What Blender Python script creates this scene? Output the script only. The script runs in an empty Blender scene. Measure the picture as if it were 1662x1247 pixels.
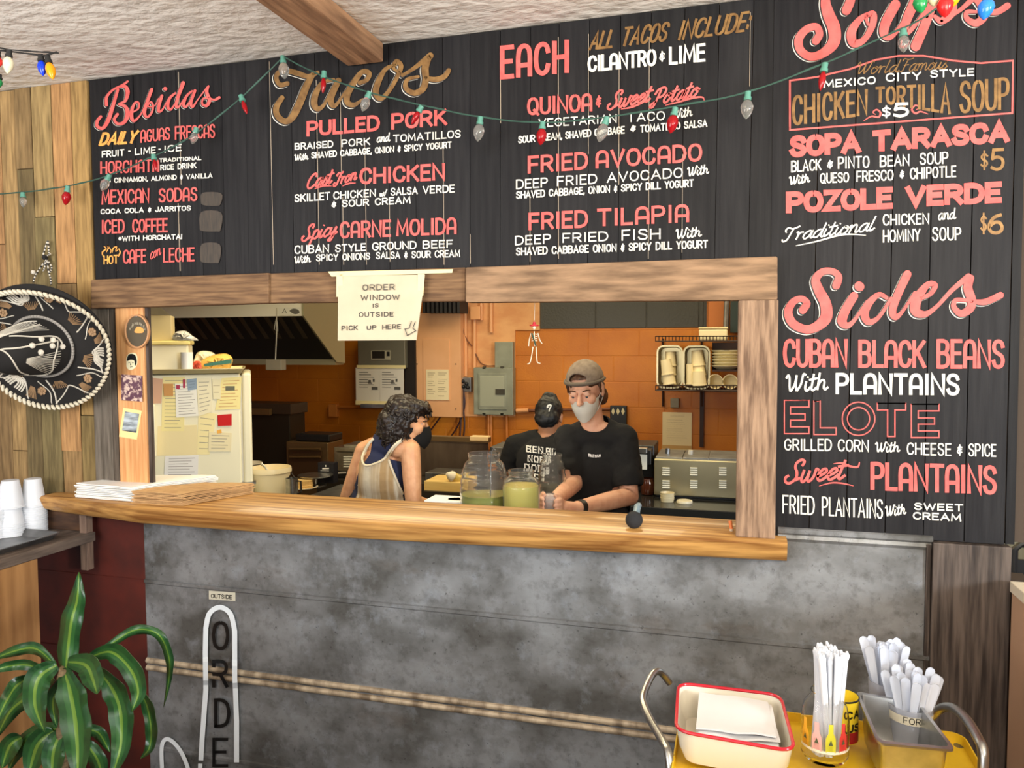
import bpy, bmesh, math, random
from mathutils import Vector, Matrix
R = math.radians
PI = math.pi
random.seed(7)
SC = bpy.context.scene
COL = SC.collection

# ------------------------------------------------------------------ camera
W, H = 1662, 1247
FPX = 1249.3
YAW, PITCH, ROLL = R(16.14), R(-3.0), R(-0.24)
CAM = Vector((0, -2.4, 1.70))
_f = Vector((-math.sin(YAW), math.cos(YAW), 0)); _r = Vector((math.cos(YAW), math.sin(YAW), 0)); _u = Vector((0, 0, 1))
F = _f * math.cos(PITCH) + _u * math.sin(PITCH)
U0 = _u * math.cos(PITCH) - _f * math.sin(PITCH)
RT = _r * math.cos(ROLL) + U0 * math.sin(ROLL)
UP = U0 * math.cos(ROLL) - _r * math.sin(ROLL)
cd = bpy.data.cameras.new('camera'); cam = bpy.data.objects.new('camera', cd); COL.objects.link(cam)
cd.sensor_width = 36; cd.lens = FPX / W * 36; cd.clip_start = .02
cam.matrix_world = Matrix(((RT.x, UP.x, -F.x, CAM.x), (RT.y, UP.y, -F.y, CAM.y), (RT.z, UP.z, -F.z, CAM.z), (0, 0, 0, 1)))
SC.camera = cam


def ray(px, py):
    return F * FPX + RT * (px - W / 2) + UP * (H / 2 - py)


def P(px, py, y=0.0):
    "point of the plane at depth y seen in the photo at px,py"
    r = ray(px, py); return CAM + r * ((y - CAM.y) / r.y)


def PZ(px, py, z):
    r = ray(px, py); return CAM + r * ((z - CAM.z) / r.z)


def PX(px, py, x):
    r = ray(px, py); return CAM + r * ((x - CAM.x) / r.x)


# ------------------------------------------------------------------ light
vs = SC.view_settings
vs.view_transform = 'Standard'; vs.look = 'None'; vs.gamma = 1; vs.exposure = -.04; vs.use_curve_mapping = False
wd = bpy.data.worlds.new('world'); SC.world = wd; wd.use_nodes = True
bg = wd.node_tree.nodes['Background']; bg.inputs[0].default_value = (.86, .93, 1, 1); bg.inputs[1].default_value = .31


def area(name, loc, target, sx, sy, power, col):
    l = bpy.data.lights.new(name, 'AREA'); l.shape = 'RECTANGLE'; l.size = sx; l.size_y = sy; l.energy = power; l.color = col
    o = bpy.data.objects.new(name, l); COL.objects.link(o); o.location = loc
    o.rotation_euler = (Vector(target) - Vector(loc)).to_track_quat('-Z', 'Y').to_euler(); return o


area('window_daylight_right', (4.2, -3.3, 1.95), (0.2, 0, 1.3), .5, .65, 270, (.86, .94, 1))
area('window_daylight_behind', (-1.8, -5.6, 1.7), (-1.4, 0, 1.5), 3.0, 2.0, 64, (.97, .98, 1))
area('ceiling_fill_left', (-2.2, -2.6, 1.9), (-1.9, -1.6, 2.9), 1.6, 1.2, 70, (1, .96, .93))  # added fill aimed upward to brighten the ceiling, not a lamp of the room
area('ceiling_fill_right', (.7, -2.2, 2.0), (.3, -.9, 2.9), 1.0, .8, 54, (1, .88, .70))  # second added fill, warmer, for the right part of the ceiling
area('kitchen_fluorescent_front', (-1.5, 1.0, 2.42), (-1.5, 1.0, 0), 2.6, .5, 40, (1, .86, .56))
area('kitchen_fluorescent_rear', (-.7, 2.75, 2.42), (-.7, 2.8, 0), 3.4, .5, 36, (1, .84, .52))

# ------------------------------------------------------------------ materials


def mat(name, col, rough=.6, metal=0.0, col2=None, scale=8, stretch=(1, 1, 1), detail=4, bump=0.0, bscale=None, bdist=.004,
        trans=0.0, ior=1.45, emit=None, estr=0, alpha=1, contrast=(.35, .65), coat=0, sss=0, spec=None, vary=False, coord='Object'):
    m = bpy.data.materials.new(name); m.use_nodes = True
    nt = m.node_tree; b = nt.nodes['Principled BSDF']; L = nt.links.new
    b.inputs['Base Color'].default_value = (*col, 1); b.inputs['Roughness'].default_value = rough; b.inputs['Metallic'].default_value = metal
    b.inputs['IOR'].default_value = ior
    b.inputs['Transmission Weight'].default_value = trans; b.inputs['Alpha'].default_value = alpha
    b.inputs['Coat Weight'].default_value = coat
    if spec is not None: b.inputs['Specular IOR Level'].default_value = spec
    if sss:
        b.inputs['Subsurface Weight'].default_value = sss; b.inputs['Subsurface Radius'].default_value = (.012, .005, .003); b.inputs['Subsurface Scale'].default_value = 1
    if emit: b.inputs['Emission Color'].default_value = (*emit, 1); b.inputs['Emission Strength'].default_value = estr
    tc = nt.nodes.new('ShaderNodeTexCoord'); mp = nt.nodes.new('ShaderNodeMapping'); mp.inputs['Scale'].default_value = stretch
    L(tc.outputs[coord], mp.inputs[0])
    cur = None
    if col2:
        n = nt.nodes.new('ShaderNodeTexNoise'); n.inputs['Scale'].default_value = scale; n.inputs['Detail'].default_value = detail
        L(mp.outputs[0], n.inputs['Vector'])
        rp = nt.nodes.new('ShaderNodeValToRGB'); rp.color_ramp.elements[0].color = (*col, 1); rp.color_ramp.elements[1].color = (*col2, 1)
        rp.color_ramp.elements[0].position, rp.color_ramp.elements[1].position = contrast
        L(n.outputs[0], rp.inputs[0]); cur = rp.outputs[0]; L(cur, b.inputs['Base Color'])
    if vary:  # every board of the mesh has a paint colour of its own
        at = nt.nodes.new('ShaderNodeAttribute'); at.attribute_name = 'board'
        mx = nt.nodes.new('ShaderNodeMix'); mx.data_type = 'RGBA'; mx.blend_type = 'MULTIPLY'; mx.inputs[0].default_value = 1
        if cur: L(cur, mx.inputs[6])
        else: mx.inputs[6].default_value = (*col, 1)
        L(at.outputs['Color'], mx.inputs[7]); cur = mx.outputs[2]; L(cur, b.inputs['Base Color'])
    if bump:
        n2 = nt.nodes.new('ShaderNodeTexNoise'); n2.inputs['Scale'].default_value = bscale or scale; n2.inputs['Detail'].default_value = 5
        L(mp.outputs[0], n2.inputs['Vector'])
        bp = nt.nodes.new('ShaderNodeBump'); bp.inputs['Strength'].default_value = bump; bp.inputs['Distance'].default_value = bdist
        L(n2.outputs[0], bp.inputs['Height']); L(bp.outputs[0], b.inputs['Normal'])
    m.diffuse_color = (*col, 1)
    return m


def srgb(r, g, b):
    return tuple((c / 255 / 12.92 if c / 255 <= .04045 else ((c / 255 + .055) / 1.055) ** 2.4) for c in (r, g, b))


M = {}


def flat(name, rgb, rough=.6, **k):
    if name not in M: M[name] = mat(name, srgb(*rgb), rough, **k)
    return M[name]


# ------------------------------------------------------------------ mesh building
class MB:
    def __init__(s): s.v = []; s.f = []; s.m = []; s.c = []; s.cur = 0; s.col = (1, 1, 1)

    def add(s, vs, fs, m=None):
        o = len(s.v); s.v += [Vector(v) for v in vs]; s.c += [s.col] * len(vs)
        for f in fs: s.f.append([o + i for i in f]); s.m.append(s.cur if m is None else m)
        return s

    def box(s, a, b, mtx=None, m=None, bev=0):
        x0, y0, z0 = a; x1, y1, z1 = b
        if bev:
            bm = bmesh.new(); bmesh.ops.create_cube(bm, size=1)
            for v in bm.verts: v.co = Vector(((x0 + x1) / 2 + v.co.x * (x1 - x0), (y0 + y1) / 2 + v.co.y * (y1 - y0), (z0 + z1) / 2 + v.co.z * (z1 - z0)))
            bmesh.ops.bevel(bm, geom=bm.edges[:], offset=bev, segments=2, affect='EDGES', profile=.5)
            vs = [v.co.copy() for v in bm.verts]; bm.verts.index_update(); fs = [[v.index for v in f.verts] for f in bm.faces]; bm.free()
        else:
            vs = [Vector(p) for p in ((x0, y0, z0), (x1, y0, z0), (x1, y1, z0), (x0, y1, z0), (x0, y0, z1), (x1, y0, z1), (x1, y1, z1), (x0, y1, z1))]
            fs = [(0, 3, 2, 1), (4, 5, 6, 7), (0, 1, 5, 4), (1, 2, 6, 5), (2, 3, 7, 6), (3, 0, 4, 7)]
        if mtx: vs = [mtx @ v for v in vs]
        return s.add(vs, fs, m)

    def hexa(s, q, d, m=None):
        "solid from a quad q (4 points) pushed along vector d"
        q = [Vector(p) for p in q]; d = Vector(d); vs = q + [p + d for p in q]
        return s.add(vs, [(0, 1, 2, 3), (7, 6, 5, 4), (0, 4, 5, 1), (1, 5, 6, 2), (2, 6, 7, 3), (3, 7, 4, 0)], m)

    def prism(s, pts, d, m=None):
        pts = [Vector(p) for p in pts]; d = Vector(d); n = len(pts)
        return s.add(pts + [p + d for p in pts], [list(range(n)), list(range(2 * n - 1, n - 1, -1))] + [(i, i + n, (i + 1) % n + n, (i + 1) % n) for i in range(n)], m)

    def tube(s, pts, r, seg=8, m=None, caps=True):
        pts = [Vector(p) for p in pts]; n = len(pts); rr = r if isinstance(r, (list, tuple)) else [r] * n
        vs = []; fs = []; t0 = (pts[1] - pts[0]).normalized()
        a = Vector((0, 0, 1)) if abs(t0.z) < .9 else Vector((1, 0, 0)); x = t0.cross(a).normalized()
        for i, p in enumerate(pts):
            t = ((pts[min(i + 1, n - 1)] - pts[max(i - 1, 0)])).normalized()
            x = (x - t * x.dot(t)).normalized(); y = t.cross(x)
            for k in range(seg):
                an = 2 * PI * k / seg; vs.append(p + (x * math.cos(an) + y * math.sin(an)) * rr[i])
        for i in range(n - 1):
            for k in range(seg): fs.append((i * seg + k, i * seg + (k + 1) % seg, (i + 1) * seg + (k + 1) % seg, (i + 1) * seg + k))
        if caps: fs += [list(range(seg - 1, -1, -1)), [(n - 1) * seg + k for k in range(seg)]]
        return s.add(vs, fs, m)

    def lathe(s, prof, c=(0, 0, 0), seg=24, m=None, mtx=None, closed=False):
        "profile [(r,z)...] round the z axis"
        vs = []; fs = []; n = len(prof); c = Vector(c)
        for r, z in prof:
            for k in range(seg):
                a = 2 * PI * k / seg; p = Vector((r * math.cos(a), r * math.sin(a), z)); vs.append((mtx @ p if mtx else p) + c)
        for i in range(n - 1):
            for k in range(seg): fs.append((i * seg + k, i * seg + (k + 1) % seg, (i + 1) * seg + (k + 1) % seg, (i + 1) * seg + k))
        if not closed:
            if prof[0][0] > 1e-5: fs.append(list(range(seg - 1, -1, -1)))
            if prof[-1][0] > 1e-5: fs.append([(n - 1) * seg + k for k in range(seg)])
        return s.add(vs, fs, m)

    def ball(s, c, r, seg=16, m=None, mtx=None):
        r = r if isinstance(r, (tuple, list)) else (r, r, r)
        vs = []; fs = []; c = Vector(c); rings = seg // 2
        for i in range(rings + 1):
            t = PI * i / rings
            for k in range(seg):
                a = 2 * PI * k / seg; p = Vector((r[0] * math.sin(t) * math.cos(a), r[1] * math.sin(t) * math.sin(a), r[2] * math.cos(t)))
                vs.append((mtx @ p if mtx else p) + c)
        for i in range(rings):
            for k in range(seg): fs.append((i * seg + k, (i + 1) * seg + k, (i + 1) * seg + (k + 1) % seg, i * seg + (k + 1) % seg))
        return s.add(vs, fs, m)

    def grid(s, rows, m=None):
        "open surface from rows of points"
        n = len(rows[0]); vs = [p for r in rows for p in r]
        return s.add(vs, [(i * n + k, i * n + k + 1, (i + 1) * n + k + 1, (i + 1) * n + k) for i in range(len(rows) - 1) for k in range(n - 1)], m)

    def slab(s, rows, d, m=None):
        "closed sheet of thickness d from rows of points"
        n = len(rows[0]); k2 = len(rows); d = Vector(d)
        top = [Vector(p) for r in rows for p in r]; bot = [p + d for p in top]; N = len(top)
        fs = []
        for i in range(k2 - 1):
            for k in range(n - 1):
                q = (i * n + k, i * n + k + 1, (i + 1) * n + k + 1, (i + 1) * n + k); fs.append(q); fs.append(tuple(N + a for a in reversed(q)))
        edge = [k for k in range(n)] + [i * n + n - 1 for i in range(1, k2)] + [(k2 - 1) * n + k for k in range(n - 2, -1, -1)] + [i * n for i in range(k2 - 2, 0, -1)]
        for a, b in zip(edge, edge[1:] + edge[:1]): fs.append((a, N + a, N + b, b))
        return s.add(top + bot, fs, m)


def wpos(o):
    p = Vector((0, 0, 0))
    while o: p = p + Vector(o.location); o = o.parent
    return p


def obj(name, mb, mats, parent=None, smooth=False, origin=None, angle=40, weld=False):
    me = bpy.data.meshes.new(name)
    if parent is not None: off = wpos(parent)
    elif origin is not None: off = Vector(origin)
    else:
        xs = [v.x for v in mb.v]; ys = [v.y for v in mb.v]; zs = [v.z for v in mb.v]
        off = Vector(((min(xs) + max(xs)) / 2, (min(ys) + max(ys)) / 2, min(zs)))
    me.from_pydata([v - off for v in mb.v], [], mb.f)
    ms = mats if isinstance(mats, (list, tuple)) else [mats]
    for m in ms: me.materials.append(m)
    if len(ms) > 1: me.polygons.foreach_set('material_index', mb.m)
    if any(c != (1, 1, 1) for c in mb.c):
        a = me.color_attributes.new('board', 'FLOAT_COLOR', 'POINT')
        a.data.foreach_set('color', [x for c in mb.c for x in (*c, 1)])
    bm = bmesh.new(); bm.from_mesh(me)
    if weld: bmesh.ops.remove_doubles(bm, verts=bm.verts[:], dist=1e-5)
    bmesh.ops.recalc_face_normals(bm, faces=bm.faces[:])
    if smooth:
        for f in bm.faces: f.smooth = True
        for e in bm.edges:
            if len(e.link_faces) == 2 and e.calc_face_angle(0) > R(angle): e.smooth = False
    bm.to_mesh(me); bm.free()
    o = bpy.data.objects.new(name, me); COL.objects.link(o)
    if parent is not None: o.parent = parent
    else: o.location = off
    return o


def tag(o, label, cat, group=None):
    o['label'] = label; o['category'] = cat
    if group: o['group'] = group
    return o


def struct(name, mb, mats, **k):
    o = obj(name, mb, mats, **k); o['kind'] = 'structure'; return o


def thing(name, label, cat, loc, group=None):
    o = bpy.data.objects.new(name, None); o.empty_display_size = .05; COL.objects.link(o); o.location = loc
    return tag(o, label, cat, group)


def dup(root, loc, label=None, rot=None):
    def cp(o, par):
        c = o.copy(); COL.objects.link(c); c.parent = par
        for ch in list(o.children): cp(ch, c)
        return c
    c = cp(root, None); c.location = loc
    if rot is not None: c.rotation_euler = rot
    if label: c['label'] = label
    return c


def smooth_pts(pts, n=6, closed=False):
    "Catmull-Rom through points of any dimension (tuples)"
    out = []; N = len(pts)
    rng = range(N if closed else N - 1)
    for i in rng:
        if closed: p0, p1, p2, p3 = (pts[(i + k - 1) % N] for k in range(4))
        else: p0, p1, p2, p3 = pts[max(i - 1, 0)], pts[i], pts[i + 1], pts[min(i + 2, N - 1)]
        for k in range(n):
            t = k / n
            out.append(tuple(.5 * (2 * b + (c - a) * t + (2 * a - 5 * b + 4 * c - d) * t * t + (3 * b - a - 3 * c + d) * t ** 3) for a, b, c, d in zip(p0, p1, p2, p3)))
    if not closed: out.append(tuple(pts[-1]))
    return out
# ------------------------------------------------------------------ sign painter's letters (stroke font)
def c(*p): return ('c',) + p
def l(*p): return ('l',) + p


_O = c((.3, 1), (.09, .9), (0, .62), (0, .38), (.09, .1), (.3, 0), (.51, .1), (.6, .38), (.6, .62), (.51, .9), (.3, 1))
GL = {
 'A': (.66, [l((0, 0), (.33, 1), (.66, 0)), l((.11, .32), (.55, .32))]),
 'B': (.56, [l((0, 0), (0, 1)), c((0, 1), (.3, 1), (.48, .92), (.52, .76), (.46, .6), (.3, .53), (0, .53)), c((.3, .53), (.5, .46), (.56, .27), (.5, .08), (.3, 0), (0, 0))]),
 'C': (.58, [c((.57, .74), (.5, .92), (.31, 1), (.09, .9), (0, .62), (0, .38), (.09, .1), (.31, 0), (.5, .08), (.57, .26))]),
 'D': (.6, [l((0, 0), (0, 1)), c((0, 1), (.26, 1), (.5, .88), (.6, .6), (.6, .4), (.5, .12), (.26, 0), (0, 0))]),
 'E': (.48, [l((.48, 1), (0, 1), (0, 0), (.48, 0)), l((0, .52), (.42, .52))]),
 'F': (.48, [l((.48, 1), (0, 1), (0, 0)), l((0, .5), (.42, .5))]),
 'G': (.6, [c((.57, .76), (.5, .92), (.31, 1), (.09, .9), (0, .62), (0, .38), (.09, .1), (.31, 0), (.5, .08), (.59, .3), (.59, .44)), l((.34, .44), (.59, .44))]),
 'H': (.6, [l((0, 0), (0, 1)), l((.6, 0), (.6, 1)), l((0, .5), (.6, .5))]),
 'I': (.12, [l((.06, 0), (.06, 1))]),
 'J': (.42, [c((.42, 1), (.42, .3), (.36, .06), (.2, 0), (.05, .06), (0, .25))]),
 'K': (.58, [l((0, 0), (0, 1)), l((.56, 1), (.03, .46)), l((.18, .6), (.58, 0))]),
 'L': (.46, [l((0, 1), (0, 0), (.46, 0))]),
 'M': (.76, [l((0, 0), (.06, 1), (.38, .2), (.7, 1), (.76, 0))]),
 'N': (.6, [l((0, 0), (0, 1), (.6, 0), (.6, 1))]),
 'O': (.6, [_O]),
 'P': (.54, [l((0, 0), (0, 1)), c((0, 1), (.3, 1), (.48, .92), (.54, .73), (.48, .54), (.3, .46), (0, .46))]),
 'Q': (.62, [_O, l((.38, .24), (.64, -.06))]),
 'R': (.56, [l((0, 0), (0, 1)), c((0, 1), (.3, 1), (.48, .92), (.54, .74), (.48, .56), (.3, .48), (0, .48)), l((.28, .48), (.56, 0))]),
 'S': (.54, [c((.52, .8), (.45, .94), (.27, 1), (.09, .94), (.02, .77), (.09, .61), (.27, .52), (.45, .42), (.53, .25), (.45, .06), (.26, 0), (.08, .06), (0, .22))]),
 'T': (.58, [l((0, 1), (.58, 1)), l((.29, 1), (.29, 0))]),
 'U': (.58, [c((0, 1), (0, .6), (0, .32), (.08, .08), (.29, 0), (.5, .08), (.58, .32), (.58, .6), (.58, 1))]),
 'V': (.62, [l((0, 1), (.31, 0), (.62, 1))]),
 'W': (.9, [l((0, 1), (.22, 0), (.45, .85), (.68, 0), (.9, 1))]),
 'X': (.58, [l((0, 1), (.58, 0)), l((0, 0), (.58, 1))]),
 'Y': (.6, [l((0, 1), (.3, .48), (.6, 1)), l((.3, .48), (.3, 0))]),
 'Z': (.54, [l((0, 1), (.54, 1), (0, 0), (.54, 0))]),
 '&': (.4, [c((.4, .72), (.2, .8), (.08, .66), (.2, .5), (.36, .5)), c((.2, .5), (.03, .4), (.03, .2), (.2, .12), (.38, .24)), l((.21, .98), (.21, -.06))]),
 '$': (.5, [c((.48, .74), (.25, .86), (.05, .72), (.12, .55), (.4, .42), (.46, .24), (.26, .1), (.02, .22)), l((.25, 1.02), (.25, -.06))]),
 '5': (.5, [l((.48, 1), (.1, 1), (.05, .56)), c((.05, .56), (.25, .63), (.45, .52), (.5, .3), (.42, .08), (.22, 0), (.02, .1))]),
 '6': (.54, [c((.46, .94), (.2, .82), (.02, .45), (.06, .12), (.27, 0), (.48, .1), (.52, .32), (.42, .54), (.22, .56), (.03, .36))]),
 ',': (.04, [l((.06, .1), (-.02, -.16))]), '.': (.04, [l((0, 0), (0, .08))]), '!': (.04, [l((.02, 1), (0, .32)), l((0, 0), (0, .1))]),
 ':': (.06, [l((0, .12), (0, .26)), l((.04, .6), (.04, .74))]), '*': (.4, [l((0, .5), (.4, .5)), l((.08, .25), (.32, .78)), l((.32, .25), (.08, .78))]),
 '-': (.08, [l((0, .42), (.08, .42))]), '/': (.4, [l((0, -.05), (.4, 1.05))]), ' ': (.34, []),
}
ARCH = {'A': (.56, [c((0, 0), (0, .3), (0, .62), (.07, .9), (.28, 1), (.49, .9), (.56, .62), (.56, .3), (.56, 0)), l((0, .34), (.56, .34))])}
# cursive: x-height .55, ascender 1
CU = {
 'a': (.5, [c((.42, .48), (.28, .56), (.08, .4), (.02, .15), (.12, .0), (.28, .12), (.43, .52), (.38, .15), (.44, .01), (.56, .12))]),
 'c': (.38, [c((.36, .44), (.26, .55), (.1, .42), (.02, .18), (.1, .0), (.26, .04), (.42, .2))]),
 'd': (.5, [c((.42, .48), (.28, .56), (.08, .4), (.02, .15), (.12, .0), (.28, .12), (.44, .6), (.5, 1.0)), c((.5, 1.0), (.42, .4), (.4, .08), (.48, .0), (.6, .14))]),
 'e': (.38, [c((.0, .2), (.2, .28), (.34, .42), (.28, .55), (.14, .48), (.04, .22), (.12, .01), (.28, .06), (.44, .24))]),
 'f': (.4, [c((.0, .5), (.4, .55)), c((.5, .95), (.4, 1.0), (.28, .8), (.2, .2), (.1, -.3), (0, -.25))]),
 'h': (.5, [c((.14, 1.0), (.08, .5), (.02, .0)), c((.05, .25), (.18, .5), (.3, .56), (.36, .42), (.32, .12), (.4, .0), (.54, .14))]),
 'i': (.24, [c((.08, .55), (.02, .2), (.06, .02), (.14, .02), (.28, .22)), l((.14, .74), (.15, .82))]),
 'l': (.26, [c((.16, 1.0), (.08, .5), (.03, .12), (.1, .0), (.28, .18))]),
 'm': (.76, [c((.0, .45), (.08, .55), (.08, .3), (.04, 0)), c((.06, .25), (.2, .52), (.32, .52), (.33, .3), (.3, 0)), c((.32, .25), (.46, .52), (.58, .52), (.6, .3), (.58, .08), (.66, .01), (.8, .16))]),
 'n': (.5, [c((.0, .45), (.08, .55), (.08, .3), (.04, 0)), c((.06, .25), (.2, .52), (.34, .54), (.36, .3), (.34, .06), (.42, .01), (.54, .16))]),
 'o': (.42, [c((.26, .55), (.1, .45), (.02, .2), (.1, .0), (.26, .06), (.37, .3), (.32, .52), (.2, .5), (.3, .38), (.48, .46))]),
 'p': (.46, [c((.1, .55), (.04, .1), (-.06, -.38)), c((.06, .3), (.2, .54), (.36, .48), (.38, .22), (.26, .02), (.1, .06)), c((.3, .05), (.5, .2))]),
 'r': (.36, [c((.0, .5), (.08, .56), (.1, .3), (.06, 0)), c((.08, .25), (.2, .5), (.36, .5))]),
 's': (.34, [c((.0, .1), (.24, .6), (.2, .4), (.3, .2), (.24, .02), (.08, .0), (.02, .12)), c((.26, .06), (.4, .2))]),
 't': (.3, [c((.18, .95), (.1, .4), (.06, .1), (.14, .0), (.32, .18)), l((-.06, .62), (.36, .68))]),
 'u': (.48, [c((.05, .55), (.0, .2), (.06, .01), (.2, .1), (.36, .55)), c((.36, .55), (.3, .15), (.36, .01), (.5, .15))]),
 'w': (.56, [c((.03, .55), (.0, .15), (.08, .0), (.2, .15), (.26, .5)), c((.26, .5), (.24, .12), (.32, .0), (.46, .2), (.5, .55), (.62, .48))]),
 'y': (.46, [c((.05, .55), (.0, .25), (.08, .08), (.22, .2), (.36, .55)), c((.36, .55), (.28, .0), (.16, -.34), (.0, -.3), (.2, -.05), (.5, .16))]),
 'A': (.66, GL['A'][1]),
 'C': (.56, [c((.52, .72), (.5, .95), (.3, .98), (.08, .7), (.0, .3), (.1, .02), (.3, .0), (.56, .2))]),
 'F': (.6, [c((.0, .8), (.1, .98), (.4, .9), (.72, 1.0)), c((.36, .92), (.26, .5), (.18, .1), (.02, .0)), l((.16, .48), (.5, .52))]),
 'I': (.5, [c((.1, .75), (.25, .98), (.45, .85), (.6, 1.0)), c((.44, .9), (.34, .4), (.24, .02), (.06, -.04), (.0, .15), (.12, .25))]),
 'P': (.62, [c((.3, .92), (.22, .4), (.1, -.1), (-.08, -.12), (-.06, .06), (.2, .2)), c((.0, .65), (.14, .95), (.45, 1.02), (.62, .85), (.56, .55), (.36, .42), (.24, .5))]),
 'S': (.58, [c((.5, .72), (.56, .92), (.42, 1.0), (.26, .86), (.26, .66), (.36, .46), (.38, .2), (.2, .0), (.02, .05), (-.04, .24), (.08, .34)), c((.36, .1), (.55, .2))]),
 'T': (.6, [c((.08, .62), (.0, .8), (.12, .98), (.36, .86), (.7, 1.0)), c((.4, .9), (.3, .45), (.2, .06), (.02, -.02), (-.04, .15))]),
 'W': (.86, [c((.0, .8), (.1, .98), (.16, .8), (.16, .3), (.2, .02)), c((.2, .02), (.4, .4), (.5, .95)), c((.5, .95), (.46, .4), (.5, .02)), c((.5, .02), (.7, .4), (.82, .96), (.95, .9))]),
 ' ': (.28, []), '&': (.4, GL['&'][1]), '/': (.4, GL['/'][1]),
}


def ribbon(pts, hw):
    "quads of a flat painted stroke; pts 2-D, hw half width (number or list)"
    n = len(pts); hw = hw if isinstance(hw, (list, tuple)) else [hw] * n
    L_, R_ = [], []
    for i, (x, y) in enumerate(pts):
        a = pts[max(i - 1, 0)]; b = pts[min(i + 1, n - 1)]
        d0 = (x - a[0], y - a[1]) if i else (b[0] - x, b[1] - y)
        d1 = (b[0] - x, b[1] - y) if i < n - 1 else d0
        l0 = math.hypot(*d0) or 1; l1 = math.hypot(*d1) or 1
        t = (d0[0] / l0 + d1[0] / l1, d0[1] / l0 + d1[1] / l1); tl = math.hypot(*t)
        if tl < .2: t = (d0[0] / l0, d0[1] / l0); tl = 1
        t = (t[0] / tl, t[1] / tl); cosh = max(.5, t[0] * d0[0] / l0 + t[1] * d0[1] / l0)
        w = hw[i] / cosh
        L_.append((x - t[1] * w, y + t[0] * w)); R_.append((x + t[1] * w, y - t[0] * w))
    return L_, R_


def put_ribbon(mb, pts, hw, place, m=0):
    _nst[0] += 1
    a, b = ribbon(pts, hw); n = len(a)
    mb.add([place(*p) for p in a] + [place(*p) for p in b], [(i, i + 1, n + i + 1, n + i) for i in range(n - 1)], m)


def letters(mb, text, x0, y0, x1, y1, h0, h1=None, w=2.0, m=0, place=None, font='plain', slant=0, outline=False, gap=None):
    "letter strokes fitted between two baseline ends given on the wall"
    h1 = h1 or h0
    G = dict(GL)
    if font == 'arch': G.update(ARCH)
    if font == 'script': G = CU
    gap = gap if gap is not None else (.02 if font == 'script' else .24)
    adv = []; t = 0
    for ch in text:
        gw = G[ch][0]; adv.append(t); t += gw + gap
    t -= gap
    sx = 1.0 / t
    ux, uy = x1 - x0, y1 - y0
    for ch, a in zip(text, adv):
        for st in G[ch][1]:
            pts = list(st[1:])
            if st[0] == 'c' and len(pts) > 2: pts = smooth_pts(pts, 5)
            q = []
            for gx, gy in pts:
                u = (a + gx) * sx; hh = h0 + (h1 - h0) * u
                q.append((x0 + ux * u + slant * gy * hh, y0 + uy * u - gy * hh + (.0)))
            # inset so that the stroke's outer edge keeps the cap height
            k = 1 - w / max(h0, h1)
            if font != 'script':
                q = [(x, yb + (y - yb) * k - w / 2) for (x, y), yb in ((p, y0 + uy * max(0, min(1, (p[0] - x0) / (ux or 1)))) for p in q)]
            # square the ends
            if len(q) >= 2 and font != 'script' and math.hypot(q[0][0] - q[-1][0], q[0][1] - q[-1][1]) > .01:
                for i, j in ((0, 1), (-1, -2)):
                    dx, dy = q[i][0] - q[j][0], q[i][1] - q[j][1]; dl = math.hypot(dx, dy) or 1
                    q[i] = (q[i][0] + dx / dl * w * .42, q[i][1] + dy / dl * w * .42)
            put_ribbon(mb, q, w / 2, place, m)


def swash(mb, pts, ws, place, m=0, n=7):
    "brush stroke of changing width: pts on the wall, widths at the points"
    _nst[0] += 1
    q = smooth_pts([(x, y, w) for (x, y), w in zip(pts, ws)], n)
    # round ends
    put_ribbon(mb, [(a, b) for a, b, _ in q], [w / 2 for _, _, w in q], place, m)
    for i in (0, -1):
        _nst[0] += 1
        x, y, w = q[i]; r = w / 2
        mb.add([place(x + r * math.cos(k * PI / 6), y + r * math.sin(k * PI / 6)) for k in range(12)], [list(range(12))], m)
# ------------------------------------------------------------------ setting materials
stucco = mat('stucco', srgb(226, 220, 212), .9, col2=srgb(232, 226, 216), scale=3, bump=.55, bscale=15, bdist=.025, stretch=(1, 1.5, 1), detail=6)
gray_wood = mat('weathered_boards', (1, 1, 1), .85, col2=(.42, .40, .37), scale=16, stretch=(5, 5, .5), detail=8, bump=.5, bscale=16, bdist=.006, vary=True, contrast=(.3, .72))
brown_wood = mat('reclaimed_beam', srgb(136, 104, 72), .8, col2=srgb(92, 66, 44), scale=14, stretch=(.5, 5, 6), detail=8, bump=.45, bscale=14, bdist=.006)
pale_beam = mat('pale_reclaimed_beam', srgb(158, 126, 96), .85, col2=srgb(108, 84, 62), scale=8, stretch=(.8, 5, 5), detail=8, bump=.6, bscale=13, bdist=.006)
post_wood = mat('grey_brown_post', srgb(160, 130, 104), .85, col2=srgb(104, 80, 62), scale=16, stretch=(5, 5, .5), detail=8, bump=.6, bscale=20, bdist=.005)
pine = mat('pine', srgb(222, 168, 112), .55, col2=srgb(200, 138, 84), scale=18, stretch=(6, 6, .25), detail=6)
dark_wood = mat('dark_stained_wood', srgb(92, 80, 72), .6, col2=srgb(44, 36, 32), scale=12, stretch=(6, 6, .4), detail=8, bump=.4, bscale=18, bdist=.004, spec=.4)
slab_wood = mat('oiled_slab', srgb(196, 148, 84), .34, col2=srgb(126, 82, 40), scale=7, stretch=(.28, 7, 9), detail=9, bump=.1, bscale=10, contrast=(.36, .68), coat=.15)
black_paint = mat('black_board_paint', srgb(34, 33, 34), .55, col2=srgb(24, 23, 25), scale=10, stretch=(6, 6, .35), detail=8, bump=.25, bscale=22, bdist=.003, vary=True, spec=.22)
pale_edge = flat('bare_wood_edge', (176, 160, 140), .8)
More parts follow.
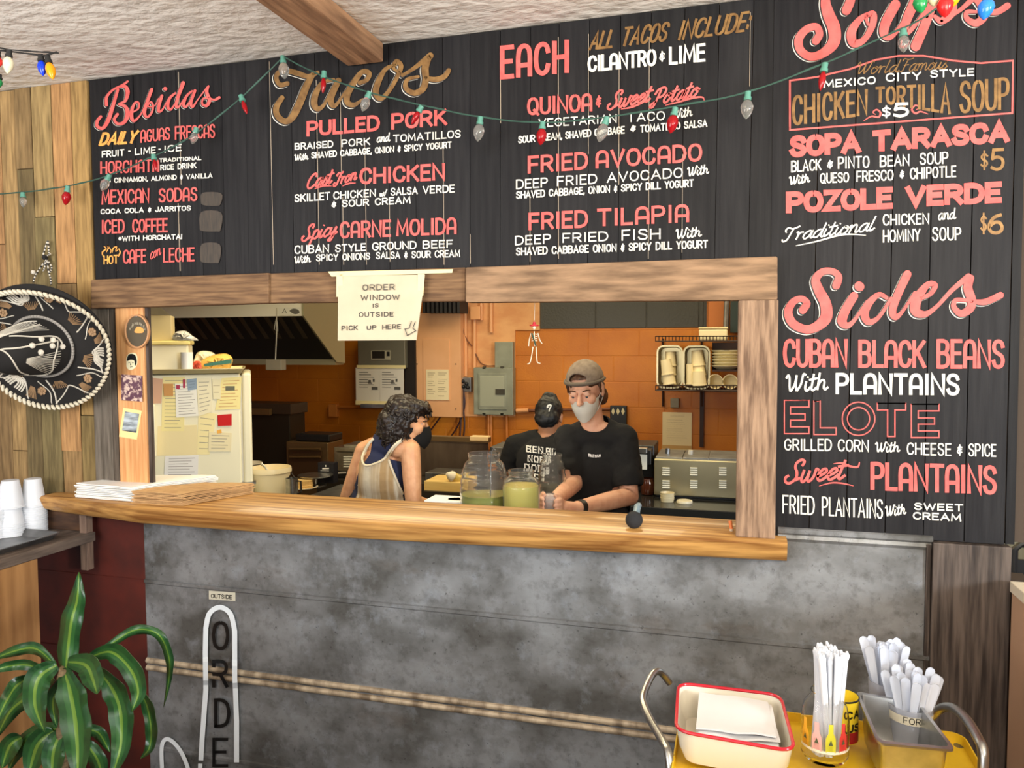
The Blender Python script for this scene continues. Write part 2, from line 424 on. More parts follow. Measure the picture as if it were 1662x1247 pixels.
zinc = mat('aged_zinc', srgb(150, 152, 154), .48, metal=.5, col2=srgb(96, 95, 92), scale=3.2, stretch=(1, 1, 1.5), detail=15, bump=.12, bscale=34, contrast=(.4, .62))
def grime(m, col, scale, lo, hi, fac=.6, stretch=(1, 1, 1), detail=12):
    "lay dirt of a second noise over a material's colour"
    nt = m.node_tree; L = nt.links.new; b = nt.nodes['Principled BSDF']
    src = b.inputs['Base Color'].links[0].from_socket if b.inputs['Base Color'].links else None
    tc = nt.nodes.new('ShaderNodeTexCoord'); mp = nt.nodes.new('ShaderNodeMapping'); mp.inputs['Scale'].default_value = stretch; mp.inputs['Location'].default_value = (3.1, 1.7, 5.3)
    n = nt.nodes.new('ShaderNodeTexNoise'); n.inputs['Scale'].default_value = scale; n.inputs['Detail'].default_value = detail; n.inputs['Roughness'].default_value = .65
    mr = nt.nodes.new('ShaderNodeMapRange'); mr.inputs[1].default_value = lo; mr.inputs[2].default_value = hi; mr.inputs[4].default_value = fac
    mx = nt.nodes.new('ShaderNodeMix'); mx.data_type = 'RGBA'; mx.inputs[7].default_value = (*col, 1)
    L(tc.outputs['Object'], mp.inputs[0]); L(mp.outputs[0], n.inputs['Vector']); L(n.outputs[0], mr.inputs[0]); L(mr.outputs[0], mx.inputs[0])
    if src: L(src, mx.inputs[6])
    else: mx.inputs[6].default_value = b.inputs['Base Color'].default_value
    L(mx.outputs[2], b.inputs['Base Color']); return m
grime(zinc, srgb(58, 56, 52), 7, .52, .74, .5); grime(zinc, srgb(176, 180, 186), 5, .56, .72, .55); grime(zinc, srgb(92, 72, 50), 2.6, .6, .74, .5, (1, 1, 2))
grime(zinc, srgb(66, 63, 58), 26, .5, .7, .45); grime(zinc, srgb(170, 178, 188), 15, .56, .74, .4)
grime(zinc, srgb(52, 50, 48), 60, .62, .7, .7)
maroon = mat('maroon_paint', srgb(92, 34, 24), .5, col2=srgb(64, 26, 20), scale=6, detail=6, bump=.1)
floor_m = mat('brown_floor', srgb(90, 78, 68), .6, col2=srgb(70, 60, 52), scale=3)
salmon = mat('salmon_paint', srgb(224, 102, 96), .6, col2=srgb(204, 86, 82), scale=30)
white_p = mat('white_lettering_paint', srgb(226, 222, 210), .6)
gold_p = mat('gold_lettering_paint', srgb(148, 112, 66), .4, metal=.25, col2=srgb(116, 84, 48), scale=40)
amber_p = mat('amber_paint', srgb(234, 176, 84), .5, col2=srgb(220, 140, 70), scale=40)
LM = [salmon, white_p, gold_p, amber_p]

ZC = 2.70      # ceiling
ZB = 1.125      # bar top
XL = P(0, 600, 0).x - .8


def rnd(a, b): return random.uniform(a, b)


# ceiling: troweled plaster, real relief near the camera side
mb = MB(); mb.box((-4.6, -6.4, ZC), (4.4, .0, ZC + .12)); struct('ceiling', mb, stucco)
mb = MB(); mb.box((-5.4, -6.4, -.1), (4.4, 4.1, 0)); struct('floor', mb, floor_m)

# beam under the ceiling
a = P(560, 105, -.03); b = P(619, 93, -.03)
mb = MB(); mb.box((a.x, -3.2, a.z), (b.x, -.012, ZC - .002), bev=.006)
for px, py, r in ((515, 48, .004), (540, 70, .003), (547, 100, .003), (520, 60, .003)):
    pass
struct('ceiling_beam', mb, mat('sawn_beam', srgb(166, 126, 92), .75, col2=srgb(112, 80, 56), scale=6, stretch=(6, .6, 6), detail=8, bump=.5, bscale=10, bdist=.006))

# structural wall pieces round the pass-through
hz0 = P(800, 492, 0).z; hz1 = P(800, 432, 0).z
x_op0 = P(243, 600, 0).x; x_op1 = P(1197, 600, 0).x
wall_m = flat('rough_framing', (70, 58, 48), .9)
mb = MB()
mb.box((x_op0 - .1, .012, hz0 + .02), (.95, .10, ZC)); mb.box((x_op1 + .02, .012, ZB + .02), (.80, .10, hz0 + .02)); struct('wall_front', mb, wall_m)
mb = MB(); mb.box((x_op0 - .2, .02, 0), (.80, .10, ZB - .09)); struct('wall_front_below', mb, wall_m)
mb = MB(); mb.box((XL, .03, 0), (x_op0 - .115, .08, ZC)); struct('wall_front_left', mb, wall_m)

# weathered vertical boards at the left
edges = [-330, -290, -250, -215, -175, -140, -100, -62, -30, 5, 31, 58, 90, 122, 149]
cols = [(180, 150, 110), (150, 140, 110), (190, 160, 112), (170, 130, 96), (160, 150, 112), (176, 140, 100), (150, 128, 100), (168, 140, 104), (178, 142, 100),
        (196, 160, 112), (180, 154, 108), (188, 166, 116), (186, 148, 102), (190, 160, 104)]
mb = MB()
for i in range(len(edges) - 1):
    x0 = P(edges[i], 400, -.005).x + .002; x1 = P(edges[i + 1], 400, -.005).x - .002; yy = rnd(-.008, .004)
    zlo = ZB - .05 if edges[i] > 58 else .93 if edges[i] > -60 else 0.0
    cuts = sorted([ZC] + [rnd(1.2, 2.5) for _ in range(1 if i % 2 else 2)] + [zlo])
    if edges[i] == 90: cuts = [zlo, P(110, 648, 0).z, P(110, 730, 0).z, P(130, 460, 0).z, ZC]
    if edges[i] == 31: cuts = [zlo, P(40, 275, 0).z, ZC]
    for j in range(len(cuts) - 1):
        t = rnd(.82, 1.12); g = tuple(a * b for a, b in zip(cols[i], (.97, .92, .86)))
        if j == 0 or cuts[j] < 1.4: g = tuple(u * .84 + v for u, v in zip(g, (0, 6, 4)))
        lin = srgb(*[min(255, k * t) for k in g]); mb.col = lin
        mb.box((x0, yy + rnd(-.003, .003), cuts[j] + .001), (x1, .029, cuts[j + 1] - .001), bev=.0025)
mb.col = (.999, 1, 1)
struct('wall_left', mb, gray_wood)
# flaked old paint on those boards: patches of paint left from an earlier use
# grey boards, pine jamb and dark edge left of the opening
zt = P(190, 498, -.02).z
mb = MB(); xs = [P(k, 600, -.01).x for k in (150, 180, 190)]
for k in range(2):
    mb.col = srgb(*((118, 108, 96), (104, 92, 80))[k]); mb.box((xs[k] + .001, -.012, ZB - .02), (xs[k + 1] - .001, .029, zt), bev=.002)
struct('wall_left_boards', mb, gray_wood)
mb = MB(); mb.box((P(190, 600, -.02).x, -.022, ZB), (P(235, 600, -.02).x, .004, zt), bev=.003); struct('trim_1', mb, pine)
mb = MB(); mb.box((P(236, 600, -.01).x, -.012, ZB), (P(243, 600, -.01).x, .004, zt)); struct('trim_2', mb, dark_wood)

# header lumber over the opening: three lengths of old beam, then the post
for i, (xa, xb, y0, ta, tb, ba, bb, m) in enumerate(((147, 436, -.050, 454, 443, 501, 492, brown_wood), (436, 756, -.038, 444, 434, 492, 489, brown_wood), (755, 1262, -.052, 434, 416, 491, 487, pale_beam))):
    q = [P(xa, ta, y0), P(xb, tb, y0), P(xb, bb, y0), P(xa, ba, y0)]
    mb = MB(); mb.hexa(q, (0, .06 if i != 1 else .05, 0)); o = struct('trim_%d' % (i + 3), mb, m)
    mod = o.modifiers.new('bevel', 'BEVEL'); mod.width = .005; mod.segments = 2
x0 = P(1197, 600, -.05).x; x1 = P(1262, 600, -.05).x
mb = MB(); mb.box((x0, -.05, ZB), (x1, .06, P(1230, 487, -.05).z), bev=.004); struct('trim_6', mb, post_wood)

# ------------------------------------------------------------------ painted menu boards
YB = 0.0
def plank_board(mb, edge_fn, n, z_top, z_bot, y, thick=.02, cols=None, step=.0):
    for i in range(n):
        a0, b0 = edge_fn(i, z_top[0] if isinstance(z_top, tuple) else z_top)
        pass


E1 = [150, 184, 220, 254, 289, 326, 362, 401, 437, 475, 513, 552, 592, 632, 675, 719, 763, 812, 860, 906, 955, 1005, 1054, 1108, 1163, 1218, 1265]
bd = thing('menu_board', 'long black plank menu board headed Bebidas and Tacos above the kitchen opening', 'menu board', P(700, 470, 0))
mb = MB()
for i in range(len(E1) - 1):
    lean = .004 * (i / 26)
    xa0, xb0 = P(E1[i], 300, 0).x + .0009, P(E1[i + 1], 300, 0).x - .0009
    k = rnd(.8, 1.2); mb.col = (k, k, k); yy = rnd(-.0015, .0015) + .002
    zt_, zb_ = ZC - .001, P((E1[i] + E1[i + 1]) / 2, 455 - (E1[i] - 150) * .0345, 0).z - .012
    q = [(xa0 - lean, yy, zb_), (xb0 - lean, yy, zb_), (xb0 + lean, yy, zt_), (xa0 + lean, yy, zt_)]
    mb.hexa(q, (0, .0115 - yy, 0))
mb.cur = 1
for px, ya, yb_ in ((289, 116, 300), (289, 330, 440), (552, 150, 300), (556, 320, 430), (592, 230, 430), (632, 330, 425), (719, 240, 430), (763, 380, 428), (812, 75, 200), (906, 60, 420), (955, 55, 250), (860, 320, 425), (1005, 90, 300), (1054, 60, 420), (1108, 250, 410), (1218, 20, 140), (437, 100, 430), (513, 130, 430)):
    if ya < 300 or True:
        a = P(px, ya, -.0004); b = P(px, yb_, -.0004)
        mb.box((a.x - .0007, -.0006, b.z), (a.x + .0007, .004, min(a.z, ZC - .01)))
obj('plank_panel', mb, [black_paint, pale_edge], bd)
S, WH, GO, AM = 0, 1, 2, 3


_nst = [0]
def onboard(y): return lambda x, yy: P(x, yy, y - .00002 * (_nst[0] % 13))


lt = MB(); pl = onboard(-.0012)
def T(text, x0, y0, x1, y1, h0, h1=None, w=2, m=WH, font='plain', **k): letters(lt, text, x0, y0, x1, y1, h0, h1, w, m, pl, font, **k)


# drinks
T('DAILY', 162, 237, 218, 233, 22, 22, 4.2, AM, slant=.28)
T('AGUAS', 229, 232, 275, 227, 21, 21, 2.6, S, 'arch'); T('FRESCAS', 285, 227, 348, 224, 22, 23, 2.6, S, 'arch')
T('FRUIT', 166, 256, 201, 253, 11, 11, 1.9); T('-', 209, 249, 211, 249, 8, 8, 2); T('LIME', 220, 252, 252, 249, 11.5, 11, 1.9); T('-', 258, 246, 260, 246, 8, 8, 2); T('ICE', 267, 248, 294, 245, 11.5, 11.5, 1.9)
T('HORCHATA', 164, 283, 257, 279, 21, 21, 2.8, S, 'arch')
T('TRADITIONAL', 259, 263.7, 326, 260, 6.6, 6.6, 1.7); T('RICE DRINK', 261, 277, 318, 273, 9.5, 9.5, 1.8)
T('& CINNAMON, ALMOND & VANILLA', 176, 297.5, 344, 289, 8.4, 8.4, 1.6)
T('MEXICAN', 166, 332.5, 241, 329.5, 24, 24, 3, S, 'arch'); T('SODAS', 259, 329, 319, 326.5, 23, 23, 3, S, 'arch')
T('COCA COLA & JARRITOS', 164, 348, 309, 342, 8.6, 8.6, 1.7)
T('ICED', 166, 380, 201, 378.6, 23, 23, 3, S, 'arch'); T('COFFEE', 216, 378.5, 271, 377, 23, 23, 3, S, 'arch')
T('*WITH HORCHATA!', 193, 392, 295, 388.5, 8.6, 8.6, 1.8)
T('HOT', 169, 429.5, 191, 428, 14.5, 14.5, 2.2, AM)
for q in (((169, 400), (172, 404), (166, 410), (168, 417)), ((173, 409), (176, 402), (174, 398), (180, 406), (179, 411)), ((182, 410), (184, 403), (189, 401), (188, 408), (193, 404)), ((193, 404), (195, 410), (192, 416))):
    swash(lt, q, (1.2, 2.2, 2.2, 1.2, 1.2)[:len(q)], pl, AM)
T('CAFE', 201, 428.5, 236, 427, 23, 23, 2.8, S, 'arch'); T('con', 244, 421, 261, 413, 19, 19, 1.6, S, 'script'); T('LECHE', 266, 426.5, 314.5, 424.5, 24, 23, 2.8, S, 'arch')
# tacos, first column
T('PULLED', 500, 222, 614, 212.5, 25.5, 26, 5, S); T('PORK', 637.5, 211, 723.5, 203.5, 27, 27, 5, S)
T('BRAISED', 479, 243.8, 540, 239.6, 11.6, 11.6, 2); T('PORK', 555, 239, 600, 235.6, 12.4, 12.4, 2); T('and', 612, 231, 632, 229, 14, 14, 1.8, font='script'); T('TOMATILLOS', 639, 231.5, 747, 223.5, 12.6, 13, 2)
T('With', 478, 261, 500, 258.5, 10, 10, 1.7, font='script'); T('SHAVED CABBAGE, ONION & SPICY YOGURT', 506, 257.6, 732, 240.5, 10.6, 11, 1.9)
T('Cast', 498, 306.5, 538, 297, 22, 24, 3.2, S, 'script', slant=.22); T('Iron', 541, 302, 578, 291, 20, 21, 3, S, 'script', slant=.22)
swash(lt, ((511, 306.5), (525, 302), (538, 302)), (1, 2.6, 1), pl, S); swash(lt, ((556, 302), (566, 298), (577, 297)), (1, 2.6, 1), pl, S)
T('CHICKEN', 586, 299.8, 720, 292.6, 27, 28, 4.8, S)
T('SKILLET', 479, 328.5, 535, 324.5, 13, 13, 2.1); T('CHICKEN', 542, 324, 609, 319.5, 13, 13, 2.1); T('w/', 617, 319, 628, 317.5, 10, 10, 1.8, font='script'); T('SALSA', 635, 318, 677, 315.5, 13, 13, 2.1); T('VERDE', 687, 315, 737, 312.5, 13, 13, 2.1)
T('&', 539, 337.5, 545, 337, 11, 11, 2); T('SOUR CREAM', 556, 336.5, 665.5, 330.5, 12, 12, 2.1)
T('Spicy', 490, 392, 546, 380, 26, 24, 3.2, S, 'script', slant=.25)
T('CARNE', 553.5, 387.5, 633, 384.5, 28, 28, 4.2, S, 'arch'); T('MOLIDA', 645, 384, 739, 380.5, 28, 28, 4.2, S, 'arch')
T('CUBAN', 479, 412.6, 533, 410, 14, 14, 2.1); T('STYLE', 545, 409.8, 593, 407.6, 13, 13, 2.1); T('GROUND', 605, 407, 675, 404.5, 13.5, 13.5, 2.1); T('BEEF', 687, 404, 734, 402.5, 13.5, 13.5, 2.1)
T('With', 478, 428, 504, 425, 11, 11, 1.8, font='script'); T('SPICY ONIONS', 514, 424.5, 600, 421.5, 11.5, 11.5, 1.9); T('SALSA & SOUR CREAM', 611, 421, 746, 417.5, 12, 12, 1.9)
# tacos, second column
T('EACH', 815, 129, 920, 119, 55, 55, 7.6, S, 'arch', gap=.3)
T('ALL', 957, 82, 992, 78, 31, 31, 4.2, GO, slant=.25); T('TACOS', 1008, 76, 1079, 67.5, 32, 33, 4.2, GO, slant=.25); T('INCLUDE:', 1101, 66, 1213, 51, 33, 34, 4.2, GO, slant=.25)
T('CILANTRO', 956, 117.5, 1063, 107, 27, 28, 4.6, WH, 'arch'); T('&', 1071, 100, 1078, 99, 17, 17, 2.4); T('LIME', 1088, 105.5, 1143, 100, 30, 30, 4.6, WH, 'arch')
T('QUINOA', 858, 187.5, 959, 181, 29, 30, 4.6, S, 'arch'); T('&', 968, 174, 975, 173, 19, 19, 2.6, S)
T('Sweet', 986, 178.5, 1054, 164, 30, 26, 3.4, S, 'script', slant=.3); T('Potato', 1058, 171, 1131, 156, 26, 27, 3.2, S, 'script', slant=.3)
swash(lt, ((1008, 177), (1025, 174), (1042, 167), (1050, 162)), (1, 3, 2.6, 1), pl, S); swash(lt, ((1080, 171), (1100, 166), (1125, 159), (1140, 158), (1143, 164)), (1, 2.6, 3, 2.4, 1), pl, S)
T('VEGETARIAN', 875, 207, 1000, 199.5, 14, 14.5, 2); T('TACO', 1019, 198.7, 1078, 195, 15, 15, 2); T('With', 1092, 193.5, 1123, 187.5, 15, 15, 2, font='script')
T('SOUR CREAM, SHAVED CABBAGE', 842, 233, 1013, 217, 12, 12.5, 2.1); T('&', 1024, 214, 1031, 213, 11, 11, 2); T('TOMATILLO SALSA', 1040, 215.5, 1147, 206, 12.5, 12.5, 2.1)
T('FRIED', 859, 282, 952, 275, 29, 29, 4.8, S, 'arch'); T('AVOCADO', 969, 274, 1137, 262, 29.5, 30, 4.8, S, 'arch')
T('DEEP', 838.5, 307.5, 888, 304, 16, 16, 2.2); T('FRIED', 905, 302.5, 968, 298.5, 16.5, 16.5, 2.2); T('AVOCADO', 986, 297, 1107, 288.5, 16.5, 17, 2.2); T('With', 1116, 287, 1150, 281, 15, 15, 2.1, font='script')
T('SHAVED CABBAGE, ONION & SPICY DILL YOGURT', 838.5, 323, 1125, 303.5, 12.3, 12.6, 2.1)
T('FRIED', 860, 374, 952, 369.5, 28.5, 29, 4.8, S, 'arch'); T('TILAPIA', 971, 368, 1116, 361, 29, 30, 4.8, S, 'arch')
T('DEEP', 837, 398.5, 893, 395.5, 15.5, 16, 2.2); T('FRIED', 914, 394.5, 986, 391.5, 16, 16, 2.2); T('FISH', 1010, 391, 1071, 388.5, 18, 18, 2.4); T('With', 1097, 388.5, 1138, 383, 16, 16, 2.2, font='script')
T('SHAVED CABBAGE ONION & SPICY DILL YOGURT', 838.5, 415, 1148, 403, 13, 13.6, 2.2)
obj('menu_lettering', lt, LM, bd)


def headline(name, parent, strokes, ox, oy, sc, m, y, sh=(-2.4, 2.2)):
    "big brush script with a thin white line along its left and lower edge"
    mb = MB(); sd = MB()
    for pts, ws in strokes:
        q = [(ox + a * sc, oy + b * sc) for a, b in pts]; w = [k * sc for k in ws]
        if len(w) < len(q): w += [w[-1]] * (len(q) - len(w))
        swash(mb, q, w, onboard(y - .0012), m)
        swash(sd, [(a + sh[0], b + sh[1]) for a, b in q], [k + .6 for k in w], onboard(y), 1)
        swash(sd, [(a + sh[0] * .5, b + sh[1] * .5) for a, b in q], [k + 1.2 for k in w], onboard(y - .0006), 4)
    black = flat('black_outline_paint', (34, 33, 35), .5)
    obj(name, mb, LM + [black], parent); obj(name + '_outline', sd, LM + [black], parent)


headline('drinks_heading', bd, [
    ([(210, 380), (212, 285), (290, 195), (400, 140), (470, 92)], [40, 34, 26, 26, 26]),
    ([(350, 190), (290, 390), (230, 570), (165, 665), (95, 640), (100, 575), (140, 525)], [34, 44, 50, 40, 38, 40, 36]),
    ([(340, 170), (430, 150), (470, 220), (440, 330), (360, 372), (440, 400), (470, 485), (430, 590), (350, 612), (305, 560), (345, 495)], [16, 40, 52, 36, 20, 40, 56, 44, 34, 34, 36]),
    ([(530, 470), (600, 425), (606, 360), (565, 350), (522, 440), (520, 545), (560, 572), (640, 480), (700, 330)], [16, 22, 26, 26, 40, 44, 30, 16, 14]),
    ([(765, 190), (700, 370), (675, 480), (712, 530), (768, 465), (778, 380), (750, 345), (720, 400), (800, 390), (850, 300)], [40, 40, 40, 28, 26, 26, 22, 14, 14, 12]),
    ([(890, 270), (855, 380), (850, 455), (895, 440), (960, 320)], [36, 40, 38, 22, 12]), ([(928, 180), (934, 184)], [44, 44]),
    ([(1055, 235), (985, 300), (962, 400), (1000, 435), (1062, 350)], [24, 34, 40, 28, 16]), ([(1150, 112), (1085, 290), (1065, 395), (1100, 400), (1170, 290)], [48, 42, 36, 24, 12]),
    ([(1260, 210), (1190, 275), (1155, 375), (1190, 400), (1260, 290)], [22, 32, 38, 28, 14]), ([(1295, 205), (1245, 350), (1270, 400), (1340, 300), (1445, 165)], [34, 38, 30, 14, 20]),
    ([(1460, 150), (1440, 225), (1472, 320), (1440, 388), (1385, 370), (1395, 305), (1450, 298)], [24, 40, 44, 36, 26, 22, 18]), ([(1462, 290), (1530, 318), (1592, 290)], [18, 26, 34])],
    145, 120, .1324, 0, -.0008, sh=(-1.5, 1.3))
headline('taco_heading', bd, [
    ([(195, 325), (130, 335), (98, 275), (125, 225), (200, 215), (290, 238), (375, 262), (460, 228)], [40, 40, 40, 42, 46, 46, 40, 30]),
    ([(425, 235), (365, 340), (300, 500), (240, 615), (180, 655), (112, 610), (98, 535), (148, 450)], [40, 60, 66, 62, 50, 52, 52, 44]),
    ([(600, 290), (500, 320), (440, 420), (430, 510), (465, 545), (520, 500), (600, 340)], [26, 36, 54, 56, 44, 28, 18]), ([(640, 300), (575, 450), (590, 515), (630, 500), (700, 390)], [52, 54, 46, 28, 16]),
    ([(825, 320), (890, 290), (905, 235), (845, 225), (765, 330), (715, 430), (722, 495), (780, 510), (850, 460)], [36, 38, 44, 42, 54, 56, 50, 38, 16]),
    ([(1140, 160), (1050, 200), (985, 315), (965, 410), (1010, 455), (1080, 390), (1150, 270), (1185, 175), (1145, 130), (1118, 190), (1190, 240)], [26, 36, 52, 52, 44, 36, 36, 40, 36, 28, 20]),
    ([(1195, 255), (1300, 190), (1440, 82)], [26, 34, 56]), ([(1430, 95), (1395, 190), (1400, 285), (1375, 370), (1300, 408), (1228, 365), (1240, 290), (1335, 265)], [44, 62, 56, 56, 48, 44, 34, 24]), ([(1400, 275), (1480, 290), (1560, 265), (1600, 210)], [34, 46, 46, 40])],
    430, 75, .1865, 2, -.0008)
# faded repainted patches beside the drinks
mb = MB()
for (xa, xb, ya, yb_) in ((326, 359, 313, 334), (324, 359, 344, 376), (325, 357, 396, 427)):
    q = smooth_pts([(xa + 3, ya), (xb, ya + 1), (xb - 1, yb_ - 3), (xb - 8, yb_), (xa + 4, yb_ - 1), (xa, yb_ - 8)], 4, True); mb.add([P(*k, -.0006) for k in q], [list(range(len(q)))])
obj('faded_patch', mb, mat('thin_brown_paint', srgb(72, 62, 52), .6, col2=srgb(56, 50, 44), scale=60, stretch=(2, 1, .3)), bd)

# soups and sides
sb = thing('menu_board', 'tall black plank menu board headed Soups and Sides right of the post', 'menu board', P(1450, 880, 0))
E2 = [(1264, 1264), (1323, 1323), (1383, 1383), (1446, 1446), (1508.6, 1508), (1575, 1575), (1641, 1641)]
mb = MB()
def ex(px, py): return P(px + (450 - py) * .024, py, 0).x
zb_ = P(1450, 873, 0).z
for i in range(6):
    g = .0014
    a0, a1 = ex(E2[i][0], 870) + g, ex(E2[i][0], 20) + g; b0, b1 = ex(E2[i + 1][0], 870) - g, ex(E2[i + 1][0], 20) - g
    if i == 0: a0 = a1 = x1 - .02
    k = rnd(.9, 1.25); mb.col = (k, k, k * 1.04); yy = rnd(-.001, .001)
    mb.hexa([(a0, yy, zb_ - (.02 if i == 0 else 0)), (b0, yy, zb_), (b1, yy, ZC - .001), (a1, yy, ZC - .001)], (0, .0115 - yy, 0))
k = .9; mb.col = (k, k, k)
a0, a1 = ex(1643, 870), ex(1643, 20); mb.hexa([(a0, .004, zb_), (a0 + .022, .004, zb_), (a1 + .022, .004, ZC - .001), (a1, .004, ZC - .001)], (0, .09, 0))
obj('plank_panel', mb, black_paint, sb)
lt = MB()
fr = [(1282, 211), (1282, 131), (1326, 125), (1380, 112), (1422, 97), (1459, 90.5), (1499, 90.5), (1547, 98.4), (1592, 102.5), (1644, 98.4), (1643, 183.5), (1282, 211), (1282, 206)]
put_ribbon(lt, fr, 1.4, pl, S)
T('World', 1388, 121, 1456, 117, 20, 21, 1.6, GO, 'script', slant=.3); T('Famous', 1460, 117, 1536, 111, 22, 20, 1.6, GO, 'script', slant=.3)
T('MEXICO', 1338, 143, 1420, 136.5, 13, 13, 2.4); T('CITY', 1439, 133, 1494, 130, 14, 14, 2.4); T('STYLE', 1511, 126.5, 1580, 123.5, 13, 13, 2.4)
T('CHICKEN', 1288, 204.5, 1406, 187, 50, 42, 5, GO, gap=.3); T('TORTILLA', 1423, 166.5, 1541, 186, 23, 52, 4.6, GO, gap=.3); T('SOUP', 1560, 184.5, 1636, 178, 53, 53, 5.4, GO, 'arch')
T('$', 1432, 191.5, 1445, 191, 20, 20, 2.6); T('5', 1451, 191, 1473, 190, 24, 24, 4.6)
swash(lt, ((1402, 196), (1414, 189), (1426, 190), (1429, 183), (1423, 178), (1417, 182), (1421, 186)), (1, 2.4, 3, 3, 2.4, 1.8, 1), pl, S); swash(lt, ((1506, 185), (1494, 181), (1486, 184), (1480, 178), (1486, 171), (1492, 175), (1487, 178)), (1, 2.4, 3, 3, 2.4, 1.8, 1), pl, S)
T('SOPA', 1286, 256, 1393, 249, 36, 36, 9.4, S); T('TARASCA', 1420, 247, 1634, 231.5, 35, 36, 9.4, S)
T('$', 1592, 275, 1603, 274.5, 30, 30, 3, GO); T('5', 1609, 278, 1628, 277, 37, 37, 5, GO)
T('BLACK', 1285, 280, 1332, 276.5, 19, 19, 2.4); T('&', 1343, 274, 1351, 273, 14, 14, 2); T('PINTO', 1361, 274.5, 1410, 272.5, 20, 20, 2.4); T('BEAN', 1429, 271.5, 1475, 269, 19, 19, 2.4); T('SOUP', 1494, 268, 1538, 266, 20, 20, 2.4)
T('With', 1281, 301, 1314, 295, 14, 14, 2.2, font='script'); T('QUESO', 1332, 298, 1377, 296, 17, 17, 2.3); T('FRESCO', 1391, 295.5, 1449, 293, 18, 18, 2.3); T('&', 1461, 290, 1467, 289, 14, 14, 2); T('CHIPOTLE', 1478, 291.5, 1551, 287.5, 19, 19, 2.3)
T('POZOLE', 1280, 347, 1445, 339, 36, 36, 9.4, S); T('VERDE', 1474, 336.5, 1622, 329.5, 35, 35, 9.4, S)
T('Traditional', 1270, 392, 1418, 374, 22, 24, 2.4, font='script', slant=.3); swash(lt, ((1292, 399), (1325, 392), (1368, 381), (1405, 382)), (1, 2.2, 2.6, 1), pl, WH)
T('CHICKEN', 1434, 366.5, 1507, 364, 19, 18, 2.4); T('and', 1523, 357, 1550, 355, 18, 18, 2, font='script'); T('HOMINY', 1434, 394, 1493, 391, 21, 20, 2.4); T('SOUP', 1514, 391.5, 1559, 390, 23, 21, 2.4)
T('$', 1592, 379, 1601, 378.5, 33, 33, 3, GO); T('6', 1605, 381.5, 1627, 380.5, 36, 36, 5.4, GO)
T('CUBAN', 1274, 597, 1373, 597, 47, 47, 6.2, S, 'arch'); T('BLACK', 1396, 597.5, 1500, 598, 46, 46, 6.2, S, 'arch'); T('BEANS', 1523, 598.5, 1628, 599, 48, 48, 6.2, S, 'arch')
T('With', 1276, 637, 1343, 632, 28, 28, 3.4, font='script'); T('PLANTAINS', 1359, 640.5, 1555, 642.5, 35, 36, 5.6, WH, 'arch')
# ELOTE in outline
for (ch, xa, xb) in (('E', 1273, 1313), ('L', 1321, 1357), ('O', 1367, 1420), ('T', 1424, 1470), ('E', 1479, 1524)):
    b0 = 704 + (xa - 1273) * .031; t0 = b0 - 54; wd_ = xb - xa; q = 11
    if ch == 'E': o = [(0, 0), (1, 0), (1, .2), (.25, .2), (.25, .41), (.84, .41), (.84, .6), (.25, .6), (.25, .8), (1, .8), (1, 1), (0, 1)]
    elif ch == 'L': o = [(0, 0), (.28, 0), (.28, .8), (1, .8), (1, 1), (0, 1)]
    elif ch == 'T': o = [(0, 0), (1, 0), (1, .2), (.62, .2), (.62, 1), (.36, 1), (.36, .2), (0, .2)]
    if ch == 'O':
        for r in (1, .68): put_ribbon(lt, [(xa + wd_ / 2 + wd_ / 2 * r * math.cos(k * PI / 16), b0 - 27 + 27 * r * math.sin(k * PI / 16)) for k in range(33)], 1.0, pl, S)
    else:
        o = [(xa + u * wd_, t0 + v * 54) for u, v in o]; put_ribbon(lt, o + [o[0], o[1]], 1.0, pl, S)
T('GRILLED', 1274, 731.5, 1349, 732.5, 19, 20, 2.3); T('CORN', 1361, 733, 1409, 734, 20, 20, 2.3); T('With', 1421, 734.5, 1460, 733, 16, 16, 2.2, font='script'); T('CHEESE', 1473, 738.5, 1543, 740.5, 20, 21, 2.3); T('&', 1554, 739, 1561, 739, 18, 18, 2.2); T('SPICE', 1573, 741, 1616, 742, 21, 21, 2.3)
T('Sweet', 1274, 785, 1370, 777, 38, 32, 4.2, S, 'script', slant=.25); swash(lt, ((1353, 753), (1366, 752), (1380, 757), (1392, 758), (1395, 751)), (1, 3, 3.4, 3, 2), pl, S); swash(lt, ((1330, 789), (1350, 784), (1368, 785), (1385, 789)), (1, 2.4, 2.4, 1), pl, S)
T('PLANTAINS', 1416, 796, 1615, 803.5, 46, 48, 6.6, S, 'arch')
T('FRIED', 1271, 833.5, 1321, 836.5, 30, 31, 2.6); T('PLANTAINS', 1335, 837.5, 1432, 842.5, 31, 32, 2.6); T('With', 1437, 839, 1470, 834, 17, 17, 2.2, font='script')
T('SWEET', 1485, 828, 1562, 830.5, 12, 12, 2.4); T('CREAM', 1483, 843.5, 1559, 847, 12.5, 12.5, 2.4)
obj('menu_lettering', lt, LM, sb)
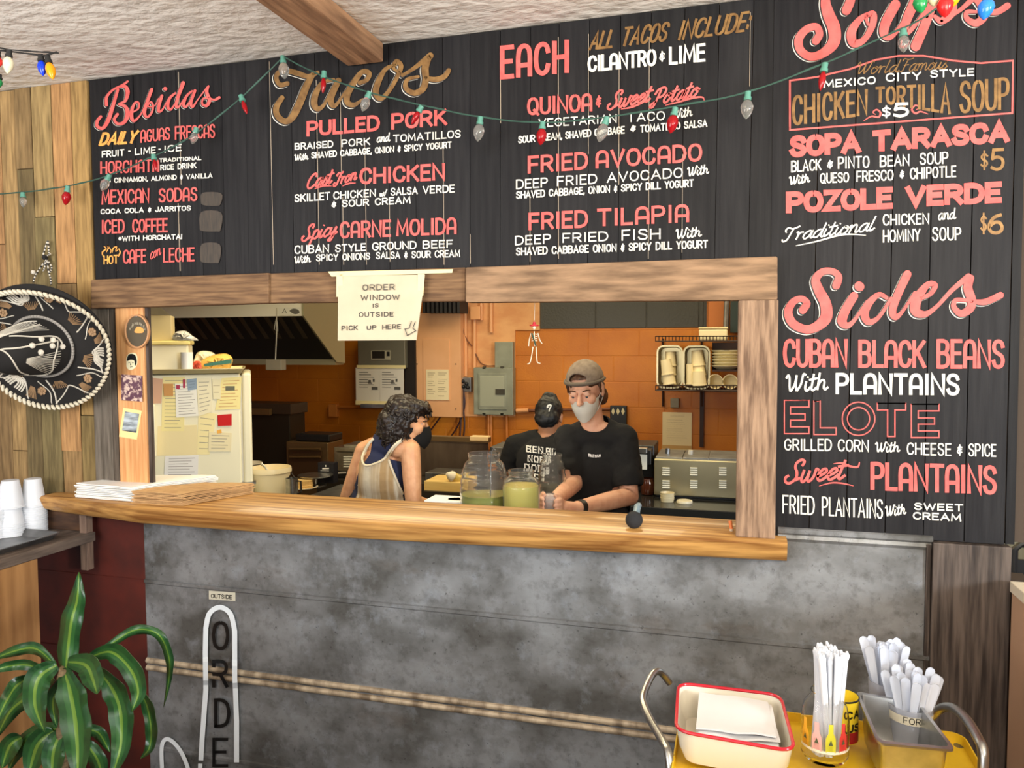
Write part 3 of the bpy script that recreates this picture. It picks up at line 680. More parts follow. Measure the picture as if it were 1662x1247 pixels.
headline('soups_heading', sb, [
    ([(265, 275), (290, 228), (268, 180), (205, 195), (152, 260), (162, 335), (230, 380), (315, 355), (385, 285), (388, 190), (352, 100), (330, 15), (345, -55), (400, -85), (470, -70), (500, -10), (470, 70)], [52, 50, 48, 50, 56, 54, 54, 60, 78, 84, 80, 64, 50, 46, 50, 58, 62]),
    ([(625, 90), (560, 130), (505, 215), (520, 290), (590, 265), (645, 170), (650, 95), (605, 110), (615, 165)], [26, 40, 60, 56, 40, 44, 44, 26, 16]),
    ([(800, 30), (740, 140), (722, 220), (760, 250), (830, 180), (930, 10)], [66, 66, 60, 40, 26, 20]), ([(930, 10), (880, 120), (862, 200), (900, 205), (1010, 60)], [66, 62, 50, 30, 22]),
    ([(1050, 20), (1000, 160), (935, 310)], [60, 62, 66]), ([(1010, 110), (1090, 20), (1170, 0), (1180, 80), (1110, 140), (1065, 110)], [24, 40, 54, 56, 46, 26]),
    ([(1110, 140), (1230, 70), (1340, -30)], [20, 26, 40]), ([(1330, -20), (1385, 50), (1395, 110), (1340, 155), (1280, 125), (1280, 80), (1345, 78)], [40, 54, 52, 48, 36, 28, 20]), ([(1400, 78), (1480, 80), (1552, 38)], [30, 40, 44])],
    1260, 0, .2419, 0, -.0008, sh=(-3, 2.2))
headline('sides_heading', sb, [
    ([(178, 345), (205, 300), (168, 268), (112, 292), (80, 360), (112, 435), (200, 474), (280, 450), (335, 390), (330, 300), (285, 210), (265, 140), (310, 88), (380, 86), (418, 122), (402, 180)], [52, 48, 40, 48, 56, 58, 56, 66, 78, 74, 66, 56, 46, 42, 48, 54]),
    ([(522, 250), (465, 345), (442, 420), (480, 448), (530, 405), (610, 285)], [56, 60, 62, 40, 24, 18]), ([(555, 184), (560, 188)], [62, 62]),
    ([(740, 262), (690, 240), (630, 290), (592, 365), (620, 425), (690, 390), (770, 265)], [26, 32, 46, 56, 44, 26, 20]), ([(880, 105), (820, 230), (780, 345), (800, 392), (850, 350), (930, 225)], [54, 54, 50, 40, 22, 18]),
    ([(960, 270), (1035, 235), (1066, 178), (1015, 175), (945, 270), (935, 350), (1000, 372), (1080, 318), (1180, 210), (1290, 118)], [22, 30, 36, 40, 66, 66, 40, 26, 30, 40]),
    ([(1305, 130), (1285, 195), (1312, 280), (1300, 335), (1240, 368), (1192, 325), (1205, 278), (1280, 278)], [46, 60, 58, 54, 46, 36, 28, 20]), ([(1310, 285), (1400, 290), (1505, 245)], [24, 40, 44])],
    1260, 420, .2419, 0, -.0008, sh=(-3, 2.4))

# ------------------------------------------------------------------ metal and wood below the bar
xm0 = P(238, 1000, 0).x; xm1 = P(1512, 950, 0).x
zs = P(800, 997, 0).z; zr = P(620, 1128, 0).z; z3 = P(420, 1240, 0).z
prof = [(-.001, zb_ + .012), (-.006, zb_ + .008), (-.006, zb_ - .004), (-.002, zb_ - .01), (-.006, zb_ - .02), (-.001, zb_ - .03), (-.001, zs + .006), (-.008, zs + .003), (-.008, zs - .008), (-.003, zs - .012)]
for c0 in (zr + .014, zr - .014):
    prof += [(-.001, c0 + .014)] + [(-.001 - .013 * math.sin(t), c0 + .012 * math.cos(t)) for t in (.3, .8, 1.3, 1.57, 1.9, 2.4, 2.9)] + [(-.001, c0 - .014)]
prof += [(-.001, z3 + .006), (-.008, z3 + .003), (-.008, z3 - .008), (-.003, z3 - .012), (-.003, 0), (.019, 0), (.019, zb_ + .012)]
mb = MB(); mb.prism([(xm0, y, min(z, ZB - .075) if y > .01 else z) for y, z in prof], (P(1262, 900, 0).x - xm0, 0, 0))
mb.v = [Vector((v.x, v.y, min(v.z, ZB - .06))) for v in mb.v]
xr = P(1262, 900, 0).x
mb2 = MB(); mb2.prism([(xr, y, z) for y, z in prof], (xm1 - xr, 0, 0)); mb.add(mb2.v, mb2.f)
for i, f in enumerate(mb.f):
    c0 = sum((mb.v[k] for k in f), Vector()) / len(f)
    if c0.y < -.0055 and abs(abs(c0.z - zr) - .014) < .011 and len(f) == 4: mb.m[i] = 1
rib_m = mat('beige_lit_rib', srgb(186, 168, 142), .5, metal=.2, col2=srgb(116, 100, 80), scale=9, stretch=(2, 1, 1), detail=10, contrast=(.4, .62))  # beige highlight along the ribs, put into their colour
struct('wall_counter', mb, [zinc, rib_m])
mb = MB(); mb.box((P(-60, 1000, 0).x, .0, 0), (xm0 - .001, .019, ZB - .06)); mb.box((P(40, 1000, 0).x, -.004, zs - .004), (xm0, .0, zs + .002)); mb.box((P(40, 1000, 0).x, -.010, zr - .03), (P(110, 1000, 0).x, .0, zr + .03))
struct('wall_corner', mb, maroon)
mb = MB(); xa, xb = P(1513, 950, -.02).x, P(1641, 950, -.02).x; mb.box((xa, -.02, 0), (xb, .019, zb_ - .003), bev=.003); mb.box((xa - .014, -.008, 0), (xa - .001, .019, zb_ - .012), bev=.002)
struct('trim_7', mb, dark_wood)

# bar slab with a live front edge
fx = [(62, 806), (80, 806), (150, 815), (223, 824), (420, 838), (600, 848), (820, 859), (1000, 868), (1150, 874), (1278, 880)]
top = [PZ(a, b_, ZB) for a, b_ in fx]; top = [Vector((p.x, p.y, ZB)) for p in top]
back = .17
mb = MB(); rows = []
for k, p in enumerate(top):
    yb2 = back + .02 - .012 * k / 9; tck = .062 if k else .05
    if p.x < x_op0 - .075: yb2 = min(yb2, -.015)
    rows.append([(p.x, p.y + .008, ZB), (p.x, p.y, ZB - .008), (p.x, p.y + .004, ZB - .03), (p.x, p.y + .012, ZB - tck + .006), (p.x, p.y + .022, ZB - tck), (p.x, yb2 - .01, ZB - tck), (p.x, yb2, ZB - .03), (p.x, yb2, ZB)])
n = 8
vs = [Vector(v) for r in rows for v in r]; fs = []
for i in range(len(rows) - 1):
    for k in range(n): fs.append((i * n + k, i * n + (k + 1) % n, (i + 1) * n + (k + 1) % n, (i + 1) * n + k))
fs += [list(range(n)), [(len(rows) - 1) * n + k for k in range(n - 1, -1, -1)]]
mb.add(vs, fs)
bar = obj('bar_counter', mb, slab_wood, smooth=True, angle=50); tag(bar, 'long honey brown wooden bar slab with live edge below the kitchen opening', 'counter')
# ------------------------------------------------------------------ front of the bar
steel = mat('steel', srgb(196, 196, 194), .3, metal=1, col2=srgb(170, 170, 168), scale=20)
dull_steel = mat('dull_steel', srgb(150, 150, 150), .42, metal=.9, col2=srgb(120, 120, 120), scale=12)
black_pl = flat('black_plastic', (26, 26, 27), .4)
white_pl = flat('white_plastic', (240, 240, 238), .4)
cup_m = mat('translucent_cup', srgb(238, 240, 244), .35, trans=.25, ior=1.2, sss=0)
paper_w = flat('white_paper', (240, 238, 232), .8)
kraft = mat('kraft_paper', srgb(198, 158, 108), .85, col2=srgb(180, 140, 94), scale=30)
glass = mat('clear_glass', (1, 1, 1), .02, trans=1, ior=1.12)
clear_pl = mat('clear_plastic', (.96, .96, .94), .05, trans=.975, ior=1.2)

# --- order sign taped to the header
sg = thing('paper_sign', 'white handwritten paper sign reading order window is outside, taped to the header beam', 'sign', P(620, 552, -.062))
q = [(549, 447), (690, 446), (676, 552), (548, 553)]
rows = []
for i in range(7):
    v = i / 6; rows.append([P((q[0][0] * (1 - u) + q[1][0] * u) * (1 - v) + (q[3][0] * (1 - u) + q[2][0] * u) * v, (q[0][1] * (1 - u) + q[1][1] * u) * (1 - v) + (q[3][1] * (1 - u) + q[2][1] * u) * v, -.058 - .006 * math.sin(v * 2.6) * (1 + .3 * math.sin(u * 5))) for u in (0, .2, .4, .6, .8, 1)])
mb = MB(); mb.slab(rows, (0, .0006, 0)); obj('sheet', mb, mat('cream_paper', srgb(206, 193, 165), .8, col2=srgb(198, 185, 157), scale=10), sg, smooth=True)
for pts in ([(532, 441), (735, 437), (734, 443), (538, 449)], [(546, 445), (556, 445), (556, 482), (546, 482)], [(678, 445), (689, 445), (687, 480), (677, 480)]):
    mb = MB(); mb.hexa([P(a, b, -.0605) for a, b in pts], (0, .0005, 0)); obj('masking_tape', mb, flat('masking_tape', (236, 222, 168), .6), sg)
lt = MB(); ink = flat('pen_ink', (58, 52, 48), .6); pl2 = lambda x, y: P(x, y, -.0662)
for t, x0_, y0_, x1_, h in (('ORDER', 589, 472, 640, 10), ('WINDOW', 586, 488, 648, 9), ('IS', 605, 500, 614, 7), ('OUTSIDE', 583, 515, 638, 8), ('PICK', 555, 537, 580, 8), ('UP', 596, 536, 610, 7), ('HERE', 621, 535, 650, 8)):
    letters(lt, t, x0_, y0_, x1_, y0_ - 1, h, h, 1.35, 0, pl2, gap=.3)
for s in ([(668, 521), (664, 533), (657, 534), (661, 545), (675, 537), (670, 533), (674, 522)],): put_ribbon(lt, s, .6, pl2)
obj('handwriting', lt, ink, sg)

# --- hoop, sticker and two photos on the pine jamb
yj = -.022
hp = thing('embroidery_hoop', 'small round embroidery hoop hanging on the pine jamb', 'hoop', P(223, 563, yj))
cc = P(223, 538, yj - .008); rr = (P(243, 538, yj).x - P(204, 538, yj).x) / 2
rot = Matrix.Rotation(PI / 2, 3, 'X'); st = Matrix.Diagonal((1, 1, 1.16))
mb = MB(); mb.lathe([(rr * .9, -.005), (rr, -.005), (rr, .005), (rr * .93, .006), (rr * .9, .005), (rr * .9, -.005)], cc, 32, mtx=st @ rot, closed=True); obj('wooden_ring', mb, flat('hoop_wood', (190, 140, 96), .5), hp, smooth=True)
mb = MB(); mb.lathe([(0, -.003), (rr * .92, -.003), (rr * .92, .001), (0, .001)], cc, 32, mtx=st @ rot); obj('cloth', mb, flat('olive_cloth', (88, 78, 62), .9), hp)
mb = MB(); hp_y = cc.y - .0035
for k, ch in enumerate('MAS TACOS'):
    if ch == ' ': continue
    a = R(150 - 120 * k / 8); x, y = 223 + 13.5 * math.cos(a), 540 - 16 * math.sin(a)
    letters(mb, ch, x - 1.6, y + 2.5, x + 1.6, y + 2.5, 5, 5, .7, 0, lambda x, y: P(x, y, hp_y)) if False else None
for k in range(9):
    a = R(155 - 130 * k / 8); x, y = 223 + 13 * math.cos(a), 541 - 16 * math.sin(a)
    for dx in (-.9, .7): put_ribbon(mb, [(x + dx, y + 2.2), (x + dx + (.5 if k % 2 else -.4), y - 2.2)], .35, lambda x, y: P(x, y, hp_y))
    put_ribbon(mb, [(x - .9, y + (.3 if k % 3 else -1.8)), (x + .9, y + (.2 if k % 2 else 1.8))], .35, lambda x, y: P(x, y, hp_y))
obj('stitched_words', mb, flat('beige_thread', (176, 164, 140), .8), hp)
mb = MB(); qq = smooth_pts([(218, 539), (222, 531), (228, 531), (233, 535), (232, 540), (224, 541)], 4, True); mb.prism([P(a, b, hp_y) for a, b in qq], (0, .001, 0)); obj('stitched_taco', mb, flat('orange_thread', (226, 160, 86), .8), hp)
mb = MB(); c0 = P(219, 513, yj - .008); mb.box((c0.x - .006, c0.y - .004, c0.z - .004), (c0.x + .012, c0.y + .004, c0.z + .004), bev=.001); obj('hoop_screw', mb, dull_steel, hp)

stk = thing('face_sticker', 'oval black and white sticker of a face on the pine jamb below the hoop', 'sticker', P(214, 601, yj))
mb = MB(); qq = smooth_pts([(206, 578), (213, 573), (221, 575), (223, 586), (220, 596), (212, 601), (206, 597), (205, 588)], 5, True); mb.prism([P(a, b, yj - .0008) for a, b in qq], (0, .0006, 0)); obj('sticker_backing', mb, flat('sticker_cream', (236, 228, 190), .5), stk)
mb = MB(); qq = smooth_pts([(206, 586), (208, 577), (214, 574.5), (220, 578), (222, 588), (219, 594), (218, 586), (212, 584)], 5, True); mb.prism([P(a, b, yj - .0012) for a, b in qq], (0, .0004, 0)); obj('printed_hair', mb, black_pl, stk)
mb = MB()
for s in ([(208.5, 589), (211, 588.6)], [(214, 589), (217, 588.8)], [(211, 596), (215, 595.6)], [(212.3, 589), (211.6, 592.4), (213, 592.6)]): put_ribbon(mb, s, .45, lambda x, y: P(x, y, yj - .001))
obj('printed_features', mb, black_pl, stk)

ph = thing('photograph', 'small purple group photograph curling on the pine jamb', 'photo', P(216, 650, yj))
rows = [[P(197 + 34 * u + v * 0, 608 + 42 * v + 2 * u, yj - .002 - .012 * (1 - v) * (1 - u) ** 2 - .006 * v * u) for u in (0, .25, .5, .75, 1)] for v in (0, .25, .5, .75, 1)]
mb = MB(); mb.slab(rows, (0, .0008, 0)); obj('print', mb, mat('purple_photo_print', srgb(96, 62, 76), .35, col2=srgb(214, 186, 170), scale=70, contrast=(.5, .62)), ph, smooth=True)
ph = thing('photograph', 'cream bordered instant photograph pinned lowest on the pine jamb', 'photo', P(210, 714, yj))
mb = MB(); mb.hexa([P(a, b, yj - .0015) for a, b in ((200, 662), (230, 667), (222, 714), (193, 709))], (0, .0012, 0)); obj('print_border', mb, flat('photo_border', (238, 216, 150), .5), ph)
mb = MB(); mb.hexa([P(a, b, yj - .002) for a, b in ((203, 668), (226, 672), (221, 703), (198, 699))], (0, .0008, 0)); obj('printed_picture', mb, mat('grey_photo_print', srgb(70, 74, 74), .35, col2=srgb(190, 200, 206), scale=22, stretch=(.4, 1, 2.2), contrast=(.4, .6)), ph)

# --- bags on the bar
def bag_stack(n, quad, th, m, name, label, group, curl):
    base = [PZ(a, b, ZB) for a, b in quad]
    for i in range(n):
        j = [Vector((rnd(-.006, .006), rnd(-.006, .006), 0)) for _ in range(4)]
        z = ZB + .0015 + i * th
        A, B, C_, D_ = [Vector((p.x, p.y, z)) + d for p, d in zip(base, j)]
        rows = []
        for v in [k / 6 for k in range(7)]:
            row = []
            for u in [k / 4 for k in range(5)]:
                p = (A * (1 - u) + B * u) * (1 - v) + (D_ * (1 - u) + C_ * u) * v
                p.z += curl * (.3 + i / n) * math.sin(v * PI * 1.5 + .6 * u) * .5 + .001 * math.sin(9 * u + i)
                row.append(p)
            rows.append(row)
        mb = MB(); mb.slab(rows, (0, 0, th * .62))
        o = obj(name, mb, m, smooth=True); tag(o, label, 'paper bag', group)
bag_stack(9, [(122, 808), (216, 816), (352, 792), (266, 792)], .0062, paper_w, 'white_bag', 'flat white paper bag in the stack at the left end of the bar', 'white paper bags stacked on the bar', .004)
bag_stack(10, [(214, 817), (296, 822), (412, 801), (335, 800)], .0044, kraft, 'brown_bag', 'flat brown paper bag in the stack beside the white bags on the bar', 'brown paper bags stacked on the bar', .006)

# --- black ball-ended microphone and a pencil end on the bar
t = thing('microphone', 'black foam ball microphone lying on the bar near the post', 'microphone', PZ(1030, 858, ZB))
c0 = PZ(1029, 858, ZB) + Vector((0, 0, .027)); mb = MB(); mb.ball(c0, .027, 24); obj('foam_ball', mb, mat('black_foam', srgb(38, 38, 40), .9, bump=.5, bscale=400, bdist=.001), t, smooth=True)
mb = MB(); mb.tube([c0 + Vector((.004, .012, .012)), c0 + Vector((.004, .05, .03)), c0 + Vector((.004, .085, .028))], [.011, .0115, .010], 14); obj('handle', mb, flat('blue_grey_plastic', (120, 140, 150), .35), t, smooth=True)
t = thing('marker', 'short orange marker standing on the bar against the post', 'marker', PZ(1187, 862, ZB))
b0 = PZ(1187, 862, ZB); mb = MB(); mb.tube([b0 + Vector((0, 0, .006)), b0 + Vector((-.004, .004, .03))], .0055, 10); obj('barrel', mb, flat('orange_plastic', (226, 128, 70), .5), t, smooth=True)
mb = MB(); mb.tube([b0, b0 + Vector((0, 0, .007))], .006, 10); obj('cap', mb, flat('pale_cap', (210, 190, 160), .5), t, smooth=True)

# --- tape drawing and label on the metal
tp = thing('tape_arrow', 'white tape arrow outline with black letters ORDER running down the metal wall', 'tape drawing', P(355, 1240, -.01))
pm = lambda x, y: P(x, y, -.0095 - (.016 if abs(y - (1088 + (x - 330) * .13)) < 18 else 0))
def dense(pts, n=10): return [(a[0] + (b[0] - a[0]) * k / n, a[1] + (b[1] - a[1]) * k / n) for a, b in zip(pts, pts[1:]) for k in range(n)] + [pts[-1]]
mb = MB(); put_ribbon(mb, dense([(326, 1235), (328, 1200), (334, 1120), (333, 1060), (334, 1020)], 8) + smooth_pts([(334, 1020), (340, 996), (357, 986), (374, 997), (381, 1025)], 5)[1:] + dense([(381, 1025), (381, 1100), (384, 1170), (384, 1238)], 8)[1:], 4, pm); obj('tape_outline', mb, flat('white_tape', (226, 232, 236), .5), tp)
mb = MB(); put_ribbon(mb, smooth_pts([(264, 1262), (262, 1225), (264, 1206), (272, 1200), (284, 1208), (296, 1225), (306, 1250), (312, 1270)], 6), 3.2, pm); put_ribbon(mb, [(325, 1240), (324, 1275)], 3.4, pm); obj('tape_outline', mb, flat('white_tape', (226, 232, 236), .5), tp)
mb = MB()
letters(mb, 'O', 347, 1056, 369, 1056, 48, 48, 5.6, 0, pm); letters(mb, 'R', 347, 1117, 368, 1117, 46, 46, 5.6, 0, pm); letters(mb, 'D', 350, 1182, 371, 1182, 48, 48, 5.6, 0, pm); letters(mb, 'E', 347, 1246, 368, 1246, 48, 48, 5, 0, pm)
letters(mb, 'R', 347, 1312, 369, 1312, 46, 46, 5, 0, pm)
obj('taped_letters', mb, flat('black_tape', (18, 18, 19), .35), tp)
t = thing('tape_label', 'small cream tape label reading outside above the tape arrow', 'label', P(360, 976, -.003))
mb = MB(); mb.hexa([P(a, b, -.003) for a, b in ((339, 959), (382, 962), (382, 976), (339, 973))], (0, .001, 0)); obj('tape', mb, flat('cream_tape', (196, 190, 170), .6), t)
mb = MB(); letters(mb, 'OUTSIDE', 343, 971, 376, 973, 7, 7, 1.2, 0, lambda x, y: P(x, y, -.0036)); obj('handwriting', mb, black_pl, t)

# --- sombrero
cx, cy = 70, 562
hc = P(cx, cy, -.13); px = (P(cx + 50, cy, -.13) - P(cx - 50, cy, -.13)).length / 100
ax = Vector((.04, -1, -.19)).normalized(); hx = Vector((1, 0, 0)); hx = (hx - ax * hx.dot(ax)).normalized(); hy = ax.cross(hx) * -1
if hy.z < 0: hy = -hy
SR = 82 * px
def hat(r, a, h, lift=0):
    "point of the hat: r in units of the brim radius, a angle, h height towards the room"
    curl = .05 + .34 * max(0, math.sin(a)) ** 2 if r > .8 else 0
    return hc + (hx * math.cos(a) * 1.26 + hy * math.sin(a)) * (r * SR * (1 - (.10 * max(0, math.sin(a)) ** 2 if h > .13 and r > .9 else 0))) + ax * (h * SR * (curl * 2.6 if h > .0 and r > .8 else 1) + lift)
PR = [(0, .86), (.12, .85), (.22, .80), (.30, .68), (.36, .48), (.41, .25), (.45, .08), (.50, .0), (.62, -.05), (.78, -.05), (.92, .02), (1.0, .14), (1.0, .24), (.965, .30)]
PRs = smooth_pts(PR, 4)
def prof_h(r):
    for (a, h0), (b, h1) in zip(PRs, PRs[1:]):
        if a <= r <= b and b > a: return h0 + (h1 - h0) * (r - a) / (b - a)
    return .2
def hs(r, a, lift=.002): return hat(r, a, prof_h(r), lift)
sh = thing('sombrero', 'black embroidered sombrero with silver rope edge hanging on the weathered boards', 'hat', hc - ax * (.05 * SR) - Vector((0, 0, SR)))
velvet = flat('black_velvet', (22, 19, 17), .85); silver = flat('silver_thread', (200, 192, 176), .55); goldth = flat('bronze_thread', (150, 118, 84), .6)
mb = MB(); seg = 72; kc = [i for i, (r, h) in enumerate(PRs) if r <= .452]; nk = kc[-1]
def rev(pr, d=.006):
    m = MB(); N = len(pr)
    outer = [[hat(r, 2 * PI * k / seg, h) for k in range(seg)] for r, h in pr]; inner = [[p - ax * d for p in row] for row in outer]
    vs = [p for row in outer + inner for p in row]; fs = []
    for i in range(N - 1):
        for k in range(seg):
            q = (i * seg + k, i * seg + (k + 1) % seg, (i + 1) * seg + (k + 1) % seg, (i + 1) * seg + k); fs.append(q); fs.append(tuple(N * seg + a for a in reversed(q)))
    for i in (0, N - 1):
        if pr[i][0] > 1e-4:
            for k in range(seg): fs.append((i * seg + k, i * seg + (k + 1) % seg, (N + i) * seg + (k + 1) % seg, (N + i) * seg + k))
    return m.add(vs, fs)
obj('crown', rev(PRs[:nk + 1]), velvet, sh, smooth=True); obj('brim', rev(PRs[nk:]), velvet, sh, smooth=True)
mb = MB(); NB = 84
for k in range(NB):
    a = 2 * PI * k / NB; p = hat(.985, a, .29); q1 = hat(.985, a + .05, .29); t = (q1 - p).normalized(); d = (t + (p - hc).normalized() * .9 + ax * .3).normalized()
    mb.tube([p - d * .013, p - d * .006, p + d * .006, p + d * .013], [.003, .0068, .0068, .003], 7)
obj('rope_edge', mb, mat('silver_rope', srgb(206, 196, 172), .5), sh, smooth=True)
mb = MB()
for k in range(64):
    a = 2 * PI * k / 64; mb.tube([hs(.475, a, .006), hs(.475, a + 2 * PI / 64 * .9, .006)], .0055, 6)
obj('hat_band', mb, flat('grey_silver_band', (150, 144, 136), .5), sh)
e1 = MB(); e2 = MB()
def thread(mbx, pts, r=.0018): mbx.tube([hs(a, b) for a, b in smooth_pts(pts, 5)], r, 5)
for k in range(6):
    c0 = 2 * PI * k / 6 - .25
    thread(e1, [(.56, c0 - .42), (.72, c0 - .30), (.93, c0 - .22)], .0026); thread(e1, [(.93, c0 - .24), (.74, c0 - .02), (.70, c0 + .12), (.93, c0 + .36)], .0026)
    for j in range(4):  # horseshoe bundles
        w = .045 + .045 * j
        if k % 2 == 0: thread(e1, [(.88, c0 - w + .02), (.80 - .018 * j, c0 - w * .8 + .02), (.78 - .02 * j, c0 + .02), (.80 - .018 * j, c0 + w * .8 + .02), (.88, c0 + w + .02)], .0036)
    for j in range(9):
        thread(e2, [(.58, c0 - .2 + .02 * j), (.70, c0 - .34 + .05 * j)], .0012); thread(e2, [(.90, c0 + .30 + .022 * j), (.74, c0 + .28 + .01 * j)], .0012)
    fc = (.76, c0 + .52)
    for j in range(7):
        aa = 2 * PI * j / 7; pt = (fc[0] + .045 * math.cos(aa), fc[1] + .06 * math.sin(aa)); e2.ball(hs(*pt, .003), (.007, .004, .007), 8)
    e2.ball(hs(*fc, .003), (.006, .004, .006), 8); thread(e1, [(.62, c0 + .40), (.74, c0 + .66), (.93, c0 + .74)], .002)
thr = [(.14, .9), (.2, -.2), (.28, -.9), (.36, -1.3)], [(.14, .9), (.24, .5), (.34, .35), (.42, .3)], [(.3, 1.2), (.36, .7), (.42, .45), (.43, .1)], [(.42, .3), (.4, -.4), (.42, -1.0), (.43, -1.4)], [(.2, 2.0), (.28, 1.5), (.36, 1.2), (.42, 1.1)], [(.2, 2.0), (.3, 2.0), (.4, 1.7), (.43, 1.3)], [(.2, -2.4), (.3, -2.1), (.4, -1.7), (.43, -1.3)]
for s in thr: thread(e1, s, .003)
for j in range(12): thread(e1, [(.22, 1.9 - .01 * j), (.42, 1.75 - .09 * j)], .0011); thread(e1, [(.3, -.2 - .02 * j), (.42, -.1 - .1 * j)], .0011)
for rr_, aa in ((.34, .35), (.38, .5), (.4, .15), (.36, .0), (.41, .35), (.43, .05)):
    e1.ball(hs(rr_, aa, .006), (.013, .009, .011), 8)
obj('silver_embroidery', e1, silver, sh, smooth=True); obj('bronze_embroidery', e2, goldth, sh, smooth=True)
ct = MB()
for s in ([(77, 391), (73, 404), (69, 418)], [(78, 391), (79, 405), (80, 414)], [(69, 416), (77, 415), (82, 412)], [(77, 420), (66, 434), (58, 446), (54, 458)], [(76, 420), (79, 440), (82, 452), (83, 462)], [(74, 424), (72, 436), (70, 440)], [(78, 424), (84, 434), (81, 442)]):
    q = smooth_pts(s, 5)
    for i, (a, b) in enumerate(zip(q, q[1:])): ct.tube([P(*a, -.03), P(*b, -.03)], .003, 6, m=i % 2)
ct.ball(P(73, 418, -.03), .011, 8, 0); ct.ball(P(54, 442, -.03), .009, 8, 1)
obj('chin_cord', ct, [black_pl, silver], sh)

# --- side shelf with tray and cups
xs = P(131, 870, -.1).x; zsH = P(131, 870, -.1).z
un = thing('side_shelf', 'rustic side shelf of reclaimed boards with plywood side left of the bar', 'shelf', (xs - .4, -.5, 0))
mb = MB(); mb.box((XL + .4, -1.5, zsH - .036), (xs, -.03, zsH), bev=.003); obj('shelf_board', mb, mat('greyed_board', srgb(112, 96, 84), .8, col2=srgb(72, 60, 52), scale=9, stretch=(5, .6, 5), detail=8, bump=.3, bscale=14), un)
ysd = PX(65, 1000, xs).y
mb = MB(); mb.box((xs - .022, -1.5, 0), (xs - .003, ysd, zsH - .037)); obj('side_panel', mb, mat('plywood_panel', srgb(168, 122, 74), .55, col2=srgb(134, 92, 52), scale=5, stretch=(4, 4, .5), detail=8), un)
a = P(84, 835, -.045); b = P(141, 924, -.045); zc1 = ZB - .064
mb = MB(); mb.box((a.x - .1, -.045, zsH + .001), (P(131, 900, -.045).x, -.025, zc1), bev=.002); obj('back_board', mb, mat('dark_brown_board', srgb(96, 66, 44), .7, col2=srgb(60, 40, 28), scale=8, stretch=(1, 4, 4)), un)
mb = MB(); mb.box((P(131, 900, -.06).x, -.062, b.z), (P(142, 900, -.06).x, -.03, zc1), bev=.002); obj('upright', mb, mat('grey_upright', srgb(128, 104, 88), .8, col2=srgb(92, 72, 60), scale=14, stretch=(5, 5, .5)), un)
tx1 = xs - .03; ty1 = PX(105, 862, tx1).y
tr = thing('serving_tray', 'dull grey metal tray under the stacked cups on the side shelf', 'tray', (tx1 - .2, ty1 - .25, zsH + .001))
zt0 = zsH + .001
def pan(x0, y0, x1, y1, z0, h, flare, rim, corner=.02, th=.0015):
    def rr(x0, y0, x1, y1, r, z, n=5):
        pts = []
        for cx_, cy_, a0 in ((x1 - r, y1 - r, 0), (x0 + r, y1 - r, 90), (x0 + r, y0 + r, 180), (x1 - r, y0 + r, 270)):
            for k in range(n + 1): t_ = R(a0 + 90 * k / n); pts.append(Vector((cx_ + r * math.cos(t_), cy_ + r * math.sin(t_), z)))
        return pts
    f = flare
    L_ = [rr(x0 - rim, y0 - rim, x1 + rim, y1 + rim, corner + rim, z0 + h - .003), rr(x0 - rim, y0 - rim, x1 + rim, y1 + rim, corner + rim, z0 + h), rr(x0, y0, x1, y1, corner, z0 + h), rr(x0 + f, y0 + f, x1 - f, y1 - f, max(corner - f / 2, .004), z0 + th),
          ]
    out = [rr(x0 - rim * .5, y0 - rim * .5, x1 + rim * .5, y1 + rim * .5, corner + rim * .5, z0 + h - .003), rr(x0 - th, y0 - th, x1 + th, y1 + th, corner, z0 + h - .004), rr(x0 + f - th, y0 + f - th, x1 - f + th, y1 - f + th, max(corner - f / 2, .004), z0)]
    m = MB(); rings = list(reversed(out)) + L_; n = len(rings[0]); vs = [p for r_ in rings for p in r_]; fs = []
    for i in range(len(rings) - 1):
        for k in range(n): fs.append((i * n + k, i * n + (k + 1) % n, (i + 1) * n + (k + 1) % n, (i + 1) * n + k))
    fs += [list(range(n - 1, -1, -1)), [(len(rings) - 1) * n + k for k in range(n)]]
    return m.add(vs, fs)
obj('tray_body', pan(tx1 - .46, ty1 - .36, tx1 - .01, ty1 - .01, zt0, .024, .018, .008), dull_steel, tr, smooth=True)
zt1 = zt0 + .0025
def cup_bm(r0, r1, h, wall=.0012, rim=.003):
    "cup upside down: open mouth r0 at the bottom, base r1 at the top"
    m = MB(); m.lathe([(r0 - wall, 0), (r0 + rim, 0), (r0 + rim, .004), (r0, .005), (r1 + .002, h - .004), (r1, h), (0, h), (0, h - .002), (r1 - wall, h - .003), (r0 - wall, 0)], seg=28, closed=True); return m
cup = obj('plastic_cup', cup_bm(.043, .028, .103), cup_m, smooth=True, origin=(0, 0, 0)); tag(cup, 'translucent white plastic cup nested upside down on the tray', 'cup', 'upside down plastic cups on the side shelf tray')
first = [True]
def stack(px_, py_, n, step, extra=0, tilt=0):
    p = PZ(px_, py_, zt1); p.z = zt1 + .0005
    for i in range(n + extra):
        z = p.z + i * step + (.055 if i >= n else 0)
        if first[0]: o = cup; first[0] = False
        else: o = dup(cup, (0, 0, 0))
        o.location = (p.x + (rnd(-.0008, .0008) if i < n else .003), p.y, z)
stack(56, 862, 13, .0083); stack(19, 869, 6, .0085, 1); stack(-8, 872, 12, .0083)
for o in [o for o in COL.objects if o.name.startswith('plastic_cup')][-4:]: pass

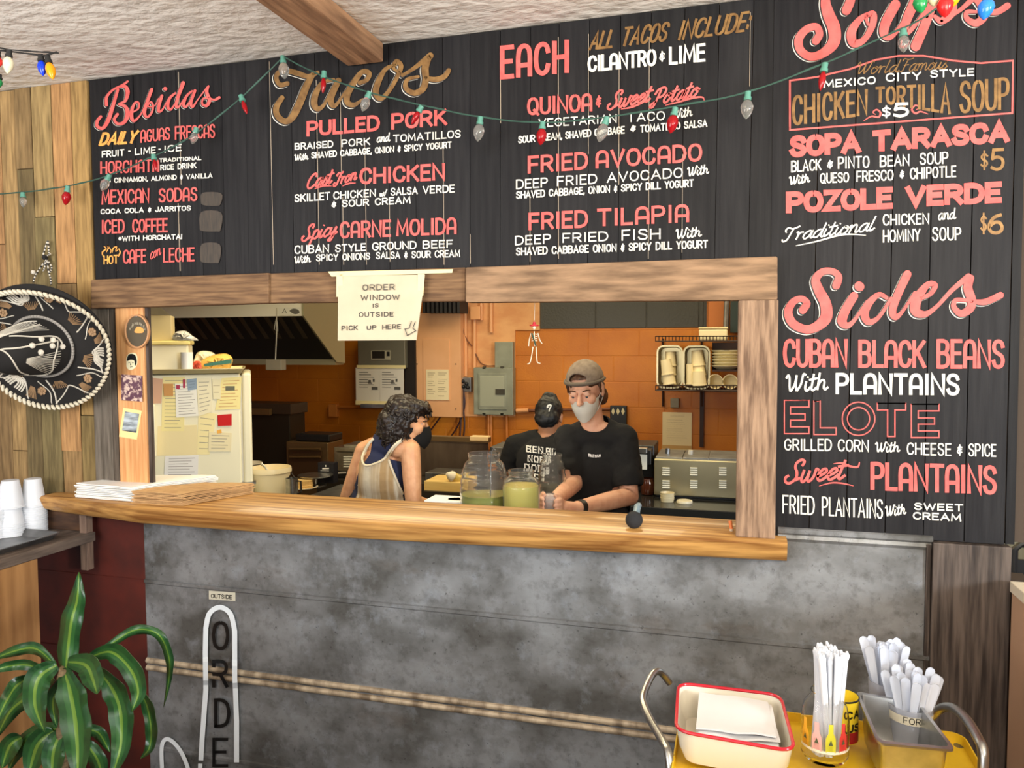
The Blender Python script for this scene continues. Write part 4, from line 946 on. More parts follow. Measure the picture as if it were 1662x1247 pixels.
# --- plant
pot_c = PZ(98, 1330, .5); ypl = -.72
pc = P(98, 1247, ypl)
pt = thing('dracaena_plant', 'tall green dracaena plant with striped arching leaves in front of the maroon wall', 'plant', (pc.x, ypl, 0))
mb = MB(); mb.lathe([(.10, 0), (.135, .26), (.145, .26), (.145, .29), (.13, .29), (.125, .25), (0, .25)], (pc.x, ypl, 0), 28); obj('pot', mb, flat('clay_pot', (120, 66, 44), .8), pt, smooth=True)
k0 = P(100, 1100, ypl); mb = MB(); mb.tube([(pc.x, ypl, .24), (pc.x + .005, ypl, .45), (k0.x, ypl, k0.z), tuple(P(104, 1085, ypl))], [.017, .016, .014, .012], 10); obj('cane', mb, mat('tan_cane', srgb(128, 104, 74), .8, col2=srgb(90, 74, 50), scale=40, stretch=(1, 1, 4)), pt, smooth=True)
lf_d = flat('leaf_green', (36, 76, 36), .35, col2=srgb(24, 56, 28), scale=30); lf_l = flat('leaf_stripe', (100, 130, 50), .35); lf_m = flat('leaf_mid_green', (44, 86, 40), .35)
def leaf(pts, w, dy=(0, 0), cup_=.25):
    "midline in crop pixels of the lower left of the photo; width px; depth offset from stem start to tip"
    sc = .2622; q = smooth_pts([(a * sc, 920 + b * sc) for a, b in pts], 6); n = len(q); rows = []
    for i, (x, y) in enumerate(q):
        t = i / (n - 1); a = q[max(i - 1, 0)]; b = q[min(i + 1, n - 1)]; d = Vector((b[0] - a[0], b[1] - a[1])).normalized(); nr = Vector((-d.y, d.x))
        ww = w * sc / 2 * min(1, .35 + 2.2 * t) * (1 if t < .55 else max(.03, 1 - ((t - .55) / .45) ** 1.7)) * (1 + .05 * math.sin(i * 1.1))
        y0 = ypl + dy[0] * t + dy[1] * t * t; row = []
        for k, u in enumerate((-1, -.5, -.13, .13, .5, 1)):
            row.append(P(x + nr.x * ww * u, y + nr.y * ww * u, y0 - abs(u) * ww * px * cup_ * (-1 if dy[0] > 0 else 1) + .004 * math.sin(i * .9 + u)))
        rows.append(row)
    m = MB(); nn = 6
    top = [p for r in rows for p in r]
    for i in range(n - 1):
        for k in range(nn - 1): pass
    m.slab(rows, (0, .0012, 0))
    # stripe faces
    N = n * nn; mats_ = []
    for f in m.f:
        ks = {(i % N) % nn for i in f}
        mats_.append(1 if ks == {2, 3} else 2 if ks in ({1, 2}, {3, 4}) else 0)
    m.m = mats_
    obj('leaf', m, [lf_d, lf_l, lf_m], pt, smooth=True, angle=80)
LEAVES = [([(400, 690), (415, 560), (440, 350), (478, 200), (488, 35)], 130, (.02, .0)), ([(560, 560), (700, 470), (840, 392), (980, 420), (1045, 560), (1045, 700), (1012, 870)], 58, (.1, .05)),
 ([(560, 560), (690, 530), (810, 640), (855, 780), (812, 900)], 125, (-.05, -.08)), ([(400, 660), (430, 760), (465, 950), (480, 1150), (480, 1380)], 190, (-.16, -.04)),
 ([(600, 640), (690, 750), (745, 900), (745, 1120), (680, 1330)], 150, (-.12, -.03)), ([(350, 610), (240, 690), (215, 850), (275, 1025)], 160, (-.1, -.06)),
 ([(340, 610), (225, 510), (100, 520), (-60, 580)], 75, (.05, -.05)), ([(300, 650), (170, 610), (40, 620), (-60, 660)], 65, (0, -.08)), ([(200, 690), (110, 730), (40, 830), (-30, 990)], 95, (-.1, -.1)),
 ([(420, 590), (530, 610), (575, 700), (600, 790)], 150, (-.1, -.08)), ([(840, 740), (905, 850), (935, 1000), (925, 1120), (870, 1190)], 75, (.0, .0)),
 ([(420, 1000), (270, 1020), (130, 1110), (50, 1270)], 110, (.02, .0)), ([(520, 1010), (610, 1030), (680, 1150)], 80, (.04, 0)), ([(520, 1080), (600, 1190), (640, 1330)], 110, (.03, 0)),
 ([(330, 1020), (230, 1110), (170, 1330)], 150, (-.03, 0)), ([(380, 1020), (330, 1150), (320, 1360)], 140, (-.06, 0)), ([(330, 690), (180, 800), (60, 900), (-20, 1060)], 110, (.04, .0)), ([(380, 640), (420, 700), (330, 820), (350, 1000)], 100, (-.02, 0)), ([(130, 1060), (60, 1110), (10, 1250)], 120, (0, 0))]
for L_ in LEAVES: leaf(*L_)

# --- right hand cabinet and what shows past the board
xb_ = P(1641, 952, -.05).x; zcb = P(1641, 945, -.05).z
t = thing('cabinet', 'tan laminate cabinet with pale top at the right edge in front of the dark post', 'cabinet', (xb_ + .3, -.9, 0))
mb = MB(); mb.box((xb_ + .004, -1.75, 0), (xb_ + .62, -.045, zcb - .03)); obj('carcass', mb, flat('tan_laminate', (190, 152, 122), .6), t)
mb = MB(); mb.box((xb_, -1.78, zcb - .029), (xb_ + .64, -.04, zcb), bev=.002); obj('top', mb, flat('cream_laminate', (228, 216, 192), .5), t)
gb = mat('green_block_paint', srgb(196, 206, 190), .7, bump=.2, bscale=60)
mb = MB(); zz = 0; r_ = 0
while zz < ZC:
    xx = .85 - (r_ % 2) * .2
    while xx < 4: mb.box((xx + .004, 1.4, zz + .004), (xx + .396, 1.5, min(zz + .196, ZC))); xx += .4
    zz += .2; r_ += 1
mb.box((.8, 1.41, 0), (4.2, 1.49, ZC)); struct('wall_right', mb, gb)
t = thing('chair', 'black plastic chair back showing past the edge of the right board', 'chair', (P(1655, 900, .25).x + .2, .35, 0))
a = P(1646, 882, .25); b = P(1646, 940, .25)
mb = MB(); mb.tube([(a.x, .25, .45), (a.x, .25, a.z - .02), (a.x + .02, .25, a.z), (a.x + .4, .25, a.z), (a.x + .42, .25, a.z - .02), (a.x + .42, .25, .45)], .012, 8); obj('back_frame', mb, black_pl, t, smooth=True)
mb = MB(); mb.box((a.x + .01, .245, b.z), (a.x + .41, .26, a.z - .05)); obj('back_panel', mb, black_pl, t)
mb = MB(); mb.box((a.x - .01, .24, .43), (a.x + .43, .66, .46), bev=.008); obj('seat', mb, black_pl, t)
for lx in (a.x + .01, a.x + .41):
    for ly in (.26, .64): mb = MB(); mb.tube([(lx, ly, 0), (lx, ly, .43)], .012, 8); obj('leg', mb, black_pl, t)
# ------------------------------------------------------------------ yellow cart and its load
ZT = .80
yel = mat('yellow_enamel', srgb(236, 196, 40), .45, col2=srgb(220, 176, 34), scale=9, contrast=(.4, .7)); grime(yel, srgb(110, 84, 30), 22, .66, .72, .7)
far = PZ(1292, 1158, ZT).y
cx0 = PZ(1092, 1247, ZT).x; cx1 = PZ(1560, 1215, ZT).x + .02; cyn = far - .46
ct = thing('utility_cart', 'yellow topped metal utility cart with tubular handles below the Sides board', 'cart', ((cx0 + cx1) / 2, far - .23, 0))
m = pan(cx0, cyn, cx1, far, ZT - .022, .022, .002, .003, .03); obj('tray_top', m, yel, ct, smooth=True)
m = MB(); m.box((cx0, cyn, .2), (cx1, far, .215)); obj('lower_shelf', m, yel, ct)
for lx in (cx0 + .01, cx1 - .01):
    for ly in (cyn + .02, far - .02): m = MB(); m.tube([(lx, ly, .03), (lx, ly, ZT - .02)], .012, 8); obj('leg', m, dull_steel, ct, smooth=True)
for lx in (cx0 + .01, cx1 - .01):
    for ly in (cyn + .02, far - .02): m = MB(); m.ball((lx, ly, .03), (.012, .03, .03), 12); obj('caster', m, black_pl, ct, smooth=True)
hd = [(1087, 1109), (1076, 1095), (1066, 1090), (1056, 1100), (1044, 1128), (1045, 1145), (1056, 1170), (1078, 1208), (1085, 1225), (1088, 1262)]
hl = [far + .03, far + .02, far - .0, far - .03, far - .10, far - .14, far - .19, far - .26, far - .29, far - .31]
m = MB(); m.tube(smooth_pts([tuple(P(a, b, y)) for (a, b), y in zip(hd, hl)], 4), .0092, 12); obj('handle', m, steel, ct, smooth=True)
hd = [(1512, 1165), (1528, 1150), (1548, 1150), (1570, 1170), (1588, 1200), (1596, 1222), (1594, 1262)]; hl = [far + .02, far, far - .04, far - .1, far - .17, far - .2, far - .21]
m = MB(); m.tube(smooth_pts([tuple(P(a, b, y)) for (a, b), y in zip(hd, hl)], 4), .0105, 12); obj('handle', m, steel, ct, smooth=True)

# enamel tray with napkins
zr_ = ZT + .075
pts = {k: PZ(*v, zr_) for k, v in dict(fl=(1100, 1108), fr=(1268, 1128), nr=(1293, 1222), nl=(1095, 1187)).items()}
tw = thing('enamel_tray', 'white enamel tray with a red rim holding napkins on the yellow cart', 'tray', (sum((p.x for p in pts.values()), 0) / 4, sum((p.y for p in pts.values()), 0) / 4, ZT + .001))
def quad_ring(s, z, n=6, rad=.16):
    "rounded quadrilateral ring scaled about its centre"
    c0 = sum((p for p in pts.values()), Vector()) / 4; q = [c0 + (pts[k] - c0) * s for k in ('fl', 'fr', 'nr', 'nl')]; out = []
    for i in range(4):
        p, a, b = q[i], q[i - 1], q[(i + 1) % 4]
        s0 = p + (a - p) * rad; s1 = p + (b - p) * rad
        for k in range(n + 1): t = k / n; v = s0 * (1 - t) ** 2 + p * 2 * t * (1 - t) + s1 * t * t; out.append(Vector((v.x, v.y, z)))
    return out
rings = [quad_ring(.84, ZT + .001), quad_ring(.93, ZT + .03), quad_ring(.985, zr_ - .002), quad_ring(.975, zr_ - .002), quad_ring(.92, ZT + .03), quad_ring(.83, ZT + .004)]
m = MB(); n = len(rings[0]); vs = [p for r in rings for p in r]; fs = [(i * n + k, i * n + (k + 1) % n, (i + 1) * n + (k + 1) % n, (i + 1) * n + k) for i in range(len(rings) - 1) for k in range(n)] + [list(range(n)), [(len(rings) - 1) * n + k for k in range(n)]]
m.add(vs, fs); obj('tray_body', m, flat('cream_enamel', (226, 220, 202), .25), tw, smooth=True)
rg = quad_ring(.985, zr_); m = MB(); m.tube(rg + rg[:1], .0038, 8, caps=False); obj('red_rim', m, flat('red_enamel', (196, 32, 48), .25), tw, smooth=True)
npk = flat('napkin_paper', (218, 217, 218), .9)
A, B, C_, D_ = PZ(1132, 1125, ZT + .068), PZ(1252, 1142, ZT + .068), PZ(1268, 1208, ZT + .06), PZ(1126, 1192, ZT + .06)
for i in range(9):
    z = ZT + .006 + i * .0075; rows = []; s = .97 - .012 * (i % 3); cen = (A + B + C_ + D_) / 4; off = Vector((rnd(-.005, .005), .001 * (i % 3), 0))
    for v in (0, .2, .4, .6, .8, 1):
        row = []
        for u in (0, .25, .5, .75, 1):
            p = cen + (((A * (1 - u) + B * u) * (1 - v) + (D_ * (1 - u) + C_ * u) * v) - cen) * s * .98 + off; p.z = z + .004 * math.sin(5 * v + i) + .002 * math.sin(7 * u + 2 * i) + (.003 if i > 5 else 0) * math.sin(9 * u * v); row.append(p)
        rows.append(row)
    m = MB(); m.slab(rows, (0, 0, .004)); tag(obj('napkin', m, npk, smooth=True), 'white folded paper napkin in the stack in the enamel tray', 'napkin', 'paper napkins in the enamel tray')

# straw jar
jc = PZ(1338, 1229, ZT); jr = .038
jr = (PZ(1374, 1205, ZT) - PZ(1303, 1205, ZT)).length / 2
jar = thing('glass_jar', 'glass jar with a label of coloured soda bottles holding wrapped straws', 'jar', (jc.x, jc.y, ZT + .001)); jz = ZT + .001; jh = (P(1338, 1122, jc.y).z - P(1338, 1229, jc.y).z)
m = MB(); m.lathe([(0, 0), (jr * .86, 0), (jr, .012), (jr, jh * .62), (jr * .9, jh * .8), (jr * .62, jh * .93), (jr * .62, jh), (jr * .58, jh), (jr * .58, jh * .93), (jr * .86, jh * .8), (jr * .95, jh * .62), (jr * .95, .014), (jr * .8, .006), (0, .006)], (jc.x, jc.y, jz), 36); obj('glass_body', m, glass, jar, smooth=True)
cols_ = [(238, 176, 48), (236, 178, 176), (206, 206, 60), (220, 64, 62)]
m = MB()
for k in range(24):
    a = R(180 + 12 + 150 * k / 23 - 0); b = R(180 + 12 + 150 * (k + 1) / 23)
    m.add([(jc.x + jr * 1.006 * math.cos(t), jc.y + jr * 1.006 * math.sin(t), jz + z) for t, z in ((a, .030), (b, .030), (b, .036), (a, .036))], [(0, 1, 2, 3)])
obj('label_band', m, flat('label_white', (240, 236, 226), .5), jar)
for i, cc_ in enumerate(cols_):
    m = MB(); aa = R(180 + 32 + 33 * i); prf = [(-.16, 0), (.16, 0), (.17, .3), (.16, .45), (.08, .62), (.075, .9), (-.075, .9), (-.08, .62), (-.16, .45), (-.17, .3)]
    m.add([(jc.x + jr * 1.012 * math.cos(aa + u * 1.25), jc.y + jr * 1.012 * math.sin(aa + u * 1.25), jz + .034 + v * .068) for u, v in prf], [list(range(10))]); obj('printed_bottle', m, flat('label_ink_%d' % i, cc_, .5), jar)
    m = MB(); m.add([(jc.x + jr * 1.018 * math.cos(aa + u), jc.y + jr * 1.018 * math.sin(aa + u), jz + z) for u, z in ((-.09, .050), (.09, .050), (0, .062))], [(0, 1, 2)]); obj('printed_emblem', m, flat('label_dark', (84, 96, 70), .5), jar)
straw_m = flat('straw_wrapper', (218, 222, 230), .6)
m = MB(); m.tube([(0, 0, 0), (0, 0, .205), (.001, 0, .213), (-.001, .001, .222)], [.0042, .0042, .005, .0022], 7)
st0 = obj('wrapped_straw', m, straw_m, smooth=True, origin=(0, 0, 0)); lab = 'white paper wrapped straw standing in the glass jar'; tag(st0, lab, 'straw', 'wrapped straws in the glass jar')
for i in range(60):
    o = st0 if i == 0 else dup(st0, (0, 0, 0)); a = i * 2.39996; rr_ = jr * .8 * math.sqrt((i + .5) / 60) * .74; h_ = rnd(.0, .012)
    o.location = (jc.x + rr_ * math.cos(a) * .9, jc.y + rr_ * math.sin(a) * .9, jz + .009 + h_)
    o.rotation_euler = (-math.sin(a) * rr_ * 3.4 + rnd(-.03, .03), math.cos(a) * rr_ * 3.4 + rnd(-.03, .03), a)

# yellow can
cc_ = PZ(1376, 1206, ZT); rr_ = .036; t = thing('tin_can', 'yellow and red tin can behind the straw jar', 'can', (cc_.x - .012, cc_.y + .02, ZT + .001)); c0 = Vector((cc_.x - .012, cc_.y + .02, ZT + .001)); ch = P(1380, 1130, c0.y).z - c0.z
m = MB(); m.lathe([(0, 0), (rr_, 0), (rr_, ch), (rr_ - .002, ch), (rr_ - .002, .003), (0, .003)], c0, 30); obj('can_body', m, flat('can_yellow', (240, 212, 50), .4), t, smooth=True)
m = MB(); m.lathe([(rr_ + .0006, .002), (rr_ + .0006, ch * .28)], c0, 30, closed=True); obj('red_band', m, flat('can_red', (170, 34, 40), .4), t, smooth=True)
m = MB(); m.lathe([(rr_ - .001, ch - .004), (rr_ + .0016, ch - .003), (rr_ + .0016, ch), (rr_ - .001, ch)], c0, 30, closed=True); obj('rim', m, black_pl, t, smooth=True)
def oncan(x, y):
    a = R(-62) + (x) / rr_; return (c0.x + (rr_ + .001) * math.cos(a), c0.y + (rr_ + .001) * math.sin(a), c0.z + ch * .9 - y)
m = MB()
for s, yy in (('CAFE', .033), ('BUSTELO'[:4], .062)):
    pass
letters(m, 'CA', .0 - .012, .030, .022, .030, .019, .019, .0042, 0, oncan); letters(m, 'US', -.010, .060, .022, .060, .019, .019, .0042, 0, oncan); obj('can_lettering', m, black_pl, t)

# steel pan with cutlery cups
zp = ZT + .095
p1, p2, p3, p4 = PZ(1388, 1122, zp), PZ(1424, 1206, zp), PZ(1552, 1218, zp), PZ(1492, 1140, zp)
pn = thing('steel_pan', 'deep stainless steel pan holding cups of plastic cutlery on the cart', 'pan', ((p1.x + p3.x) / 2, (p1.y + p3.y) / 2, ZT + .001))
PQ = [p1, p4, p3, p2]; c0 = sum(PQ, Vector()) / 4
def pr(s, z, n=4, rad=.1):
    q = [c0 + (p - c0) * s for p in PQ]; out = []
    for i in range(4):
        p, a, b = q[i], q[i - 1], q[(i + 1) % 4]; s0 = p + (a - p) * rad; s1 = p + (b - p) * rad
        for k in range(n + 1): t_ = k / n; v = s0 * (1 - t_) ** 2 + p * 2 * t_ * (1 - t_) + s1 * t_ * t_; out.append(Vector((v.x, v.y, z)))
    return out
rings = [pr(.80, ZT + .001), pr(.90, zp - .004), pr(1.0, zp - .005), pr(1.0, zp), pr(.90, zp), pr(.885, zp - .006), pr(.79, ZT + .003)]
m = MB(); n = len(rings[0]); m.add([p for r in rings for p in r], [(i * n + k, i * n + (k + 1) % n, (i + 1) * n + (k + 1) % n, (i + 1) * n + k) for i in range(len(rings) - 1) for k in range(n)] + [list(range(n)), [(len(rings) - 1) * n + k for k in range(n)]])
obj('pan_body', m, steel, pn, smooth=True)
cup2_m = mat('frosted_plastic', srgb(226, 228, 236), .3, trans=.75, ior=1.15)
fork_m = flat('white_cutlery_plastic', (206, 212, 226), .35)
def cutlery(kind):
    m = MB()
    pr_ = [(0, .005), (.02, .0056), (.07, .0084), (.105, .0098), (.116, .0094), (.121, .006), (.1225, .002)]
    rows = [[(-w_, -.0006, z), (-w_ * .5, .0012, z), (w_ * .5, .0012, z), (w_, -.0006, z)] for z, w_ in pr_]
    m.slab(rows, (0, -.0016, 0)); return m
fk = obj('plastic_fork', cutlery(0), fork_m, smooth=True, origin=(0, 0, 0)); n_f = [0]
def ccup(px_, py_, r, h, label, group, n, flab, reach, tape=None, lean=0):
    base = PZ(px_, py_, ZT + .006); t = thing('plastic_cup', label, 'cup', (base.x, base.y, ZT + .006))
    m = MB(); m.lathe([(0, 0), (r * .84, 0), (r, h), (r - .002, h), (r * .82, .003), (0, .003)], (base.x, base.y, ZT + .006), 30); obj('cup_wall', m, cup2_m, t, smooth=True)
    if tape:
        m = MB(); f = lambda z: r * (.84 + .16 * z / h) + .0012
        for k in range(22):
            a0, a1 = R(195 + 7 * k), R(195 + 7 * (k + 1))
            m.add([(base.x + f(z) * math.cos(a), base.y + f(z) * math.sin(a), ZT + .006 + z) for a, z in ((a0, h * .62), (a1, h * .62), (a1, h * .86), (a0, h * .86))], [(0, 1, 2, 3)])
        obj('masking_tape', m, flat('label_tape', (214, 206, 184), .6), t)
        m = MB(); letters(m, tape, 0, 0, .046, 0, .015, .015, .0018, 0, lambda x, y: (base.x + (f(h * .665 - y) + .001) * math.cos(R(244) + x / r), base.y + (f(h * .665 - y) + .001) * math.sin(R(244) + x / r), ZT + .006 + h * .665 - y)); obj('tape_writing', m, black_pl, t)
    for i in range(n):
        if n_f[0] == 0: o = fk
        else: o = dup(fk, (0, 0, 0))
        n_f[0] += 1
        a = i * 2.39996; rr2 = (r - .008) * math.sqrt((i + .5) / n)
        o.location = (base.x + rr2 * math.cos(a) * .8, base.y + rr2 * math.sin(a) * .8, ZT + .012 + reach + rnd(-.004, .016))
        o.rotation_euler = (-math.sin(a) * rr2 * 6 + rnd(-.05, .05), math.cos(a) * rr2 * 6 + lean + rnd(-.05, .05), rnd(-.5, .5)); tag(o, flab, 'fork', group)
ccup(1476, 1200, .047, .082, 'frosted plastic cup with a masking tape label reading FORK in the steel pan', 'plastic forks in the taped cup', 22, 'white plastic fork in the taped cup at the front of the steel pan', .024, 'FORK', .04)
ccup(1436, 1166, .038, .092, 'untaped frosted plastic cup at the back of the steel pan', 'plastic cutlery in the rear cup', 18, 'white plastic fork in the rear cup of the steel pan', .05, None, 0)

# ------------------------------------------------------------------ festoon lights
cord_m = flat('green_cord', (52, 84, 72), .6); dark_cord = flat('dark_cord', (38, 36, 34), .7); sock_m = flat('green_socket', (86, 142, 124), .5)
clear_b = mat('clear_bulb', srgb(206, 204, 198), .08, trans=.82, ior=1.35); red_b = mat('red_bulb', srgb(170, 22, 30), .12, trans=.25, ior=1.4); 
def glow(n, rgb): return flat(n, rgb, .2)
def festoon(name, label, cords, bulbs, cm):
    p0 = P(cords[0][0][0], cords[0][0][1], cords[0][0][2]); t = thing(name, label, 'string lights', p0)
    for cpts in cords:
        m = MB(); q = smooth_pts([tuple(P(*c_)) for c_ in cpts], 6); m.tube(q, .0022, 6)
        m.tube([Vector(p) + Vector((.0018 * math.sin(i * 1.3), -.0018, .0018 * math.cos(i * 1.3))) for i, p in enumerate(q)], .0016, 5)
        obj('cord', m, cm, t, smooth=True)
    for (x, y, dep, tx, ty, L_, bm_) in bulbs:
        a = P(x, y, dep); d = (P(tx, ty, dep - .004) - a); d.normalize(); mtx = d.to_track_quat('Z', 'Y').to_matrix()
        ln = (P(tx, ty, dep) - a).length; sk = ln * .3
        m = MB(); m.lathe([(0, -.002), (.0085, -.002), (.0085, sk * .6), (.0105, sk * .6), (.0105, sk), (0, sk)], a, 12, mtx=mtx); so = obj('socket', m, sock_m if cm is cord_m else dark_cord, t, smooth=True)
        bl = ln - sk; r = bl * .34 if L_ is None else L_
        m = MB(); m.lathe([(r * .45, 0), (r * .8, bl * .14), (r, bl * .36), (r * .86, bl * .62), (r * .5, bl * .86), (r * .12, bl), (0, bl)], a + d * sk, 14, mtx=mtx); bo = obj('bulb', m, bm_, t, smooth=True); bo['label'] = bm_.name.split('.')[0].replace('_', ' ')
D = -.10
festoon('string_lights', 'string of clear and red bulbs on a green cord looping across both menu boards', [[(-20, 316, -.06), (40, 312, -.07), (110, 302, -.08), (170, 287, -.08), (240, 258, -.08), (310, 222, -.09), (390, 160, -.1), (460, 92, -.05)],
    [(460, 92, -.05), (520, 122, -.08), (600, 150, -.1), (690, 172, -.12), (780, 190, -.12), (880, 199, -.13), (985, 190, -.13), (1100, 172, -.13), (1212, 150, -.13), (1335, 104, -.14), (1420, 66, -.15), (1500, 28, -.18), (1560, -20, -.2)]],
    [(37, 314, -.07, 38, 337, None, clear_b), (110, 303, -.08, 106, 333, None, red_b), (178, 284, -.08, 165, 309, None, clear_b), (249, 252, -.085, 254, 279, .0085, red_b), (319, 208, -.09, 312, 234, None, clear_b), (391, 156, -.1, 401, 186, .0085, red_b), (459, 92, -.05, 462, 129, None, clear_b), (526, 117, -.08, 524, 152, .009, red_b), (600, 150, -.1, 588, 181, None, clear_b),
     (684, 173, -.12, 668, 202, .0095, red_b), (780, 191, -.12, 775, 230, None, clear_b), (881, 199, -.13, 877, 236, None, red_b), (985, 191, -.13, 972, 231, None, clear_b), (1096, 176, -.13, 1088, 217, None, red_b), (1214, 150, -.13, 1211, 194, None, clear_b), (1339, 104, -.14, 1331, 148, .0095, red_b), (1466, 48, -.16, 1467, 86, None, clear_b)], cord_m)
festoon('string_lights', 'short string of coloured bulbs under the ceiling at the top left corner', [[(-30, 72, -.5, ), (10, 80, -.5), (60, 84, -.48), (95, 86, -.47)], [(-30, 80, -.5), (20, 84, -.49), (70, 90, -.47), (92, 84, -.47)]],
    [(15, 82, -.5, 12, 120, .016, flat('cream_bulb', (236, 226, 190), .25)), (-4, 84, -.52, -6, 112, .016, flat('red_painted_bulb', (206, 30, 32), .25)), (66, 90, -.47, 70, 124, .0135, flat('blue_bulb', (20, 60, 214), .2)), (77, 92, -.47, 86, 130, .0145, flat('amber_bulb', (244, 160, 20), .2)), (-2, 122, -.52, -3, 144, .012, flat('green_bulb', (30, 130, 70), .2))], dark_cord)
festoon('string_lights', 'string of coloured painted bulbs hanging into the top right corner', [[(1470, -30, -.6), (1540, -16, -.6), (1620, -22, -.6)]],
    [(1490, -18, -.6, 1496, 22, .0145, flat('green_bulb', (30, 130, 70), .2)), (1534, -18, -.6, 1534, 29, .016, flat('red_painted_bulb', (206, 30, 32), .25)), (1549, -22, -.58, 1547, 12, .0125, flat('amber_bulb', (244, 160, 20), .2)), (1606, -14, -.6, 1596, 33, .016, flat('sky_blue_bulb', (40, 120, 216), .2)), (1514, -24, -.58, 1516, 12, .012, flat('cream_bulb', (236, 226, 190), .25))], dark_cord)
# ------------------------------------------------------------------ kitchen shell
YK = 3.7
orange = mat('orange_block_paint', srgb(206, 126, 30), .42, col2=srgb(186, 106, 24), scale=3, bump=.35, bscale=70, bdist=.004)
def blocks(mb, x0, x1, z0, z1, y, bw=.406, bh=.203, g=.004, zoff=0, xoff=0, d=.06):
    z = zoff; r = 0
    while z < z1:
        x = x0 - bw + ((r % 2) * bw / 2) + xoff
        while x < x1:
            a, b, c_, d_ = max(x + g / 2, x0), min(x + bw - g / 2, x1), max(z + g / 2, z0), min(z + bh - g / 2, z1)
            if b - a > .01 and d_ - c_ > .01: mb.box((a, y, c_), (b, y + d, d_), bev=.003)
            x += bw
        z += bh; r += 1
XKL, XKR = -4.4, 1.3
zc_ = P(900, 700, YK).z
zo = (P(900, 619, YK).z % .203); xo = (P(1037, 640, YK).x - (XKL - .406)) % .406
mb = MB(); blocks(mb, XKL, XKR, 0, ZC, YK, zoff=zo - .203, xoff=xo - .406); mb.box((XKL, YK + .002, 0), (XKR, YK + .2, ZC))
struct('wall_back', mb, orange)
bk = mat('black_block_paint', srgb(62, 60, 50), .35, bump=.5, bscale=70, bdist=.004)
mb = MB(); a, b = P(876, 534, YK - .008), P(1147, 488, YK - .008); xx = a.x; zb2 = a.z
for k in range(5):
    xn = min(xx + (.40 if k else .46), b.x - .02)
    if xn - xx > .03: mb.box((xx + .004, YK - .008, zb2), (xn - .004, YK + .001, zb2 + .26), bev=.003)
    xx = xn
mb.box((a.x, YK - .002, zb2), (b.x, YK + .001, zb2 + .29)); struct('wall_back_painted_band', mb, bk)
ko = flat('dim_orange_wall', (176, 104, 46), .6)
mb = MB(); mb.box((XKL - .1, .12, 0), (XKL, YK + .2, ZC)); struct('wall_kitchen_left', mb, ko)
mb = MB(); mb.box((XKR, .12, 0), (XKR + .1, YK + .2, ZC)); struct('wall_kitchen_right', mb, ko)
mb = MB(); mb.box((XKL - .1, .125, ZC), (XKR + .1, YK + .2, ZC + .1)); struct('ceiling_kitchen', mb, flat('kitchen_ceiling', (200, 190, 170), .9))
# peach plywood backing on the wall
peach = mat('peach_plywood', srgb(226, 168, 112), .55, col2=srgb(212, 146, 92), scale=5, stretch=(1, 1, 2), bump=.15, bscale=40)
mb = MB(); q = [(748, 484), (876, 484), (876, 536), (836, 536), (836, 676), (748, 676)]; mb.prism([P(a, b, YK - .012) for a, b in q], (0, .014, 0)); struct('trim_8', mb, peach)

def kbox(name, label, cat, x0, y0, x1, y1, dep, thick, m, bev=.004, group=None):
    "box whose front face shows at these photo pixels at depth dep"
    a, b = P(x0, y1, dep), P(x1, y0, dep)
    mb = MB(); mb.box((a.x, dep, a.z), (b.x, dep + thick, b.z), bev=bev); o = obj(name, mb, m)
    if label: tag(o, label, cat, group)
    return o
def part(name, par, x0, y0, x1, y1, dep, thick, m, bev=0):
    a, b = P(x0, y1, dep), P(x1, y0, dep); mb = MB(); mb.box((a.x, dep, a.z), (b.x, dep + thick, b.z), bev=bev); return obj(name, mb, m, par)
def root(name, label, cat, x, y, dep, group=None): return thing(name, label, cat, P(x, y, dep), group)
def tubepx(mb, pts, dep, r, seg=8, m=0): mb.tube([P(a, b, dep) for a, b in pts], r, seg, m)

# --- wall gear
grey_met = mat('grey_green_box', srgb(148, 150, 130), .45, metal=.2, col2=srgb(132, 134, 116), scale=9)
t = root('breaker_panel', 'grey green breaker panel with a dented door on the orange back wall', 'electrical panel', 800, 673, YK)
part('panel_box', t, 769, 597, 832, 673, YK - .10, .09, grey_met, .004); part('panel_door', t, 776, 606, 822, 665, YK - .107, .008, grey_met, .004)
part('latch', t, 804, 632, 819, 641, YK - .116, .01, flat('dark_latch', (60, 56, 44), .5)); part('inner_door', t, 779, 611, 818, 660, YK - .109, .004, mat('pale_panel', srgb(166, 168, 146), .35, metal=.3), .002)
m = MB()
for px_ in (783, 812):
    for py_ in (597, 673): m.box(tuple(P(px_, py_ + 2, YK - .1)), tuple(P(px_ + 5, py_ - 2, YK - .1) + Vector((0, .02, 0))))
obj('mounting_tab', m, flat('dark_latch', (60, 56, 44), .5), t)
kbox('junction_box', 'plain grey green junction box above the breaker panel', 'electrical box', 803, 555, 832, 597, YK - .07, .065, grey_met)
t = root('wall_cabinet', 'tall tan metal panel box with a small door and typed list on the back wall', 'electrical panel', 710, 676, YK)
tanm = mat('tan_metal', srgb(228, 172, 124), .45, col2=srgb(216, 158, 108), scale=3)
part('cabinet_box', t, 673, 507, 747, 676, YK - .12, .11, tanm, .003); part('cabinet_door', t, 687, 550, 729, 650, YK - .126, .008, tanm, .002)
part('typed_list', t, 692, 600, 728, 649, YK - .129, .002, flat('aged_paper', (232, 214, 170), .8))
m = MB()
for i in range(12):
    for xa, xb in ((694, 706), (711, 725)):
        if (i + (xa > 700)) % 4 != 3: a, b = P(xa, 605 + i * 3.4, YK - .131), P(xb - (i % 3) * 2, 605.7 + i * 3.4, YK - .131); m.box((a.x, a.y, b.z), (b.x, a.y + .001, a.z))
obj('typed_lines', m, flat('faded_ink', (150, 132, 104), .8), t)
